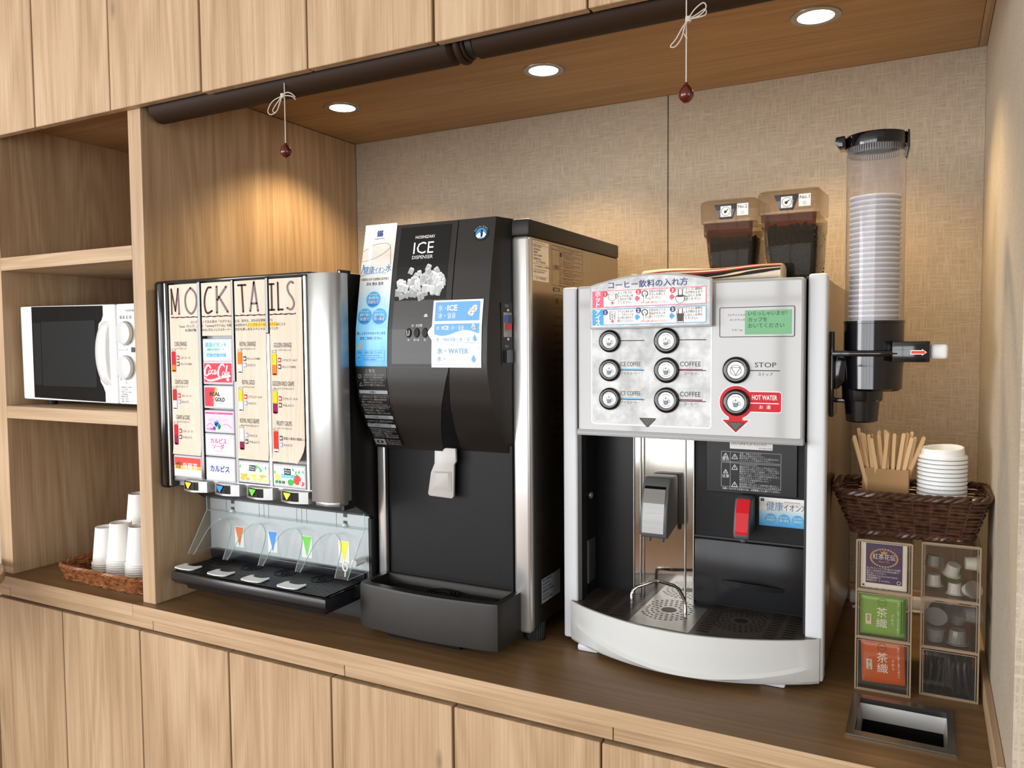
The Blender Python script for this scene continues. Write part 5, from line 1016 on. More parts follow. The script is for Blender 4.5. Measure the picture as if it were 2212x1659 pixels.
# buttons
MY = Matrix.Rotation(PI / 2, 3, 'X')
plain('cup_grey', (120, 134, 142), 0.5)
def button(x, z, kind):
    r = 0.0236 if x > -0.5 else 0.0212
    bt = MB().lathe([(r, 0.0), (r, 0.003), (r * 0.96, 0.0062), (r * 0.82, 0.0078), (r * 0.66, 0.0070), (r * 0.635, 0.0052), (1e-6, 0.0050)], (x, 0.2150, z), 40, MY).build('push_button', 'black_gloss', CF, angle=50)
    Mb = planeY(0.2150 - 0.0050); disc(x, z, r * 0.62, Mb, 'paper_white', bt, 'button_face', 0.0004, n=32)
    if kind == 'stop':
        ring(x, z, 0.0098, 0.0010, Mb, 'cup_grey', bt, 'symbol', 0.0008); P_ = [(x - 0.0078, z + 0.0048), (x + 0.0078, z + 0.0048), (x, z - 0.0088)]
        for i in range(3): stroke([P_[i], P_[(i + 1) % 3]], 0.0011, Mb, 'cup_grey', bt, 'symbol', 0.0009)
    else:
        h_ = 0.0075 if kind != 'low' else 0.0045
        poly([(x - 0.0055, z - 0.0005 if kind != 'low' else z - 0.003), (x + 0.0045, z - 0.0005 if kind != 'low' else z - 0.003), (x + 0.0032, z - 0.0075), (x + 0.0015, z - 0.0085), (x - 0.0025, z - 0.0085), (x - 0.0042, z - 0.0075)], Mb, 'cup_grey', bt, 'symbol', 0.0008)
        ring(x - 0.0005, z + 0.0008, 0.0055, 0.0006, Mb, 'cup_grey', bt, 'symbol', 0.0009, rv=0.0028); ring(x + 0.0055, z - 0.0020, 0.0026, 0.0009, Mb, 'cup_grey', bt, 'symbol', 0.0008, rv=0.0034, n=16)
        stroke([(x - 0.0005, z + 0.0015), (x - 0.0005, z + 0.0060)], 0.0011, Mb, 'cup_grey', bt, 'symbol', 0.0009)
        for j in range(7):
            a = PI * (0.30 + 0.4 * j / 6); disc(x + 0.0112 * math.cos(a), z + 0.0112 * math.sin(a), 0.0007, Mb, 'ink_grey', bt, 'symbol', 0.0008, n=6)
            if kind != 'hot': disc(x + 0.0112 * math.cos(-a), z + 0.0112 * math.sin(-a), 0.0007, Mb, 'ink_grey', bt, 'symbol', 0.0008, n=6)
for x, z, k in ((-0.5306, 1.4524, 'low'), (-0.4211, 1.4523, 'low'), (-0.5306, 1.3977, 'cup'), (-0.4210, 1.3987, 'cup'), (-0.5307, 1.3437, 'cup'), (-0.4209, 1.3440, 'cup'), (-0.2963, 1.3998, 'stop'), (-0.2960, 1.3433, 'hot')): button(x, z, k)
# instruction board with the arched top
def top_arc(u): 
    t_ = (u + 0.5653) / 0.2298; return 1.5560 + 0.0045 * t_ + 0.0160 * math.sin(PI * t_) ** 0.9 if 0 < t_ < 1 else (1.5560 if t_ <= 0 else 1.5605)
def board_pts(d): 
    x0, x1 = -0.5653 + d, -0.3355 - d
    return [(x0, 1.4750 + d), (x1, 1.4770 + d)] + [(x1 + (x0 - x1) * i / 20, top_arc(x1 + (x0 - x1) * i / 20) - d) for i in range(21)]
bd = MB().prism(board_pts(0.0), 0.1985, 0.2060, 'Y', 0.0016, 2).build('instruction_board', 'machine_grey', CF, angle=40)
MB().box(-0.55, -0.35, 0.206, 0.2148, 1.49, 1.545).build('board_bracket', 'machine_grey', CF, angle=0)
MBd = planeY(0.1985); poly(board_pts(0.0036), MBd, 'panel_mottled', bd, 'board_sheet', 0.0004)
plain('board_pink', (226, 92, 122), 0.5); plain('board_sky', (66, 160, 216), 0.5); plain('board_navy', (44, 58, 120), 0.5); plain('board_red', (206, 50, 60), 0.5); plain('coffee_brown', (60, 40, 40), 0.5)
def bm(u, v, w): # rows climb slightly to the right, as printed
    return (u, 0.1985 - w, v + (u + 0.5593) * 0.010)
text('コーヒー飲料の入れ方', -0.5276, 1.5500, 0.0145, bm, 'board_navy', bd, 'board_title', 0.0009, fit=0.1495, bold=0.012)
for z1, z0, c_, s_ in ((1.5455, 1.5148, 'board_pink', 'ホット'), (1.5115, 1.4818, 'board_sky', 'アイス')):
    frame(-0.5592, z0, -0.3451, z1, 0.0012, 0.002, bm, c_, bd, 'board_print', 0.0008); rect(-0.5580, z0 + 0.0012, -0.3463, z1 - 0.0012, bm, 'paper_white', bd, 'board_print', 0.0006); rect(-0.5592, z0, -0.5370, z1, bm, c_, bd, 'board_print', 0.0009)
    for i, ch in enumerate(s_): text(ch, -0.5481, z1 - 0.0095 - i * 0.0098, 0.0118, bm, 'paper_white', bd, 'board_text', 0.0012, 'C', bold=0.03)
    hot_ = s_ == 'ホット'; dc = 'board_red' if hot_ else 'board_navy'
    for i, (u, v) in enumerate(((-0.5335, z1 - 0.0060), (-0.4692, z1 - 0.0045), (-0.4053, z1 - 0.0045))):
        disc(u, v, 0.0052, bm, dc, bd, 'board_print', 0.001); text('123'[i], u, v - 0.0030, 0.0082, bm, 'paper_white', bd, 'board_text', 0.0014, 'C', bold=0.03)
    for u in (-0.4755, -0.4108): poly([(u, z1 - 0.0130), (u + 0.0025, z1 - 0.0130), (u + 0.0025, z1 - 0.0100), (u + 0.0098, z1 - 0.0165), (u + 0.0025, z1 - 0.0230), (u + 0.0025, z1 - 0.0200), (u, z1 - 0.0200)], bm, c_, bd, 'board_print', 0.001)
    # step pictures: cup, pressing hand, filling cup
    u = -0.5195
    if hot_: stroke(bez([(u - 0.0075, z1 - 0.0060), (u - 0.0070, z1 - 0.0150), (u, z1 - 0.0190), (u + 0.0065, z1 - 0.0150), (u + 0.0075, z1 - 0.0060)]), 0.0007, bm, 'ink_grey', bd, 'board_print', 0.001); ring(u, z1 - 0.0060, 0.0075, 0.0006, bm, 'ink_grey', bd, 'board_print', 0.001, rv=0.0024); ring(u + 0.0085, z1 - 0.0105, 0.0030, 0.0007, bm, 'ink_grey', bd, 'board_print', 0.001, rv=0.0042)
    else:
        stroke([(u - 0.0055, z1 - 0.0045), (u - 0.0048, z1 - 0.0195), (u + 0.0048, z1 - 0.0195), (u + 0.0055, z1 - 0.0045), (u - 0.0055, z1 - 0.0045)], 0.0007, bm, 'ink_grey', bd, 'board_print', 0.001)
        for i in range(5): ring(u - 0.002 + 0.004 * (i % 2), z1 - 0.0080 - 0.0024 * i, 0.0024, 0.0004, bm, 'ink_grey', bd, 'board_print', 0.001, n=10)
    disc(u, z1 - 0.0225, 0.0022, bm, 'board_red', bd, 'board_print', 0.001)
    for a in range(7): stroke([(u + 0.003 * math.cos(PI + a * PI / 6), z1 - 0.0225 + 0.003 * math.sin(PI + a * PI / 6)), (u + 0.0058 * math.cos(PI + a * PI / 6), z1 - 0.0225 + 0.005 * math.sin(PI + a * PI / 6))], 0.0005, bm, 'ink_grey', bd, 'board_print', 0.001)
    u = -0.4572; ring(u, z1 - 0.0085, 0.0062, 0.0018, bm, 'ink_grey', bd, 'board_print', 0.001); poly([(u - 0.0018, z1 - 0.0230), (u - 0.0018, z1 - 0.0095), (u - 0.0006, z1 - 0.0078), (u + 0.0010, z1 - 0.0078), (u + 0.0018, z1 - 0.0095), (u + 0.0018, z1 - 0.0170), (u + 0.0110, z1 - 0.0190), (u + 0.0110, z1 - 0.0230)], bm, 'paper_white', bd, 'board_print', 0.0011)
    stroke([(u - 0.0030, z1 - 0.0240), (u - 0.0018, z1 - 0.0215), (u - 0.0018, z1 - 0.0095), (u, z1 - 0.0078), (u + 0.0018, z1 - 0.0095), (u + 0.0018, z1 - 0.0175), (u + 0.0045, z1 - 0.0170), (u + 0.0075, z1 - 0.0180), (u + 0.0110, z1 - 0.0195)], 0.0006, bm, 'ink_grey', bd, 'board_print', 0.0013)
    u = -0.3915; rect(u - 0.0075, z1 - 0.0040, u + 0.0075, z1 - 0.0002, bm, 'print_grey', bd, 'board_print', 0.001); rect(u - 0.0045, z1 - 0.0150, u - 0.0030, z1 - 0.0040, bm, 'coffee_brown', bd, 'board_print', 0.001); rect(u + 0.0030, z1 - 0.0150, u + 0.0045, z1 - 0.0040, bm, 'coffee_brown', bd, 'board_print', 0.001)
    if hot_: stroke(bez([(u - 0.0082, z1 - 0.0155), (u - 0.0075, z1 - 0.0235), (u, z1 - 0.0285), (u + 0.0070, z1 - 0.0235), (u + 0.0080, z1 - 0.0155)]), 0.0008, bm, 'ink_black', bd, 'board_print', 0.001); disc(u, z1 - 0.0155, 0.0080, bm, 'coffee_brown', bd, 'board_print', 0.0009, rv=0.0020); ring(u + 0.0098, z1 - 0.0200, 0.0030, 0.0008, bm, 'ink_black', bd, 'board_print', 0.001, rv=0.0045)
    else: poly([(u - 0.0058, z1 - 0.0125), (u + 0.0058, z1 - 0.0125), (u + 0.0048, z1 - 0.0265), (u - 0.0048, z1 - 0.0265)], bm, 'coffee_brown', bd, 'board_print', 0.0009); stroke([(u - 0.0068, z1 - 0.0090), (u - 0.0056, z1 - 0.0285), (u + 0.0056, z1 - 0.0285), (u + 0.0068, z1 - 0.0090)], 0.0008, bm, 'ink_black', bd, 'board_print', 0.001)
    A = (('カップを下の', 'トレイの丸い所', 'に合わせて置い', 'てください。'), ('お好みの商品の', 'ボタンを押して', 'ください。'), ('カップに飲物を', '注ぎ終わるまで', 'しばらくお待', 'ちください。')) if hot_ else (('グラスに氷を入れ', 'て、下のトレイの', '丸い所に合わせて', '置いてください。'), ('お好みのアイス', '商品のボタンを', '押してください。'), ('グラスに飲物を', '注ぎ終わるまで', 'しばらくお待ち', 'ください。'))
    for u, zt, L_ in ((-0.5093, 0.0072, A[0]), (-0.4492, 0.0066, A[1]), (-0.3825, 0.0060, A[2])):
        for i, s2 in enumerate(L_): text(s2, u, z1 - zt - i * 0.0058, 0.0056, bm, 'ink_grey' if u < -0.4 else 'ink_black', bd, 'board_text', 0.0012, fit=min(0.0305, 0.0046 * len(s2)))
    text('ボタンは押し続けないでください。', -0.4653, z1 - 0.0262, 0.0044, bm, 'board_red', bd, 'board_text', 0.0012, fit=0.0510)
# cavity: linings, mirror strip, plate with labels
MB().box(-0.606, -0.5245, 0.333, 0.3372, 0.936, 1.276).build('cavity_back', 'panel_black', CF, angle=0)
MB().box(-0.3990, -0.181, 0.333, 0.3372, 0.936, 1.276).build('cavity_back', 'charcoal_dark', CF, angle=0)
MB().box(-0.6065, -0.6045, 0.25, 0.335, 0.936, 1.276).build('cavity_side', 'charcoal_dark', CF, angle=0)
MB().box(-0.1828, -0.1810, 0.25, 0.335, 0.936, 1.276).build('cavity_side', 'charcoal_dark', CF, angle=0)
MB().box(-0.6046, -0.6025, 0.279, 0.318, 0.962, 1.050, 0.0008).build('side_plate', 'charcoal_light', CF); MB().box(-0.6046, -0.6012, 0.2775, 0.2795, 0.962, 1.050).build('plate_edge', 'column_chrome', CF, angle=0)
MB().lathe([(0.0075, 0), (0.0066, 0.003), (0.004, 0.0045), (1e-6, 0.005)], (-0.6046, 0.297, 1.139), 16, Matrix.Rotation(PI / 2, 3, 'Y')).build('rivet', 'silver_paint', CF)
MB().lathe([(0.003, 0), (0.002, 0.001), (1e-6, 0.001)], (-0.6026, 0.298, 1.0), 12, Matrix.Rotation(PI / 2, 3, 'Y')).build('rivet', 'black_matte', CF)
MB().box(-0.5240, -0.3992, 0.330, 0.3372, 0.936, 1.2755).build('steel_back', 'steel_mirror', CF, angle=0)
for a, b_ in ((-0.5240, -0.5215), (-0.5100, -0.5075), (-0.5025, -0.5005), (-0.4190, -0.4160), (-0.4020, -0.3992)): MB().box(a, b_, 0.3265, 0.3305, 0.936, 1.2755, 0.0008, 1).build('steel_rib', 'steel', CF)
pl = MB().box(-0.3768, -0.2087, 0.3285, 0.3335, 1.1605, 1.274, 0.001, 1).build('service_plate', 'panel_black', CF); MPl = planeY(0.3285)
rrect(-0.3316, 1.2462, -0.2528, 1.2660, 0.0015, MPl, 'paper_white', pl, 'model_label', 0.0003); text('S3DGREX2PXS1XM **', -0.3293, 1.2545, 0.0085, MPl, 'ink_black', pl, 'lettering', 0.0006, fit=0.0740); text('875-67R07110-000-00', -0.2780, 1.2480, 0.003, MPl, 'ink_black', pl, 'lettering', 0.0006)
frame(-0.3477, 1.1725, -0.2375, 1.2192, 0.0006, 0.0006, MPl, 'print_grey', pl, 'warning_print', 0.0004); frame(-0.3477, 1.2210, -0.2375, 1.2405, 0.0006, 0.0006, MPl, 'print_grey', pl, 'warning_print', 0.0004); rect(-0.3308, 1.1725, -0.3302, 1.2405, MPl, 'print_grey', pl, 'warning_print', 0.0005)
def tri(u, v, s): 
    P_ = [(u - s, v), (u, v + 1.7 * s), (u + s, v)]
    for i in range(3): stroke([P_[i], P_[(i + 1) % 3]], 0.0009, MPl, 'print_white', pl, 'warning_print', 0.0006)
    rect(u - 0.0004, v + 0.35 * s, u + 0.0004, v + 1.1 * s, MPl, 'print_white', pl, 'warning_print', 0.0006)
tri(-0.3392, 1.2300, 0.0042); tri(-0.3392, 1.1985, 0.0042); tri(-0.3222, 1.2270, 0.0055); tri(-0.3222, 1.2065, 0.0055); tri(-0.3222, 1.1735, 0.0055)
text('警告', -0.3392, 1.2235, 0.0070, MPl, 'print_white', pl, 'lettering', 0.0006, 'C'); text('注意', -0.3392, 1.1905, 0.0070, MPl, 'print_white', pl, 'lettering', 0.0006, 'C')
WL = ('漏電、感電のおそれあり', '●製品に直接水をかけない。', '●扉を開けて作業をするときは電源を切る。', '（メンテナンスや清掃のときなど。）', '', 'やけどのおそれあり', '●動作中はノズルの近くに手を出さない。', '●飲料が注ぎ終わるまでカップを取らない。', '●販売ボタンを押した直後は、ノズルに手や', '　顔を当てたり、のぞき込んだりしない。', '　(ボタンを押してから飲料が出始めるまで、', '　時間がかかることがあります。)', '●蒸気だけの抽出操作はしない。', 'けがのおそれあり', '●電源投入後しばらくは抽出部に触れない。', '●清掃時は必ずお手入れマニュアルを参照する。')
for i, s_ in enumerate(WL):
    if s_: text(s_, -0.3130, 1.2358 - i * 0.0041 - (0.0005 if i > 4 else 0), 0.0040, MPl, 'print_grey', pl, 'small_print', 0.0006, fit=min(0.074, 0.0036 * len(s_)))
text('お願い カスバケツの豆カスは、35杯販売ごとに捨ててください。', -0.3450, 1.1675, 0.0044, MPl, 'print_white', pl, 'small_print', 0.0006, fit=0.106)
# water sticker
ws = MB(); ws.box(-0.2770, -0.1832, 0.3322, 0.3332, 1.1035, 1.1570); m = MATS['banner_print'].copy(); m.name = 'water_sticker_print'
for nd in m.node_tree.nodes:
    if nd.type == 'MAP_RANGE': nd.inputs['From Min'].default_value = 1.1035 - 0.85; nd.inputs['From Max'].default_value = 1.157 - 0.85
MATS['water_sticker_print'] = m; wsk = ws.build('water_sticker', 'water_sticker_print', CF, angle=0); MW = planeY(0.3322)
rect(-0.2745, 1.1495, -0.2680, 1.1550, MW, 'logo_navy', wsk, 'lettering', 0.0003); text('健康', -0.2640, 1.1345, 0.0185, MW, 'badge_deep', wsk, 'lettering', 0.0004, fit=0.030); text('イオン', -0.2330, 1.1350, 0.0150, MW, 'logo_navy', wsk, 'lettering', 0.0004, fit=0.030); text('水', -0.2020, 1.1345, 0.0180, MW, 'badge_deep', wsk, 'lettering', 0.0004, fit=0.0165); text('HEALTH ION WATER', -0.2320, 1.1490, 0.0035, MW, 'badge_deep', wsk, 'lettering', 0.0004, fit=0.028)
for u, s_ in ((-0.2560, '浸透力'), (-0.2320, '潤い保湿'), (-0.2077, '抗酸化力')): disc(u, 1.1170, 0.0105, MW, 'badge_blue', wsk, 'badges', 0.0003); text(s_, u, 1.1135, 0.0055, MW, 'print_white', wsk, 'lettering', 0.0005, 'C', fit=0.016); text('自然の恵み', u, 1.1200, 0.0036, MW, 'print_white', wsk, 'lettering', 0.0005, 'C', fit=0.015)
# lower smoked drawer
dw = MB(); dw.prism([(0.333, 0.944), (0.318, 0.946), (0.3215, 1.0685), (0.333, 1.0700)], -0.3965, -0.1845, 'X', 0.0015); plain('drawer_black', (30, 31, 33), 0.22, spec=0.25); drw = dw.build('grounds_drawer', 'drawer_black', CF)
hd = MB(); N_ = 14
hd.grid(lambda u, v: (-0.345 + 0.117 * u, 0.3195 - 0.013 * math.sin(PI * u) - 0.001 * v, 0.985 + 0.008 * v + 0.004 * math.sin(PI * u) * v - 0.003 * u), N_, 1); hd.grid(lambda u, v: (-0.345 + 0.117 * u, 0.3195 - 0.013 * math.sin(PI * u) * (1 - v), 0.993 + 0.004 * math.sin(PI * u) * (1 - v) - 0.003 * u), N_, 1)
hd.build('drawer_handle', 'drawer_black', drw, angle=40)
MB().box(-0.3990, -0.183, 0.3300, 0.3335, 1.0690, 1.0730).build('drawer_gap', 'black_matte', CF, angle=0)
# coffee spout and hot water spout
plain('spout_grey', (84, 86, 86), 0.4)
sp_ = MB().prism([(0.3300, 1.1880), (0.2860, 1.1880), (0.2680, 1.1700), (0.2560, 1.1300), (0.2510, 1.0880), (0.2540, 1.0780), (0.2620, 1.0745), (0.3300, 1.0900)], -0.4860, -0.4320, 'X', 0.004, 3).build('coffee_spout', 'spout_grey', CF)
spp = [(0.2900, 1.1870), (0.2665, 1.1685), (0.2585, 1.1420), (0.2530, 1.1100), (0.2506, 1.0860)]
fpz = MB()
for i in range(len(spp) - 1):
    (y0, z0), (y1, z1) = spp[i], spp[i + 1]; fpz.add([(-0.4800, y0 - 0.0012, z0), (-0.4380, y0 - 0.0012, z0), (-0.4380, y1 - 0.0012, z1), (-0.4800, y1 - 0.0012, z1)], [(0, 1, 2, 3)], 0 if i == 0 else 1)
fpz.build('spout_face', ['black_gloss', 'spout_steel'], sp_, angle=40, recalc=False)
for x in (-0.4720, -0.4460): MB().lathe([(0.004, 0.0), (0.0055, 0.012)], (x, 0.270, 1.0660), 14).build('spout_tip', 'spout_grey', sp_)
rs_ = MB().prism([(0.3300, 1.1600), (0.2870, 1.1600), (0.2760, 1.1350), (0.2690, 1.1000), (0.2700, 1.0900), (0.2760, 1.0855), (0.3300, 1.1000)], -0.3125, -0.2830, 'X', 0.004, 3).build('hot_water_spout', 'spout_grey', CF)
rf = MB()
for (y0, z0, a0, b0), (y1, z1, a1, b1) in zip([(0.2876, 1.1590, -0.3085, -0.2850), (0.2755, 1.1350, -0.3085, -0.2850), (0.2690, 1.1010, -0.3085, -0.2860)], [(0.2755, 1.1350, -0.3085, -0.2850), (0.2690, 1.1010, -0.3085, -0.2860), (0.2695, 1.0960, -0.3075, -0.2870)]): rf.add([(a0, y0 - 0.0010, z0), (b0, y0 - 0.0010, z0), (b1, y1 - 0.0010, z1), (a1, y1 - 0.0010, z1)], [(0, 1, 2, 3)])
rf.build('red_face', 'sticker_red', rs_, angle=40, recalc=False); MB().lathe([(0.006, 0), (0.0085, 0.012)], (-0.2975, 0.290, 1.0790), 16).build('spout_tip', 'spout_grey', rs_)
# drip tray with curved white front
XA, XB = -0.6180, -0.1560
def yfront(x, lift=0.0): 
    t_ = (x - XA) / (XB - XA); return 0.2240 - 0.0775 * math.sin(PI * min(max(t_, 0), 1)) ** 0.85
tf = MB(); nu = 40; rows = [(0.9400, 0.004), (0.9395, 0.0), (None, 0.0), (None, -0.0055), (0.8680, -0.0015), (0.8620, 0.004)]
V = []
for r_i, (z, dy) in enumerate(rows):
    for i in range(nu + 1):
        x = XA + (XB - XA) * i / nu; t_ = i / nu
        cr_ = 0.930 - (0.018 + 0.034 * math.sin(PI * min(1, t_ * 1.0)) ** 0.8 + 0.010 * t_)
        zz = z if z is not None else (cr_ if r_i == 2 else cr_ - 0.006)
        fade = min(1, t_ / 0.06, (1 - t_) / 0.06)
        V.append((x, yfront(x) + dy * (fade if dy < 0 else 1), zz))
tf.add(V, [(r_i * (nu + 1) + i, r_i * (nu + 1) + i + 1, (r_i + 1) * (nu + 1) + i + 1, (r_i + 1) * (nu + 1) + i) for r_i in range(len(rows) - 1) for i in range(nu)])
k0 = len(tf.v); back = [(XB, 0.25), (XA, 0.25)]
for z in (0.940, 0.862): tf.v += [(XB, 0.25, z), (XA, 0.25, z)]
top = list(range(nu + 1)); bot = [5 * (nu + 1) + i for i in range(nu + 1)]
tf.f += [tuple(bot + [k0 + 2, k0 + 3]), tuple([r_i * (nu + 1) for r_i in range(6)] + [k0 + 3, k0 + 1]), tuple([k0, k0 + 2] + [r_i * (nu + 1) + nu for r_i in range(5, -1, -1)])]; tf.mi = [0] * len(tf.f)
tray = tf.build('drip_tray', 'white_gloss', CF, angle=28)
gt = MB(); outl = [(XB - 0.004, 0.333)] + [(XB - 0.004 + (XA - XB + 0.008) * i / 30, yfront(XB - 0.004 + (XA - XB + 0.008) * i / 30) + 0.0035) for i in range(31)] + [(XA + 0.004, 0.333)]
gt.prism([(max(min(p[0], -0.1835 if p[1] > 0.25 else 9), -0.604 if p[1] > 0.25 else -9), p[1]) for p in outl], 0.9355, 0.9385, 'Z'); gt.build('tray_plate', 'steel_dark', CF, angle=0)
MG = planeZ(0.9385)
poly([(-0.480, 0.165), (-0.365, 0.158), (-0.365, 0.332), (-0.480, 0.332)], MG, 'steel', tray, 'middle_plate', 0.0003)
def slots(x0, x1, nx, y0, y1, ny, wd, mat='black_matte'):
    for i in range(nx):
        for j in range(ny):
            xa = x0 + (x1 - x0) * (i + 0.12) / nx; xb = x0 + (x1 - x0) * (i + 0.82) / nx; yy = y0 + (y1 - y0) * j / (ny - 1)
            if yy < yfront((xa + xb) / 2) + 0.012: continue
            rrect(xa, yy - wd, xb, yy + wd, wd * 0.98, MG, mat, tray, 'plate_slots', 0.0006)
slots(-0.598, -0.487, 3, 0.190, 0.325, 12, 0.0016); slots(-0.362, -0.328, 1, 0.180, 0.325, 13, 0.0016); slots(-0.250, -0.190, 2, 0.185, 0.325, 12, 0.0016)
for cx_, cy_, w_ in ((-0.4300, 0.262, 0.0006), (-0.2950, 0.262, 0.0006)):
    disc(cx_, cy_, 0.0145 if cx_ < -.4 else 0.012, MG, 'black_matte', tray, 'plate_slots', w_, rv=0.014 if cx_ < -.4 else 0.011)
    for q, nn in ((0.023, 14), (0.032, 20), (0.041, 26), (0.050, 32)):
        for j in range(nn):
            a = 2 * PI * (j + (q * 300) % 1) / nn; u, v = cx_ + q * math.cos(a), cy_ + q * 1.15 * math.sin(a)
            if v > 0.326 or v < yfront(u) + 0.010 or abs(u - cx_) > 0.045: continue
            disc(u, v, 0.0032, MG, 'black_matte', tray, 'plate_slots', w_, rv=0.0017, n=10)
MB().tube([(-0.5010, 0.2504, 0.9385), (-0.5010, 0.2504, 0.962), (-0.4990, 0.2530, 0.970), (-0.4930, 0.2600, 0.975), (-0.4650, 0.2850, 0.9835), (-0.4560, 0.2870, 0.9840), (-0.4200, 0.2700, 0.9835), (-0.4120, 0.2650, 0.981), (-0.3960, 0.2460, 0.968), (-0.3930, 0.2410, 0.960), (-0.3926, 0.2397, 0.9385)], 0.0033, 10).build('cup_rest', 'steel_mirror', CF)
# ---------------------------------------------------------------- bean hoppers and folded cloth on top of the machine
plain('bean', (17, 11, 8), 0.4, spec=0.3); clear('amber', (150, 78, 32), gloss=0.02, opacity=0.10)
def hopper(x0, x1, yf, ztop, label, s1, s2, level):
    xm = (x0 + x1) / 2; t = thing('bean_hopper', (xm, yf + 0.08, 1.5557), label, 'bean hopper', 'smoked bean hoppers on the coffee machine')
    zb = 1.5557; zl = ztop - 0.043; d = 0.16; ins_ = 0.016
    def ringz(z, k, e=0.0): # k = taper inset
        return rrect_pts(x0 + k - e, yf + k * 0.6 - e, x1 - k * 0.35 + e, yf + d - k * 0.5 + e, 0.010, 4)
    sh = MB(); lv = [(zb, ins_ + 0.004), (zb + 0.05, ins_ - 0.004), (zl - 0.028, 0.008), (zl - 0.024, 0.004), (zl, 0.003)]
    rr = [[(p[0], p[1], z) for p in ringz(z, k)] for z, k in lv]; n2 = len(rr[0])
    sh.add([v for r in rr for v in r], [(i * n2 + j, i * n2 + (j + 1) % n2, (i + 1) * n2 + (j + 1) % n2, (i + 1) * n2 + j) for i in range(len(rr) - 1) for j in range(n2)]); sh.build('bin', 'smoked', t, angle=30)
    ld = MB(); lv = [(zl - 0.002, 0.0025), (zl, -0.001), (ztop - 0.008, -0.002), (ztop - 0.002, 0.001), (ztop, 0.008)]; rr = [[(p[0], p[1], z + (p[1] - yf) * 0.06) for p in ringz(z, k)] for z, k in lv]
    ld.add([v for r in rr for v in r], [(i * n2 + j, i * n2 + (j + 1) % n2, (i + 1) * n2 + (j + 1) % n2, (i + 1) * n2 + j) for i in range(len(rr) - 1) for j in range(n2)] + [tuple((len(rr) - 1) * n2 + j for j in range(n2))]); lid = ld.build('lid', 'smoked_lid', t, angle=30)
    # beans: a dark heap with single beans pressed against the walls
    hp = MB(); ht = zb + level; kk = ins_ - 0.002
    lv = [(zb + 0.001, ins_ + 0.007), (ht - 0.006, 0.012), (ht, 0.018)]; rr = [[(p[0], p[1], z) for p in ringz(z, k)] for z, k in lv]
    hp.add([v for r in rr for v in r], [(i * n2 + j, i * n2 + (j + 1) % n2, (i + 1) * n2 + (j + 1) % n2, (i + 1) * n2 + j) for i in range(len(rr) - 1) for j in range(n2)] + [tuple(2 * n2 + j for j in range(n2))])
    r3 = random.Random(int(abs(x0) * 1000))
    for i in range(330):
        z = zb + 0.006 + r3.random() * (level - 0.004); k = ins_ + 0.004 - (z - zb) * 0.10
        if i < 240: px, py = x0 + k + 0.004 + r3.random() * (x1 - x0 - k * 1.35 - 0.008), yf + k * 0.6 + 0.0015
        else: px, py = x1 - k * 0.35 - 0.003, yf + k * 0.6 + r3.random() * (d - 0.03)
        M = Matrix.Rotation(r3.random() * PI, 3, 'Y') @ Matrix.Diagonal((1.5, 0.8, 1.0)); hp.ball((px, py, z), 0.0030, 6, 4, M)
    o = hp.build('beans', 'bean', t, angle=50); o['kind'] = 'stuff'
    # amber oil film above the beans
    af = MB(); z0, z1 = ht, zl - 0.001; k0_, k1_ = 0.010, 0.004
    af.add([(x0 + k0_ + 0.003, yf + k0_ * 0.6 + 0.0008, z0 - 0.01), (x1 - k0_ * 0.35 - 0.003, yf + k0_ * 0.6 + 0.0008, z0 - 0.01), (x1 - 0.004, yf + k1_ * 0.6 + 0.0012, z1), (x0 + k1_ + 0.003, yf + k1_ * 0.6 + 0.0012, z1)], [(0, 1, 2, 3)]); af.build('oil_film', 'amber', t, angle=0)
    ml = planeY(yf - 0.0022)
    lc = MB().prism([(xm - 0.024, ztop - 0.010), (xm + 0.020, ztop - 0.010), (xm + 0.010, ztop - 0.038), (xm - 0.014, ztop - 0.038)], yf - 0.0040, yf - 0.0015, 'Y', 0.001).build('latch', 'smoked_glass', lid)
    st = MB().box(xm - 0.0115, xm + 0.0085, yf - 0.0055, yf - 0.0040, ztop - 0.034, ztop - 0.014, 0.0008, 1).build('badge', 'paper_white', lid); mst = planeY(yf - 0.0055); ring(xm - 0.0015, ztop - 0.024, 0.0085, 0.0007, mst, 'ink_black', st, 'symbol', 0.0003); disc(xm - 0.0025, ztop - 0.0250, 0.0026, mst, 'ink_black', st, 'symbol', 0.0003); stroke([(xm - 0.0025, ztop - 0.025), (xm + 0.0030, ztop - 0.0205)], 0.0016, mst, 'ink_black', st, 'symbol', 0.0003)
    tg = MB().box(xm + 0.0190, xm + 0.0395, yf - 0.0046, yf - 0.0040, ztop - 0.0335, ztop - 0.0115).build('number_tag', 'paper_white', lid, angle=0); mt_ = planeY(yf - 0.0046); text(s1, xm + 0.0292, ztop - 0.0200, 0.0088, mt_, 'ink_black', tg, 'lettering', 0.0003, 'C', fit=0.0165); text(s2, xm + 0.0292, ztop - 0.0310, 0.0080, mt_, 'print_grey', tg, 'lettering', 0.0003, 'C')
hopper(-0.3900, -0.2885, 0.33, 1.7185, 'smoked bean hopper tagged No.2, farther from the cup dispenser', 'No.2', '左', 0.092)
hopper(-0.2830, -0.1770, 0.33, 1.7260, 'smoked bean hopper tagged No.1, nearer the cup dispenser', 'No.1', '右', 0.105)
t = thing('folded_cloth', (-0.36, 0.28, 1.5557), 'folded cream cloth with red and black striped edge on the coffee machine', 'cloth')
cl = MB(); L0, L1 = -0.4800, -0.2290
def clothp(u, a, dz=0.0):
    x = L0 + (L1 - L0) * u; hgt = 0.0150 + 0.0010 * math.sin(u * 9); 
    return (x + (0.0 if True else 0), 0.2800 + 0.034 * math.cos(a) * (1 + 0.06 * math.sin(u * 6)), 1.5562 + hgt + hgt * math.copysign(abs(math.sin(a)) ** 0.7, math.sin(a)))
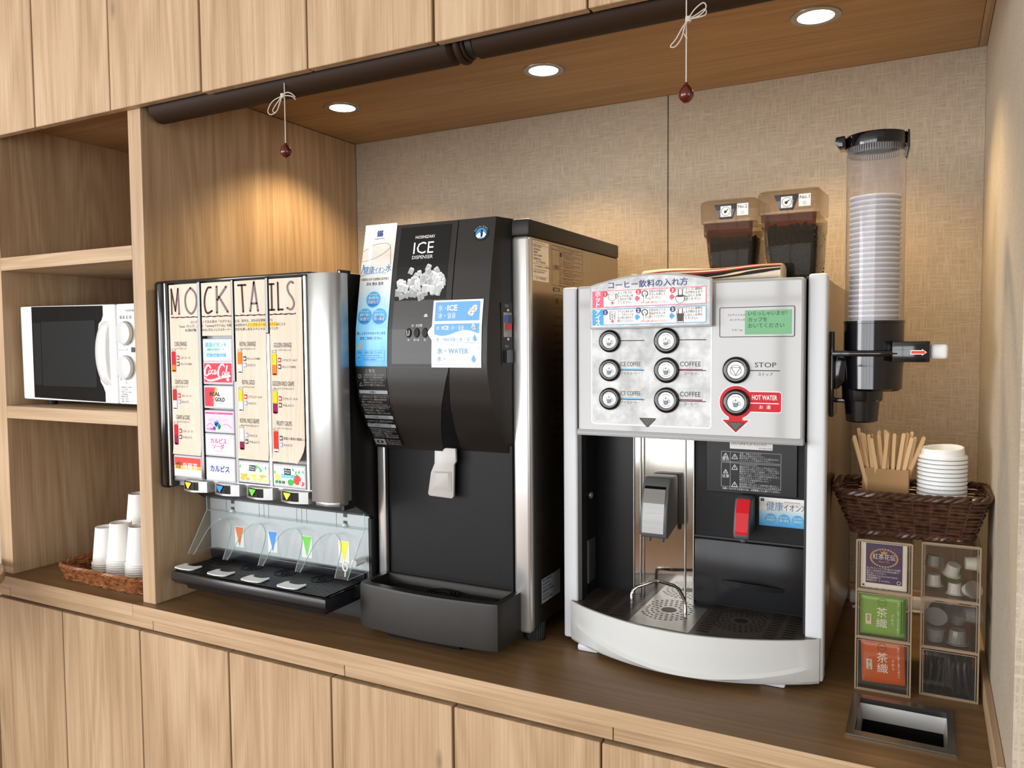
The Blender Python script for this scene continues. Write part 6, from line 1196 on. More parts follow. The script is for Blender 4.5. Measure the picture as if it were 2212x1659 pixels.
nA = 24; V = [clothp(i / 30, 2 * PI * j / nA) for i in range(31) for j in range(nA)]
cl.add(V, [(i * nA + j, i * nA + (j + 1) % nA, (i + 1) * nA + (j + 1) % nA, (i + 1) * nA + j) for i in range(30) for j in range(nA)] + [tuple(range(nA))[::-1], tuple(30 * nA + j for j in range(nA))])
cl.build('cloth_body', 'cloth_weave', t, angle=50)
plain('stripe_black', (34, 26, 26), 0.9); plain('stripe_red', (150, 52, 42), 0.9); plain('stripe_cream', (220, 200, 160), 0.9)
for (a0, a1, m_, off) in ((0.0, 0.16, 'stripe_black', 0), (0.16, 0.22, 'stripe_red', 0), (0.30, 0.36, 'stripe_red', 0), (0.055, 0.085, 'stripe_cream', 1)):
    st = MB()
    def sp2(u, v, a0=a0, a1=a1, off=off):
        # band slides from the front towards the back along the length
        lo = 1.05 * PI + 0.0; f_ = a0 + (a1 - a0) * v; ang = PI * (0.98 + 0.30 * (1 - u) - f_ * 1.05)
        p = Vector(clothp(u, ang)); c = Vector((p.x, 0.28, 1.569)); dd = (p - c).normalized(); return tuple(p + dd * (0.0006 + 0.0004 * off))
    st.grid(sp2, 30, 3); st.build('stripe', m_, t, angle=60, recalc=False)
fg = MB(); r4 = random.Random(3)
for i in range(26):
    y0 = 0.25 + 0.06 * r4.random(); z0 = 1.560 + 0.018 * r4.random(); fg.tube(bez([(L0 + 0.002, y0, z0), (L0 - 0.008, y0 + r4.uniform(-.004, .004), z0 + r4.uniform(-.003, .005)), (L0 - 0.016 - 0.006 * r4.random(), y0 + r4.uniform(-.008, .008), max(1.5572, z0 + r4.uniform(-.008, .006)))], 4), 0.0008, 5, mi=i % 3)
o = fg.build('fringe', ['stripe_black', 'stripe_red', 'stripe_cream'], t, angle=50); o['kind'] = 'stuff'
# ---------------------------------------------------------------- cup dispenser on the side of the coffee machine
CDX, CDY = -0.0830, 0.300
CD = thing('cup_dispenser', (-0.1500, CDY, 1.32), 'clear tube cup dispenser with black lever base on the coffee machine side', 'cup dispenser')
tb = MB(); nR = 96; R0 = 0.0458
for i in range(nR): pass
prof_t = [(R0 + (0.00035 if i % 2 else 0), 2 * PI * i / nR) for i in range(nR)]
tb.add([(CDX + r * math.cos(a), CDY + r * math.sin(a), z) for z in (1.478, 1.768) for r, a in prof_t], [(i, (i + 1) % nR, nR + (i + 1) % nR, nR + i) for i in range(nR)]); tb.build('tube', 'tube_acrylic', CD, angle=60)
MB().lathe([(0.0462, 0.0), (0.0485, 0.0), (0.0490, 0.004), (0.0490, 0.016), (0.0480, 0.020), (0.0455, 0.020), (0.0455, 0.0), (0.0462, 0.0)], (CDX, CDY, 1.7750), 48).build('top_ring', 'navy_black', CD)
cb = MB()
for i in range(72):
    a = 2 * PI * i / 72; a2 = a + 0.05; cb.add([(CDX + 0.0450 * math.cos(q), CDY + 0.0450 * math.sin(q), z) for q in (a, a2) for z in (1.777, 1.764)], [(0, 2, 3, 1)])
plain('comb_grey', (120, 120, 124), 0.5); cb.build('comb', 'comb_grey', CD, angle=0)
MB().prism([(-0.1460, 1.7860), (-0.1445, 1.7945), (-0.1300, 1.7960), (-0.1280, 1.7780), (-0.1400, 1.7760)], CDY - 0.030, CDY + 0.012, 'Y', 0.002).build('hinge_tab', 'navy_black', CD)
MB().prism([(-0.0350, 1.7980), (-0.0320, 1.7960), (-0.0315, 1.7700), (-0.0355, 1.7520), (-0.0385, 1.7530), (-0.0365, 1.7720)], CDY - 0.018, CDY + 0.010, 'Y', 0.0015).build('latch', 'navy_black', CD)
MB().lathe([(0.0470, 0.0), (0.0475, 0.006), (0.0475, 0.072), (0.0482, 0.0725), (0.0482, 0.077), (0.0460, 0.077)], (CDX, CDY, 1.4060), 48).build('collar', 'navy_black', CD)
MB().lathe([(1e-6, 0.0), (0.040, 0.0), (0.0455, 0.004), (0.0465, 0.040), (0.0465, 0.060), (0.044, 0.0605)], (CDX, CDY, 1.3640), 48).build('housing', 'navy_black', CD)
MB().lathe([(1e-6, 0.0), (0.0305, 0.0), (0.0325, 0.003), (0.0335, 0.030), (0.0335, 0.036)], (CDX - 0.0165, CDY, 1.3460), 40).build('lower_housing', 'navy_black', CD)
MB().lathe([(0.0235, 0.0), (0.0255, 0.002), (0.0285, 0.038), (0.0265, 0.038), (0.0235, 0.0)], (CDX - 0.0170, CDY, 1.3095), 40).build('outlet', 'navy_black', CD)
MB().box(-0.1499, -0.1430, CDY - 0.032, CDY + 0.032, 1.3180, 1.4660, 0.002).build('mounting_plate', 'navy_black', CD)
MB().box(-0.1435, -0.120, CDY - 0.012, CDY + 0.012, 1.3420, 1.3500, 0.002).build('strut', 'navy_black', CD)
MB().prism([(-0.1435, 1.4240), (-0.1240, 1.4200), (-0.1260, 1.3800), (-0.1380, 1.3660), (-0.1435, 1.3660)], CDY - 0.02, CDY + 0.02, 'Y', 0.002).build('gusset', 'navy_black', CD)
arm = MB().box(-0.1440, -0.0040, CDY - 0.0590, CDY - 0.0450, 1.4230, 1.4330, 0.003).build('lever_arm', 'navy_black', CD)
MB().box(-0.1180, -0.0420, CDY - 0.0600, CDY - 0.0540, 1.4250, 1.4310, 0.002).build('arm_groove', 'black_gloss', arm)
MB().box(-0.0520, 0.0030, CDY - 0.0600, CDY + 0.010, 1.4140, 1.4480, 0.002).build('slide_housing', 'navy_black', CD)
MB().box(0.0030, 0.0285, CDY - 0.0480, CDY - 0.0020, 1.4190, 1.4430, 0.005, 3).build('push_knob', 'white_plastic', CD)
Ma = planeY(CDY - 0.0602); poly([(-0.0250, 1.4265), (-0.0085, 1.4265), (-0.0085, 1.4245), (-0.0015, 1.4300), (-0.0085, 1.4355), (-0.0085, 1.4335), (-0.0250, 1.4335)], Ma, 'paper_white', CD, 'arrow_sticker', 0.0003); plain('arrow_red', (214, 60, 34), 0.5); poly([(-0.0238, 1.4278), (-0.0073, 1.4278), (-0.0073, 1.4265), (-0.0030, 1.4300), (-0.0073, 1.4335), (-0.0073, 1.4322), (-0.0238, 1.4322)], Ma, 'arrow_red', CD, 'arrow_sticker', 0.0006)
def ordinal(i, n):
    W_ = ['top', 'second', 'third', 'fourth', 'fifth', 'sixth', 'seventh', 'eighth', 'ninth', 'tenth', 'eleventh', 'twelfth', 'thirteenth', 'fourteenth', 'fifteenth', 'sixteenth', 'seventeenth', 'eighteenth', 'nineteenth', 'twentieth', 'twenty-first', 'twenty-second', 'twenty-third', 'twenty-fourth', 'twenty-fifth', 'twenty-sixth', 'twenty-seventh']
    return 'bottom' if i == n - 1 else W_[i]
def cup_mesh(name, rim, base, h, down, mat='cup_paper', side=None):
    """paper cup with rolled rim; down = mouth downward; origin at the lower end"""
    t = 0.0006
    if not down: pr = [(1e-6, 0.005), (base - 0.001, 0.005), (base - 0.001, 0.0), (base, 0.0), (rim - 0.001, h - 0.003), (rim + 0.0012, h - 0.0026), (rim + 0.0016, h - 0.0012), (rim + 0.0008, h), (rim - 0.0006, h - 0.0006), (base - t, 0.0055), (1e-6, 0.0058)]
    else: pr = [(rim - 0.0008, 0.003), (rim - 0.0004, 0.0006), (rim + 0.0008, 0.0), (rim + 0.0018, 0.0012), (rim + 0.0014, 0.0026), (rim - 0.001, 0.003), (base, h), (base - 0.0010, h), (base - 0.0018, h - 0.006), (1e-6, h - 0.006)]
    mb = MB().lathe(pr, (0, 0, 0), 36)
    if side: # greyer side wall, plain rolled rim
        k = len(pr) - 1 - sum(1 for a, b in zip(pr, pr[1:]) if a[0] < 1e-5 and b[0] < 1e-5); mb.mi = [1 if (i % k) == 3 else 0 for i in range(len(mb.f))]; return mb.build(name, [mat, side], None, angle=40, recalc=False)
    return mb.build(name, mat, None, angle=40)
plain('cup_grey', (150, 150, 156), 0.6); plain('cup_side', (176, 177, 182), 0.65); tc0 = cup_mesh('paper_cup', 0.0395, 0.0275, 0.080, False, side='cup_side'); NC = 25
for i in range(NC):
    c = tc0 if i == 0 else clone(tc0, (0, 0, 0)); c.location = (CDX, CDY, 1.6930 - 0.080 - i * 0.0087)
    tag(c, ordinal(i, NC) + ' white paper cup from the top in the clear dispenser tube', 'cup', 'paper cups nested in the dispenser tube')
# ---------------------------------------------------------------- wicker baskets
def wicker_mat(name, dark, light):
    m, n, l, b = new_mat(name); tc = n.new('ShaderNodeTexCoord'); nz = n.new('ShaderNodeTexNoise'); nz.inputs['Scale'].default_value = 90; l.new(tc.outputs['Object'], nz.inputs['Vector'])
    r = n.new('ShaderNodeValToRGB'); l.new(nz.outputs['Fac'], r.inputs['Fac']); r.color_ramp.elements[0].position = 0.3; r.color_ramp.elements[1].position = 0.7; r.color_ramp.elements[0].color = (*lin(dark), 1); r.color_ramp.elements[1].color = (*lin(light), 1); l.new(r.outputs['Color'], b.inputs['Base Color']); b.inputs['Roughness'].default_value = 0.35; MATS[name] = m
wicker_mat('wicker_dark', (44, 26, 20), (84, 54, 38)); wicker_mat('wicker_brown', (98, 56, 30), (160, 100, 58))
def perim(x0, x1, y0, y1, r, N):
    """N evenly spaced points with outward normals round a rounded rectangle"""
    P = rrect_pts(x0, y0, x1, y1, r, 8); L = [0.0]
    for i in range(len(P)): a, b = P[i], P[(i + 1) % len(P)]; L.append(L[-1] + math.hypot(b[0] - a[0], b[1] - a[1]))
    out = []; k = 0
    for i in range(N):
        s = L[-1] * i / N
        while L[k + 1] < s: k += 1
        a, b = P[k], P[(k + 1) % len(P)]; t = (s - L[k]) / max(L[k + 1] - L[k], 1e-9); dx, dy = b[0] - a[0], b[1] - a[1]; q = math.hypot(dx, dy) or 1
        out.append((a[0] + dx * t, a[1] + dy * t, dy / q, -dx / q))
    return out
def basket(t, bot, top, z0, z1, rows, stakes, rs, rr, mat, dip=0.0, cr=0.018):
    N = stakes * 6
    def lev(k):
        q = [bot[i] + (top[i] - bot[i]) * k for i in range(4)]; return perim(q[0], q[1], q[2], q[3], cr + 0.008 * k, N)
    def zoff(p): return -dip * max(0.0, 1 - abs((p[0] - (top[0] + top[1]) / 2) / (0.5 * (top[1] - top[0]))) ** 2)
    w = MB()
    for j in range(rows):
        k = (j + 0.5) / rows; P = lev(k)
        for ph in (0, 1):
            pts = []
            for i, p in enumerate(P):
                d = rs * 1.0 * math.sin(PI * i / 6 + PI * (j % 2) + PI * ph); zz = z0 + (z1 - z0) * k + zoff(p) * k + (0.35 * rs if ph else -0.35 * rs)
                pts.append((p[0] + p[2] * d, p[1] + p[3] * d, zz))
            w.tube(pts, rs, 5, closed=True)
    o = w.build('weave', mat, t, angle=60, recalc=False); o['kind'] = 'stuff'
    s = MB(); A = lev(0.0); B = lev(1.0)
    for i in range(0, N, 6): s.tube([(A[i][0], A[i][1], z0), (B[i][0], B[i][1], z1 + zoff(B[i]))], rs * 0.9, 5)
    s.build('stakes', mat, t, angle=60, recalc=False)['kind'] = 'stuff'
    for nm, P, zz, f_ in (('rim', lev(1.0), z1, 1), ('foot_braid', lev(0.0), z0 + rr * 0.9, 0)):
        rim = MB(); tw = max(8, int(len(P) / 9))
        for ph in range(3):
            pts = []
            for i, p in enumerate(P):
                a = 2 * PI * (tw * i / len(P) + ph / 3); d = rr * 0.62 * math.cos(a); pts.append((p[0] + p[2] * d, p[1] + p[3] * d, zz + zoff(p) * f_ + rr * 0.62 * math.sin(a)))
            rim.tube(pts, rr * 0.62, 5, closed=True)
        o = rim.build(nm, mat, t, angle=60, recalc=False); o['kind'] = 'stuff'
    MB().box(bot[0] + 0.003, bot[1] - 0.003, bot[2] + 0.003, bot[3] - 0.003, z0 + 0.001, z0 + 0.005).build('bottom', mat, t, angle=0)
BK = thing('wicker_basket', (-0.02, 0.36, 1.1135), 'dark brown wicker basket on the clear drawers, holding stirrers and lids', 'basket')
basket(BK, (-0.112, 0.070, 0.297, 0.415), (-0.142, 0.094, 0.276, 0.440), 1.1135, 1.1900, 12, 26, 0.0024, 0.0055, 'wicker_dark', dip=0.003)
BL = thing('wicker_basket', (-1.79, 0.14, 0.8502), 'reddish brown shallow wicker basket under stacked paper cups on the left', 'basket')
basket(BL, (-1.985, -1.665, 0.052, 0.262), (-2.000, -1.650, 0.040, 0.275), 0.8502, 0.8880, 6, 38, 0.0026, 0.0050, 'wicker_brown', cr=0.045)
# cups upside down in the left basket
lc0 = cup_mesh('paper_cup', 0.0365, 0.0265, 0.0960, True)
stacks = [(-1.9430, 0.1560, 4, 'front left stack'), (-1.8600, 0.1400, 8, 'front middle stack'), (-1.7780, 0.1350, 8, 'front right stack, beside the partition'), (-1.9000, 0.2270, 18, 'tall rear stack'), (-1.8180, 0.2200, 10, 'rear right stack, mostly behind the partition')]
first = True
for sx_, sy_, n_, nm in stacks:
    for i in range(n_):
        c = lc0 if first else clone(lc0, (0, 0, 0)); first = False
        c.location = (sx_, sy_, 0.8555 + (n_ - 1 - i) * 0.0058)
        tag(c, 'upturned white paper cup, ' + ordinal(i, n_) + ' in the ' + nm, 'cup', 'upturned paper cups in the left basket')
# ---------------------------------------------------------------- stirrer box, stirrers, lids
t = thing('stirrer_box', (-0.062, 0.35, 1.119), 'brown card box of wooden stirrers standing in the dark basket', 'box')
b = MB(); X0, X1, Y0, Y1, Z0, Z1 = -0.1000, -0.0250, 0.3270, 0.3680, 1.1190, 1.2245
for a in ((X0, X1, Y0, Y0 + 0.0012), (X0, X1, Y1 - 0.0012, Y1), (X0, X0 + 0.0012, Y0, Y1), (X1 - 0.0012, X1, Y0, Y1)): b.box(*a, Z0, Z1, 0.0004, 1)
b.box(X0, X1, Y0, Y1, Z0, Z0 + 0.0015); b.build('box_walls', 'kraft', t, angle=0, recalc=False)
def stirrer_mesh():
    P = [(-0.003, 0.0)] ; pts = [(0.003 * math.cos(a), 0.003 + 0.003 * math.sin(a)) for a in [PI + PI * i / 6 for i in range(7)]] + [(0.003 * math.cos(a), 0.137 + 0.003 * math.sin(a)) for a in [PI * i / 6 for i in range(7)]]
    return MB().prism(pts, -0.0008, 0.0008, 'Y').build('wooden_stirrer', 'stirrer_wood', None, angle=40)
st0 = stirrer_mesh(); r5 = random.Random(11); NS = 30
for i in range(NS):
    c = st0 if i == 0 else clone(st0, (0, 0, 0)); u = (i % 10) / 9; row = i // 10
    bx = -0.0960 + 0.0660 * u; by = 0.3330 + row * 0.0120; lean = (u - 0.5) * 0.50 + r5.uniform(-0.10, 0.10)
    c.rotation_euler = (r5.uniform(-0.05, 0.05), lean, r5.uniform(-0.5, 0.5)); topx = bx
    zb = 1.1400 + r5.uniform(0.0, 0.016); c.location = (min(max(bx * 1.0 - math.sin(lean) * 0.060, -0.094), -0.031), by, zb)
    tag(c, 'thin wooden stirrer in the card box, ' + (ordinal(i % 10, 99).replace('top', 'first')) + ' from the left in the ' + ('front', 'middle', 'back')[row] + ' row', 'stirrer', 'wooden stirrers in the card box')
lp = [(0.0335, 0.0100), (0.0300, 0.0092), (0.0290, 0.0040), (1e-6, 0.0036)]
def lid_mesh(top):
    r = 0.0385
    pr = [(r - 0.001, 0.0), (r + 0.0003, 0.0006), (r + 0.0006, 0.0028), (r - 0.0004, 0.0045), (r - 0.0010, 0.0060)]
    mb = MB()
    if not top: mb.lathe(pr + [(r - 0.004, 0.0062), (r - 0.0055, 0.0075)], (0, 0, 0), 40)
    else:
        n = 48; L_ = [(r - 0.001, 0.0, 0), (r + 0.0003, 0.0006, 0), (r + 0.0006, 0.0028, 0), (r - 0.0010, 0.0060, 0), (r - 0.0040, 0.0065, 0), (r - 0.0050, 0.0150, 0.5), (r - 0.0060, 0.0165, 1), (r - 0.0085, 0.0160, 1), (r - 0.0100, 0.0100, 0.1), (1e-6, 0.0090, 0)]
        vs = []
        for rr_, z, k in L_:
            for i in range(n):
                a = 2 * PI * i / n; vs.append((rr_ * math.cos(a), rr_ * math.sin(a), z + k * 0.0048 * (0.5 + 0.5 * math.cos(a - 0.9)) ** 2))
        mb.add(vs, [(j * n + i, j * n + (i + 1) % n, (j + 1) * n + (i + 1) % n, (j + 1) * n + i) for j in range(len(L_) - 1) for i in range(n)])
    return mb.build('cup_lid', 'white_plastic', None, angle=40)
l1 = lid_mesh(True); l2 = lid_mesh(False); NLID = 18; zt_ = 1.2460
for i in range(NLID):
    c = l1 if i == 0 else (l2 if i == 1 else clone(l2, (0, 0, 0))); c.location = (0.0250, 0.3560, zt_ - i * 0.0072 + (0 if i else 0.0))
    tag(c, ('top white sip lid with raised rim on the lid stack' if i == 0 else ordinal(i, NLID) + ' white cup lid from the top of the lid stack'), 'lid', 'white cup lids stacked in the dark basket')
# ---------------------------------------------------------------- clear drawer towers with sachets and portions
plain('case_edge', (142, 120, 94), 0.35); clear('drawer_edge', (176, 164, 148), opacity=0.45)  # edges of clear acrylic; tan of the reflected wood put into the colour
def tower(x0, x1, y0, d, zs_, label):
    t = thing('drawer_tower', ((x0 + x1) / 2, y0 + d / 2, 0.8502), label, 'drawers', 'clear three-drawer towers')
    k = 0.0026; z0, z1 = 0.8502, zs_[-1]
    b = MB(); b.box(x0, x0 + k, y0, y0 + d, z0, z1); b.box(x1 - k, x1, y0, y0 + d, z0, z1); b.box(x0 + k, x1 - k, y0 + d - k, y0 + d, z0, z1)
    b.build('case', 'case_acrylic', t, angle=0, recalc=False)
    for i, z in enumerate([z0] + zs_): 
        zz = min(max(z, z0), z1 - k); MB().box(x0 + k, x1 - k, y0 + 0.001, y0 + d - k, zz, zz + k).build('shelf', 'case_acrylic', t, angle=0)
        MB().box(x0 + k, x1 - k, y0, y0 + 0.001, zz - 0.0008, zz + k + 0.0008).build('front_edge', 'case_edge', t, angle=0)
    for xx in (x0, x1 - k): MB().box(xx, xx + k, y0 - 0.0006, y0, z0, z1).build('front_edge', 'case_edge', t, angle=0)
    zl = [z0] + zs_
    for i in range(3):
        a, c = zl[i] + k + 0.001, zl[i + 1] - 0.002; f = MB(); w = 0.0018; xa, xb = x0 + k + 0.0015, x1 - k - 0.0015
        f.box(xa, xb, y0 - 0.0015, y0 - 0.0015 + w, a, c); f.box(xa, xa + w, y0, y0 + d - 0.01, a, c - 0.012); f.box(xb - w, xb, y0, y0 + d - 0.01, a, c - 0.012); f.box(xa, xb, y0, y0 + d - 0.01, a, a + w); dr_ = f.build('drawer', 'case_acrylic', t, angle=0, recalc=False)
        fr2 = MB(); mm = planeY(y0 - 0.0016); ro = rrect_pts(xa, a, xb, c, 0.001, 2); ri = rrect_pts(xa + 0.0016, a + 0.0016, xb - 0.0016, c - 0.0016, 0.0006, 2); nn = len(ro); fr2.add([mm(u, v, 0) for u, v in ro] + [mm(u, v, 0) for u, v in ri], [(j, (j + 1) % nn, nn + (j + 1) % nn, nn + j) for j in range(nn)]); fr2.build('drawer_edge', 'drawer_edge', dr_, angle=0, recalc=False)
    return t
tower(-0.1031, -0.0162, 0.263, 0.150, [0.9410, 1.0230, 1.1110], 'left clear acrylic drawer tower holding tea bag sachets')
tower(-0.0039, 0.0828, 0.288, 0.150, [0.9320, 1.0155, 1.1110], 'right clear acrylic drawer tower holding creamers, syrup and black sticks')
def sachet(name, x0, x1, z0, z1, y, mat, label, bulge=0.004, rot=0.0):
    def fn(u, v): 
        e = min(u, 1 - u, v, 1 - v); k = min(1, e / 0.08); return (x0 + (x1 - x0) * u + rot * (v - .5), y - bulge * k, z0 + (z1 - z0) * v + 0.0006 * math.sin(u * 40) * (v > 0.97 or v < 0.03) - rot * (u - .5))
    mb = MB(); mb.grid(fn, 14, 14); F = list(mb.v); k = len(F); mb.v += [(p[0], 2 * y - p[1] + 0.001, p[2]) for p in F]; mb.f += [tuple(reversed([q + k for q in f])) for f in list(mb.f)]
    E = [i for i in range(15)] + [i * 15 + 14 for i in range(1, 15)] + [14 * 15 + i for i in range(13, -1, -1)] + [i * 15 for i in range(13, 0, -1)]
    mb.f += [(E[i], E[(i + 1) % len(E)], k + E[(i + 1) % len(E)], k + E[i]) for i in range(len(E))]; mb.mi = [0] * len(mb.f)
    t = thing(name, ((x0 + x1) / 2, y, z0), label, 'sachet', 'tea bag sachets in the left drawers'); mb.build('pouch', mat, t, angle=60)
    return t, (lambda u, v, w: (lambda p: (p[0], p[1] - w, p[2]))(fn((u - x0) / (x1 - x0), (v - z0) / (z1 - z0))))
plain('tea_purple', (66, 44, 100), 0.3); plain('tea_green', (126, 172, 78), 0.2); plain('tea_green_dark', (52, 132, 44), 0.2); plain('tea_orange', (200, 92, 36), 0.25); plain('tea_gold', (206, 164, 88), 0.4); plain('tea_pale', (222, 214, 190), 0.4)
t, MT = sachet('tea_sachet', -0.0960, -0.0250, 1.0275, 1.1060, 0.2710, 'paper_white', 'white and purple tea sachet in the top left drawer', 0.002)
for i in range(12): rect(-0.0880, 1.0370 + i * 0.0057, -0.0320, 1.0370 + (i + 1) * 0.0057, MT, 'tea_purple', t, 'purple_print', 0.0006)
for j in range(30):
    a = 2 * PI * j / 30; disc(-0.0600 + 0.0205 * math.cos(a), 1.0815 + 0.0150 * math.sin(a), 0.0017, MT, 'tea_gold', t, 'gold_wreath', 0.0009, n=6)
poly([(-0.0640, 1.0885), (-0.0655, 1.0935), (-0.0625, 1.0910), (-0.0600, 1.0945), (-0.0575, 1.0910), (-0.0545, 1.0935), (-0.0560, 1.0885)], MT, 'tea_gold', t, 'gold_wreath', 0.0010)
text('紅茶花伝', -0.0772, 1.0795, 0.0105, MT, 'paper_white', t, 'lettering', 0.0011, fit=0.0345); text('Royal Tea', -0.0680, 1.0740, 0.004, MT, 'tea_gold', t, 'lettering', 0.0011, fit=0.016, shear=0.2)
for i, s_ in enumerate(('カップにティーバッグを1包入れてお湯を', '注ぎ1〜2分お待ちになりお好みの濃さで', '取り出してください。', '紅茶花伝は The Coca-Cola Company', 'の登録商標です', '株式会社コカ・コーラシステム')): text(s_, -0.0865, 1.0615 - i * 0.0042, 0.0038, MT, 'paper_white', t, 'small_print', 0.0011, fit=(0.052, 0.050, 0.030, 0.048, 0.022, 0.036)[i])
ring(-0.0370, 1.0415, 0.0032, 0.0007, MT, 'paper_white', t, 'lettering', 0.0011); rect(-0.0930, 1.0310, -0.0900, 1.0340, MT, 'ink_black', t, 'lettering', 0.0008)
def chaori(t, MT, xc, zt, dark, kind):
    ring(xc, zt, 0.0066, 0.0006, MT, dark, t, 'emblem', 0.0010); rect(xc - 0.004, zt - 0.0004, xc + 0.004, zt + 0.0004, MT, dark, t, 'emblem', 0.0010)
    text('茶', xc, zt - 0.0240, 0.0180, MT, 'paper_white', t, 'lettering', 0.0012, 'C'); text('織', xc, zt - 0.0425, 0.0180, MT, 'paper_white', t, 'lettering', 0.0012, 'C')
    for i, ch in enumerate('さおり'): text(ch, xc + 0.0165, zt - 0.0230 - i * 0.0068, 0.0055, MT, 'paper_white', t, 'lettering', 0.0012, 'C')
    for i, ch in enumerate('香ばしい香りと深みある味わい' if kind == '煎茶' else '香ばしい香りと豊かな味わい'): text(ch, xc + 0.0250, zt + 0.0000 - i * 0.0041, 0.0038, MT, 'paper_white', t, 'small_print', 0.0012, 'C')
    rect(xc - 0.0250, zt - 0.0400, xc - 0.0160, zt - 0.0220, MT, 'tea_pale', t, 'kind_tag', 0.0010)
    for i, ch in enumerate(kind): text(ch, xc - 0.0205, zt - 0.0285 - i * 0.0055, 0.0055, MT, 'ink_black', t, 'small_print', 0.0013, 'C')
t, MT = sachet('tea_sachet', -0.0965, -0.0255, 0.9460, 1.0175, 0.2730, 'tea_green', 'glossy green tea sachet in the middle left drawer', 0.0035)
for i in range(8): rect(-0.0330, 0.9480 + i * 0.0084, -0.0262, 0.9480 + (i + 1) * 0.0084, MT, 'tea_green_dark', t, 'green_edge', 0.0006)
chaori(t, MT, -0.0620, 1.0050, 'tea_green_dark', '煎茶')
t, MT = sachet('tea_sachet', -0.0930, -0.0260, 0.8640, 0.9370, 0.2730, 'tea_orange', 'orange roasted-tea sachet in the bottom left drawer', 0.003, rot=-0.003)
chaori(t, MT, -0.0600, 0.9270, 'ink_black', '焙じ茶'); rect(-0.0920, 0.8730, -0.0270, 0.8734, MT, 'tea_pale', t, 'seal_line', 0.0008)
# creamers and syrup portions
plain('creamer_white', (206, 208, 210), 0.35); plain('foil', (190, 190, 192), 0.22, 0.9); plain('lid_green', (82, 98, 44), 0.4)
clear('portion_clear', (206, 212, 214), opacity=0.30)
def portion(name, rim, base, h, mat, lidmat, loc, eul, label, grp):
    t = thing(name, loc, label, 'portion cup', grp); t.rotation_euler = eul
    n = 28; rib = [(1e-6, 0.0)] + [(base, 0.0), (base + 0.0006, 0.0015), (rim * 0.93, h - 0.0012), (rim * 1.0, h - 0.0010), (rim * 1.16, h - 0.0006), (rim * 1.16, h)]
    mb = MB(); vs = []
    for i in range(n):
        a = 2 * PI * i / n
        for j, (r, z) in enumerate(rib): q = r * (0.965 if (i % 2 and 1 < j < 4) else 1); vs.append((q * math.cos(a) + loc[0], q * math.sin(a) + loc[1], z + loc[2]))
    m_ = len(rib); mb.add(vs, [(i * m_ + k, ((i + 1) % n) * m_ + k, ((i + 1) % n) * m_ + k + 1, i * m_ + k + 1) for i in range(n) for k in range(m_ - 1)]); mb.build('cup', mat, t, angle=30)
    MB().lathe([(1e-6, h + 0.0001), (rim * 1.16, h + 0.0001), (rim * 1.17, h + 0.0004), (1e-6, h + 0.0006)], loc, 28).build('lid', lidmat, t)
    return t
zf = 1.0155 + 0.0062; TX0, TX1, TY = 0.0005, 0.0790, 0.2935
cre = [((0.0150, 0.3160, 1.0520), (PI, 0, 0), 'creamer_white', 'upturned white creamer at the upper left of the top right drawer'), ((0.0450, 0.3150, 1.0720), (PI + 0.25, 0.2, 0), 'creamer_white', 'tilted white creamer in the upper middle of the top right drawer'), ((0.0610, 0.3170, 1.0760), (0, PI / 2, 0.1), 'creamer_white', 'white creamer lying on its side at the right of the top right drawer'), ((0.0150, 0.3550, 1.0750), (PI, 0.1, 0), 'creamer_white', 'white creamer behind, at the rear left of the top right drawer'), ((0.0470, 0.3180, zf + 0.019), (PI, 0, 0), 'creamer_white', 'white creamer standing upturned on the floor of the top right drawer'), ((0.0420, 0.3400, 1.0500), (1.35, 0.1, 0.2), 'lid_green', 'creamer with a green leaf-print lid in the top right drawer'), ((0.0650, 0.3100, zf + 0.011), (1.25, 0.0, 0.5), 'foil', 'creamer with a crumpled silver foil lid in the top right drawer')]
for lo, eu, lm, la in cre: portion('creamer', 0.0125, 0.0100, 0.0185, 'creamer_white', lm, lo, eu, la, 'creamers in the top right drawer')
zm = 0.9320 + 0.0062
syr = [((0.0190, 0.3130, zm + 0.0005), (0, 0, 0), 'clear syrup portion standing upright at the left of the middle right drawer'), ((0.0520, 0.3150, zm + 0.0235), (PI, 0, 0), 'clear syrup portion upside down at the right of the middle right drawer'), ((0.0520, 0.3480, zm + 0.0270), (0.35, 0.2, 0), 'clear syrup portion leaning behind in the middle right drawer'), ((0.0250, 0.3600, zm + 0.0300), (0.9, 0.1, 0), 'clear syrup portion tilted back at the rear of the middle right drawer'), ((0.0620, 0.3250, zm + 0.0480), (0, PI / 2, 0.2), 'clear syrup portion lying on its side, uppermost in the middle right drawer'), ((0.0210, 0.3300, zm + 0.0500), (1.9, 0.3, 0), 'clear syrup portion tipped over, upper left in the middle right drawer')]
for lo, eu, la in syr: portion('syrup_portion', 0.0155, 0.0120, 0.0225, 'portion_clear', 'portion_clear', lo, eu, la, 'syrup portions in the middle right drawer')
plain('stick_black', (34, 30, 32), 0.3); plain('stick_wine', (58, 34, 40), 0.35)
def stick_mesh(mat):
    mb = MB(); n = 10; L_ = 0.056
    prof_s = [(0.0, 0.0045, 0.0006), (0.006, 0.0040, 0.0008), (0.010, 0.0032, 0.0030), (L_ - 0.010, 0.0032, 0.0030), (L_ - 0.006, 0.0040, 0.0008), (L_, 0.0048, 0.0006)]
    vs = [(a * math.cos(2 * PI * i / n), b * math.sin(2 * PI * i / n), z + (0.0012 * (-1) ** i if z in (0.0, L_) else 0)) for z, a, b in prof_s for i in range(n)]
    mb.add(vs, [(j * n + i, j * n + (i + 1) % n, (j + 1) * n + (i + 1) % n, (j + 1) * n + i) for j in range(len(prof_s) - 1) for i in range(n)] + [tuple(range(n))[::-1], tuple(5 * n + i for i in range(n))]); return mb.build('sugar_stick', mat, None, angle=40)
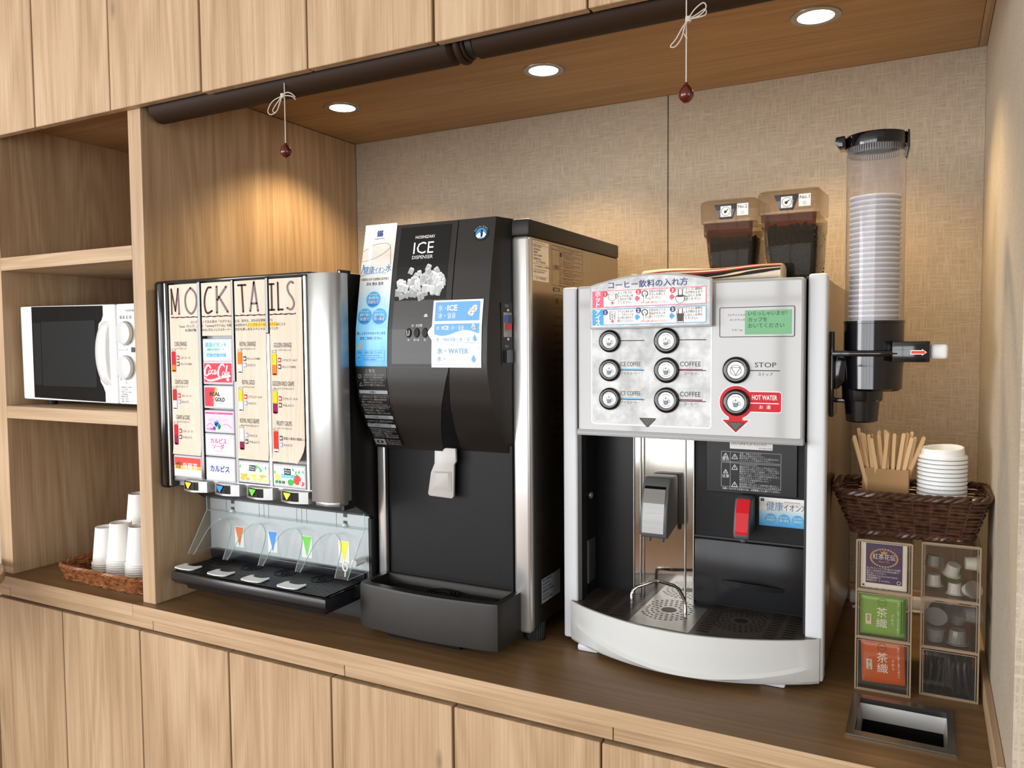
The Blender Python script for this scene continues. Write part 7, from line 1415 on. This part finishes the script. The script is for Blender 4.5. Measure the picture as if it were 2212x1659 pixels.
s0 = stick_mesh('stick_black'); s1 = stick_mesh('stick_wine'); zb_ = 0.8502 + 0.0062; r6 = random.Random(5); f0 = f1 = True
for i in range(24):
    back = i >= 12
    if back: c = s1 if f1 else clone(s1, (0, 0, 0)); f1 = False
    else: c = s0 if f0 else clone(s0, (0, 0, 0)); f0 = False
    if back: c.location = (0.0085 + (i - 12) * 0.0056, 0.330 + 0.007 * (i % 2), zb_ + 0.0020); c.rotation_euler = (0.03, r6.uniform(-.04, .04), 0); tag(c, 'wine-dark sugar stick in the bottom right drawer\'s back row, ' + ordinal(i - 12, 99).replace('top', 'first') + ' from the left', 'sugar stick', 'wine-dark sticks in the bottom right drawer')
    else: c.location = (0.0110 + (i % 6) * 0.0112, 0.2965 + 0.011 * (i // 6), zb_ + 0.0025 + 0.002 * (i // 6)); c.rotation_euler = (r6.uniform(-.05, .12), r6.uniform(-.10, .10), r6.uniform(-1, 1)); tag(c, 'crinkled black sugar stick in the bottom right drawer, ' + ordinal(i % 6, 99).replace('top', 'first') + ' from the left, ' + ('front', 'second')[i // 6] + ' row', 'sugar stick', 'black sticks in the bottom right drawer')
# ---------------------------------------------------------------- waste chute in the worktop
t = thing('waste_chute', (-0.027, 0.162, 0.8502), 'square stainless waste chute set in the worktop, before the drawer towers', 'waste chute')
brushed('chute_steel', (170, 166, 160), 'X', 0.26); plain('throat_steel', (168, 168, 166), 0.35, 0.4)
b = MB(); O = [(-0.1030, 0.0830), (0.0470, 0.0830), (0.0470, 0.2400), (-0.1030, 0.2400)]; I = [(-0.0900, 0.1000), (0.0360, 0.1000), (0.0360, 0.2240), (-0.0900, 0.2240)]
b.add([(x, y, 0.8503) for x, y in O] + [(x + (0.001 if x < 0 else -0.001), y, 0.8530) for x, y in O] + [(x, y, 0.8530) for x, y in I] + [(x, y, 0.8440) for x, y in I], [(k * 4 + i, k * 4 + (i + 1) % 4, (k + 1) * 4 + (i + 1) % 4, (k + 1) * 4 + i) for k in range(3) for i in range(4)]); b.build('rim', 'chute_steel', t, angle=20)
b = MB(); J_ = [(-0.0900, 0.1000), (0.0360, 0.1000), (0.0360, 0.2240), (-0.0900, 0.2240)]; K2 = [(-0.0860, 0.1060), (0.0320, 0.1060), (0.0320, 0.2180), (-0.0860, 0.2180)]
b.add([(x, y, 0.8440) for x, y in J_] + [(x, y, 0.8200) for x, y in K2], [(i, (i + 1) % 4, 4 + (i + 1) % 4, 4 + i) for i in range(4)]); b.build('throat', 'throat_steel', t, angle=20)
b = MB(); b.add([(x, y, 0.8200) for x, y in K2] + [(x, y, 0.5500) for x, y in K2], [(i, (i + 1) % 4, 4 + (i + 1) % 4, 4 + i) for i in range(4)] + [(4, 5, 6, 7)]); b.build('bin_liner', 'black_matte', t, angle=20)
# white cable cover behind the coffee machine
t = thing('cable_cover', (-0.11, 0.74, 0.8502), 'white cable cover lying along the back wall behind the drawer towers', 'cable')
b = MB(); b.prism([(0.745, 0.8502), (0.748, 0.876), (0.768, 0.878), (0.769, 0.8502)], -0.150, 0.070, 'X', 0.003); b.build('cover', 'white_plastic', t)
MB().tube(bez([(-0.140, 0.700, 0.856), (-0.100, 0.715, 0.8545), (-0.060, 0.70, 0.8545), (-0.02, 0.725, 0.8545), (0.03, 0.735, 0.8545)], 8), 0.0035, 8).build('cord', 'white_plastic', t)
# ---------------------------------------------------------------- microwave oven
MW_ = thing('microwave_oven', (-1.88, 0.24, 1.297), 'white microwave oven with black window and two dials on the left shelf', 'microwave')
MB().box(-2.1150, -1.6350, 0.0780, 0.4200, 1.3120, 1.5540, 0.004).build('body', 'white_plastic', MW_)
for x, y in ((-2.08, 0.11), (-1.67, 0.11), (-2.08, 0.38), (-1.67, 0.38)): MB().lathe([(0.011, 0), (0.013, 0.016)], (x, y, 1.2972), 16).build('foot', 'rubber', MW_)
dp = [(-2.1190, 1.3140), (-1.7370, 1.3110), (-1.7390, 1.5525), (-2.1210, 1.5570)]
dr_ = MB().prism(dp, 0.0560, 0.0800, 'Y', 0.004, 3).build('door', 'white_plastic', MW_)
wpts = [(-2.0690, 1.3190), (-1.7830, 1.3145), (-1.7830, 1.3380), (-1.7900, 1.3520), (-1.8000, 1.3640), (-1.8030, 1.3800), (-1.8040, 1.4900), (-1.8000, 1.5060), (-1.7890, 1.5140), (-1.7830, 1.5260), (-1.7830, 1.5500), (-2.0690, 1.5545)]
MB().prism(wpts, 0.0545, 0.0580, 'Y').build('window_pane', 'pane_black', dr_, angle=30); Mm = planeY(0.0545)
plain('mesh_dark', (22, 23, 24), 0.4, spec=0.1); rrect(-2.0300, 1.3500, -1.8120, 1.5150, 0.004, Mm, 'mesh_dark', dr_, 'inner_mesh', 0.0004); rect(-2.0640, 1.352, -2.032, 1.513, Mm, 'mesh_dark', dr_, 'inner_mesh', 0.0003)
hp_ = MB()
def hfn(u, v):
    z = 1.3560 + 0.1560 * v; e = math.sin(PI * v) ** 0.5; w0 = 0.020 + 0.030 * e; xc = -1.7700
    return (xc - 0.006 * e + (u - 0.5) * w0 - 0.012 * e, 0.0560 - 0.013 * e * math.sin(PI * u) ** 0.6 - 0.0004, z)
hp_.grid(hfn, 12, 24); hp_.build('handle', 'white_gloss', dr_, angle=60, recalc=False)
cp = MB().box(-1.7355, -1.6370, 0.0580, 0.0800, 1.3110, 1.5525, 0.003).build('control_panel', 'white_plastic', MW_); Mc = planeY(0.0580)
plain('chrome_ring', (200, 200, 196), 0.15, 1.0)
for z in (1.4815, 1.3995):
    kb = MB().lathe([(0.0285, 0.0), (0.0285, 0.004), (0.0265, 0.012), (0.0240, 0.013), (1e-6, 0.0135)], (-1.7010, 0.0580, z), 36, MY).build('dial', 'white_gloss', cp); MB().lathe([(0.0300, 0.0), (0.0300, 0.003), (0.0287, 0.005), (0.0284, 0.0)], (-1.7010, 0.0580, z), 36, MY).build('dial_ring', 'chrome_ring', kb)
text('TWINBIRD', -1.7040, 1.5330, 0.0075, Mc, 'ink_grey', cp, 'lettering', 0.0004, fit=0.05); text('解凍 弱 強', -1.7230, 1.5165, 0.0095, Mc, 'ink_grey', cp, 'lettering', 0.0004); text('タイマー(分)', -1.7290, 1.4395, 0.006, Mc, 'ink_grey', cp, 'lettering', 0.0004); text('10', -1.7280, 1.3680, 0.0085, Mc, 'ink_grey', cp, 'lettering', 0.0004); text('5', -1.7080, 1.3600, 0.0105, Mc, 'ink_grey', cp, 'lettering', 0.0004); rrect(-1.6850, 1.4360, -1.6700, 1.4480, 0.002, Mc, 'ink_black', cp, 'lettering', 0.0004)
for i in range(7): text(('高周波出力 700W', 'ごはん(1杯)', '冷凍ごはん(150g)', '牛乳(200ml)', '解凍の目安', '100g：約3分', '200g：約5分')[i], -1.7255, 1.3500 - i * 0.0056, 0.0048, Mc, 'ink_grey', cp, 'small_print', 0.0004)
flush_print()
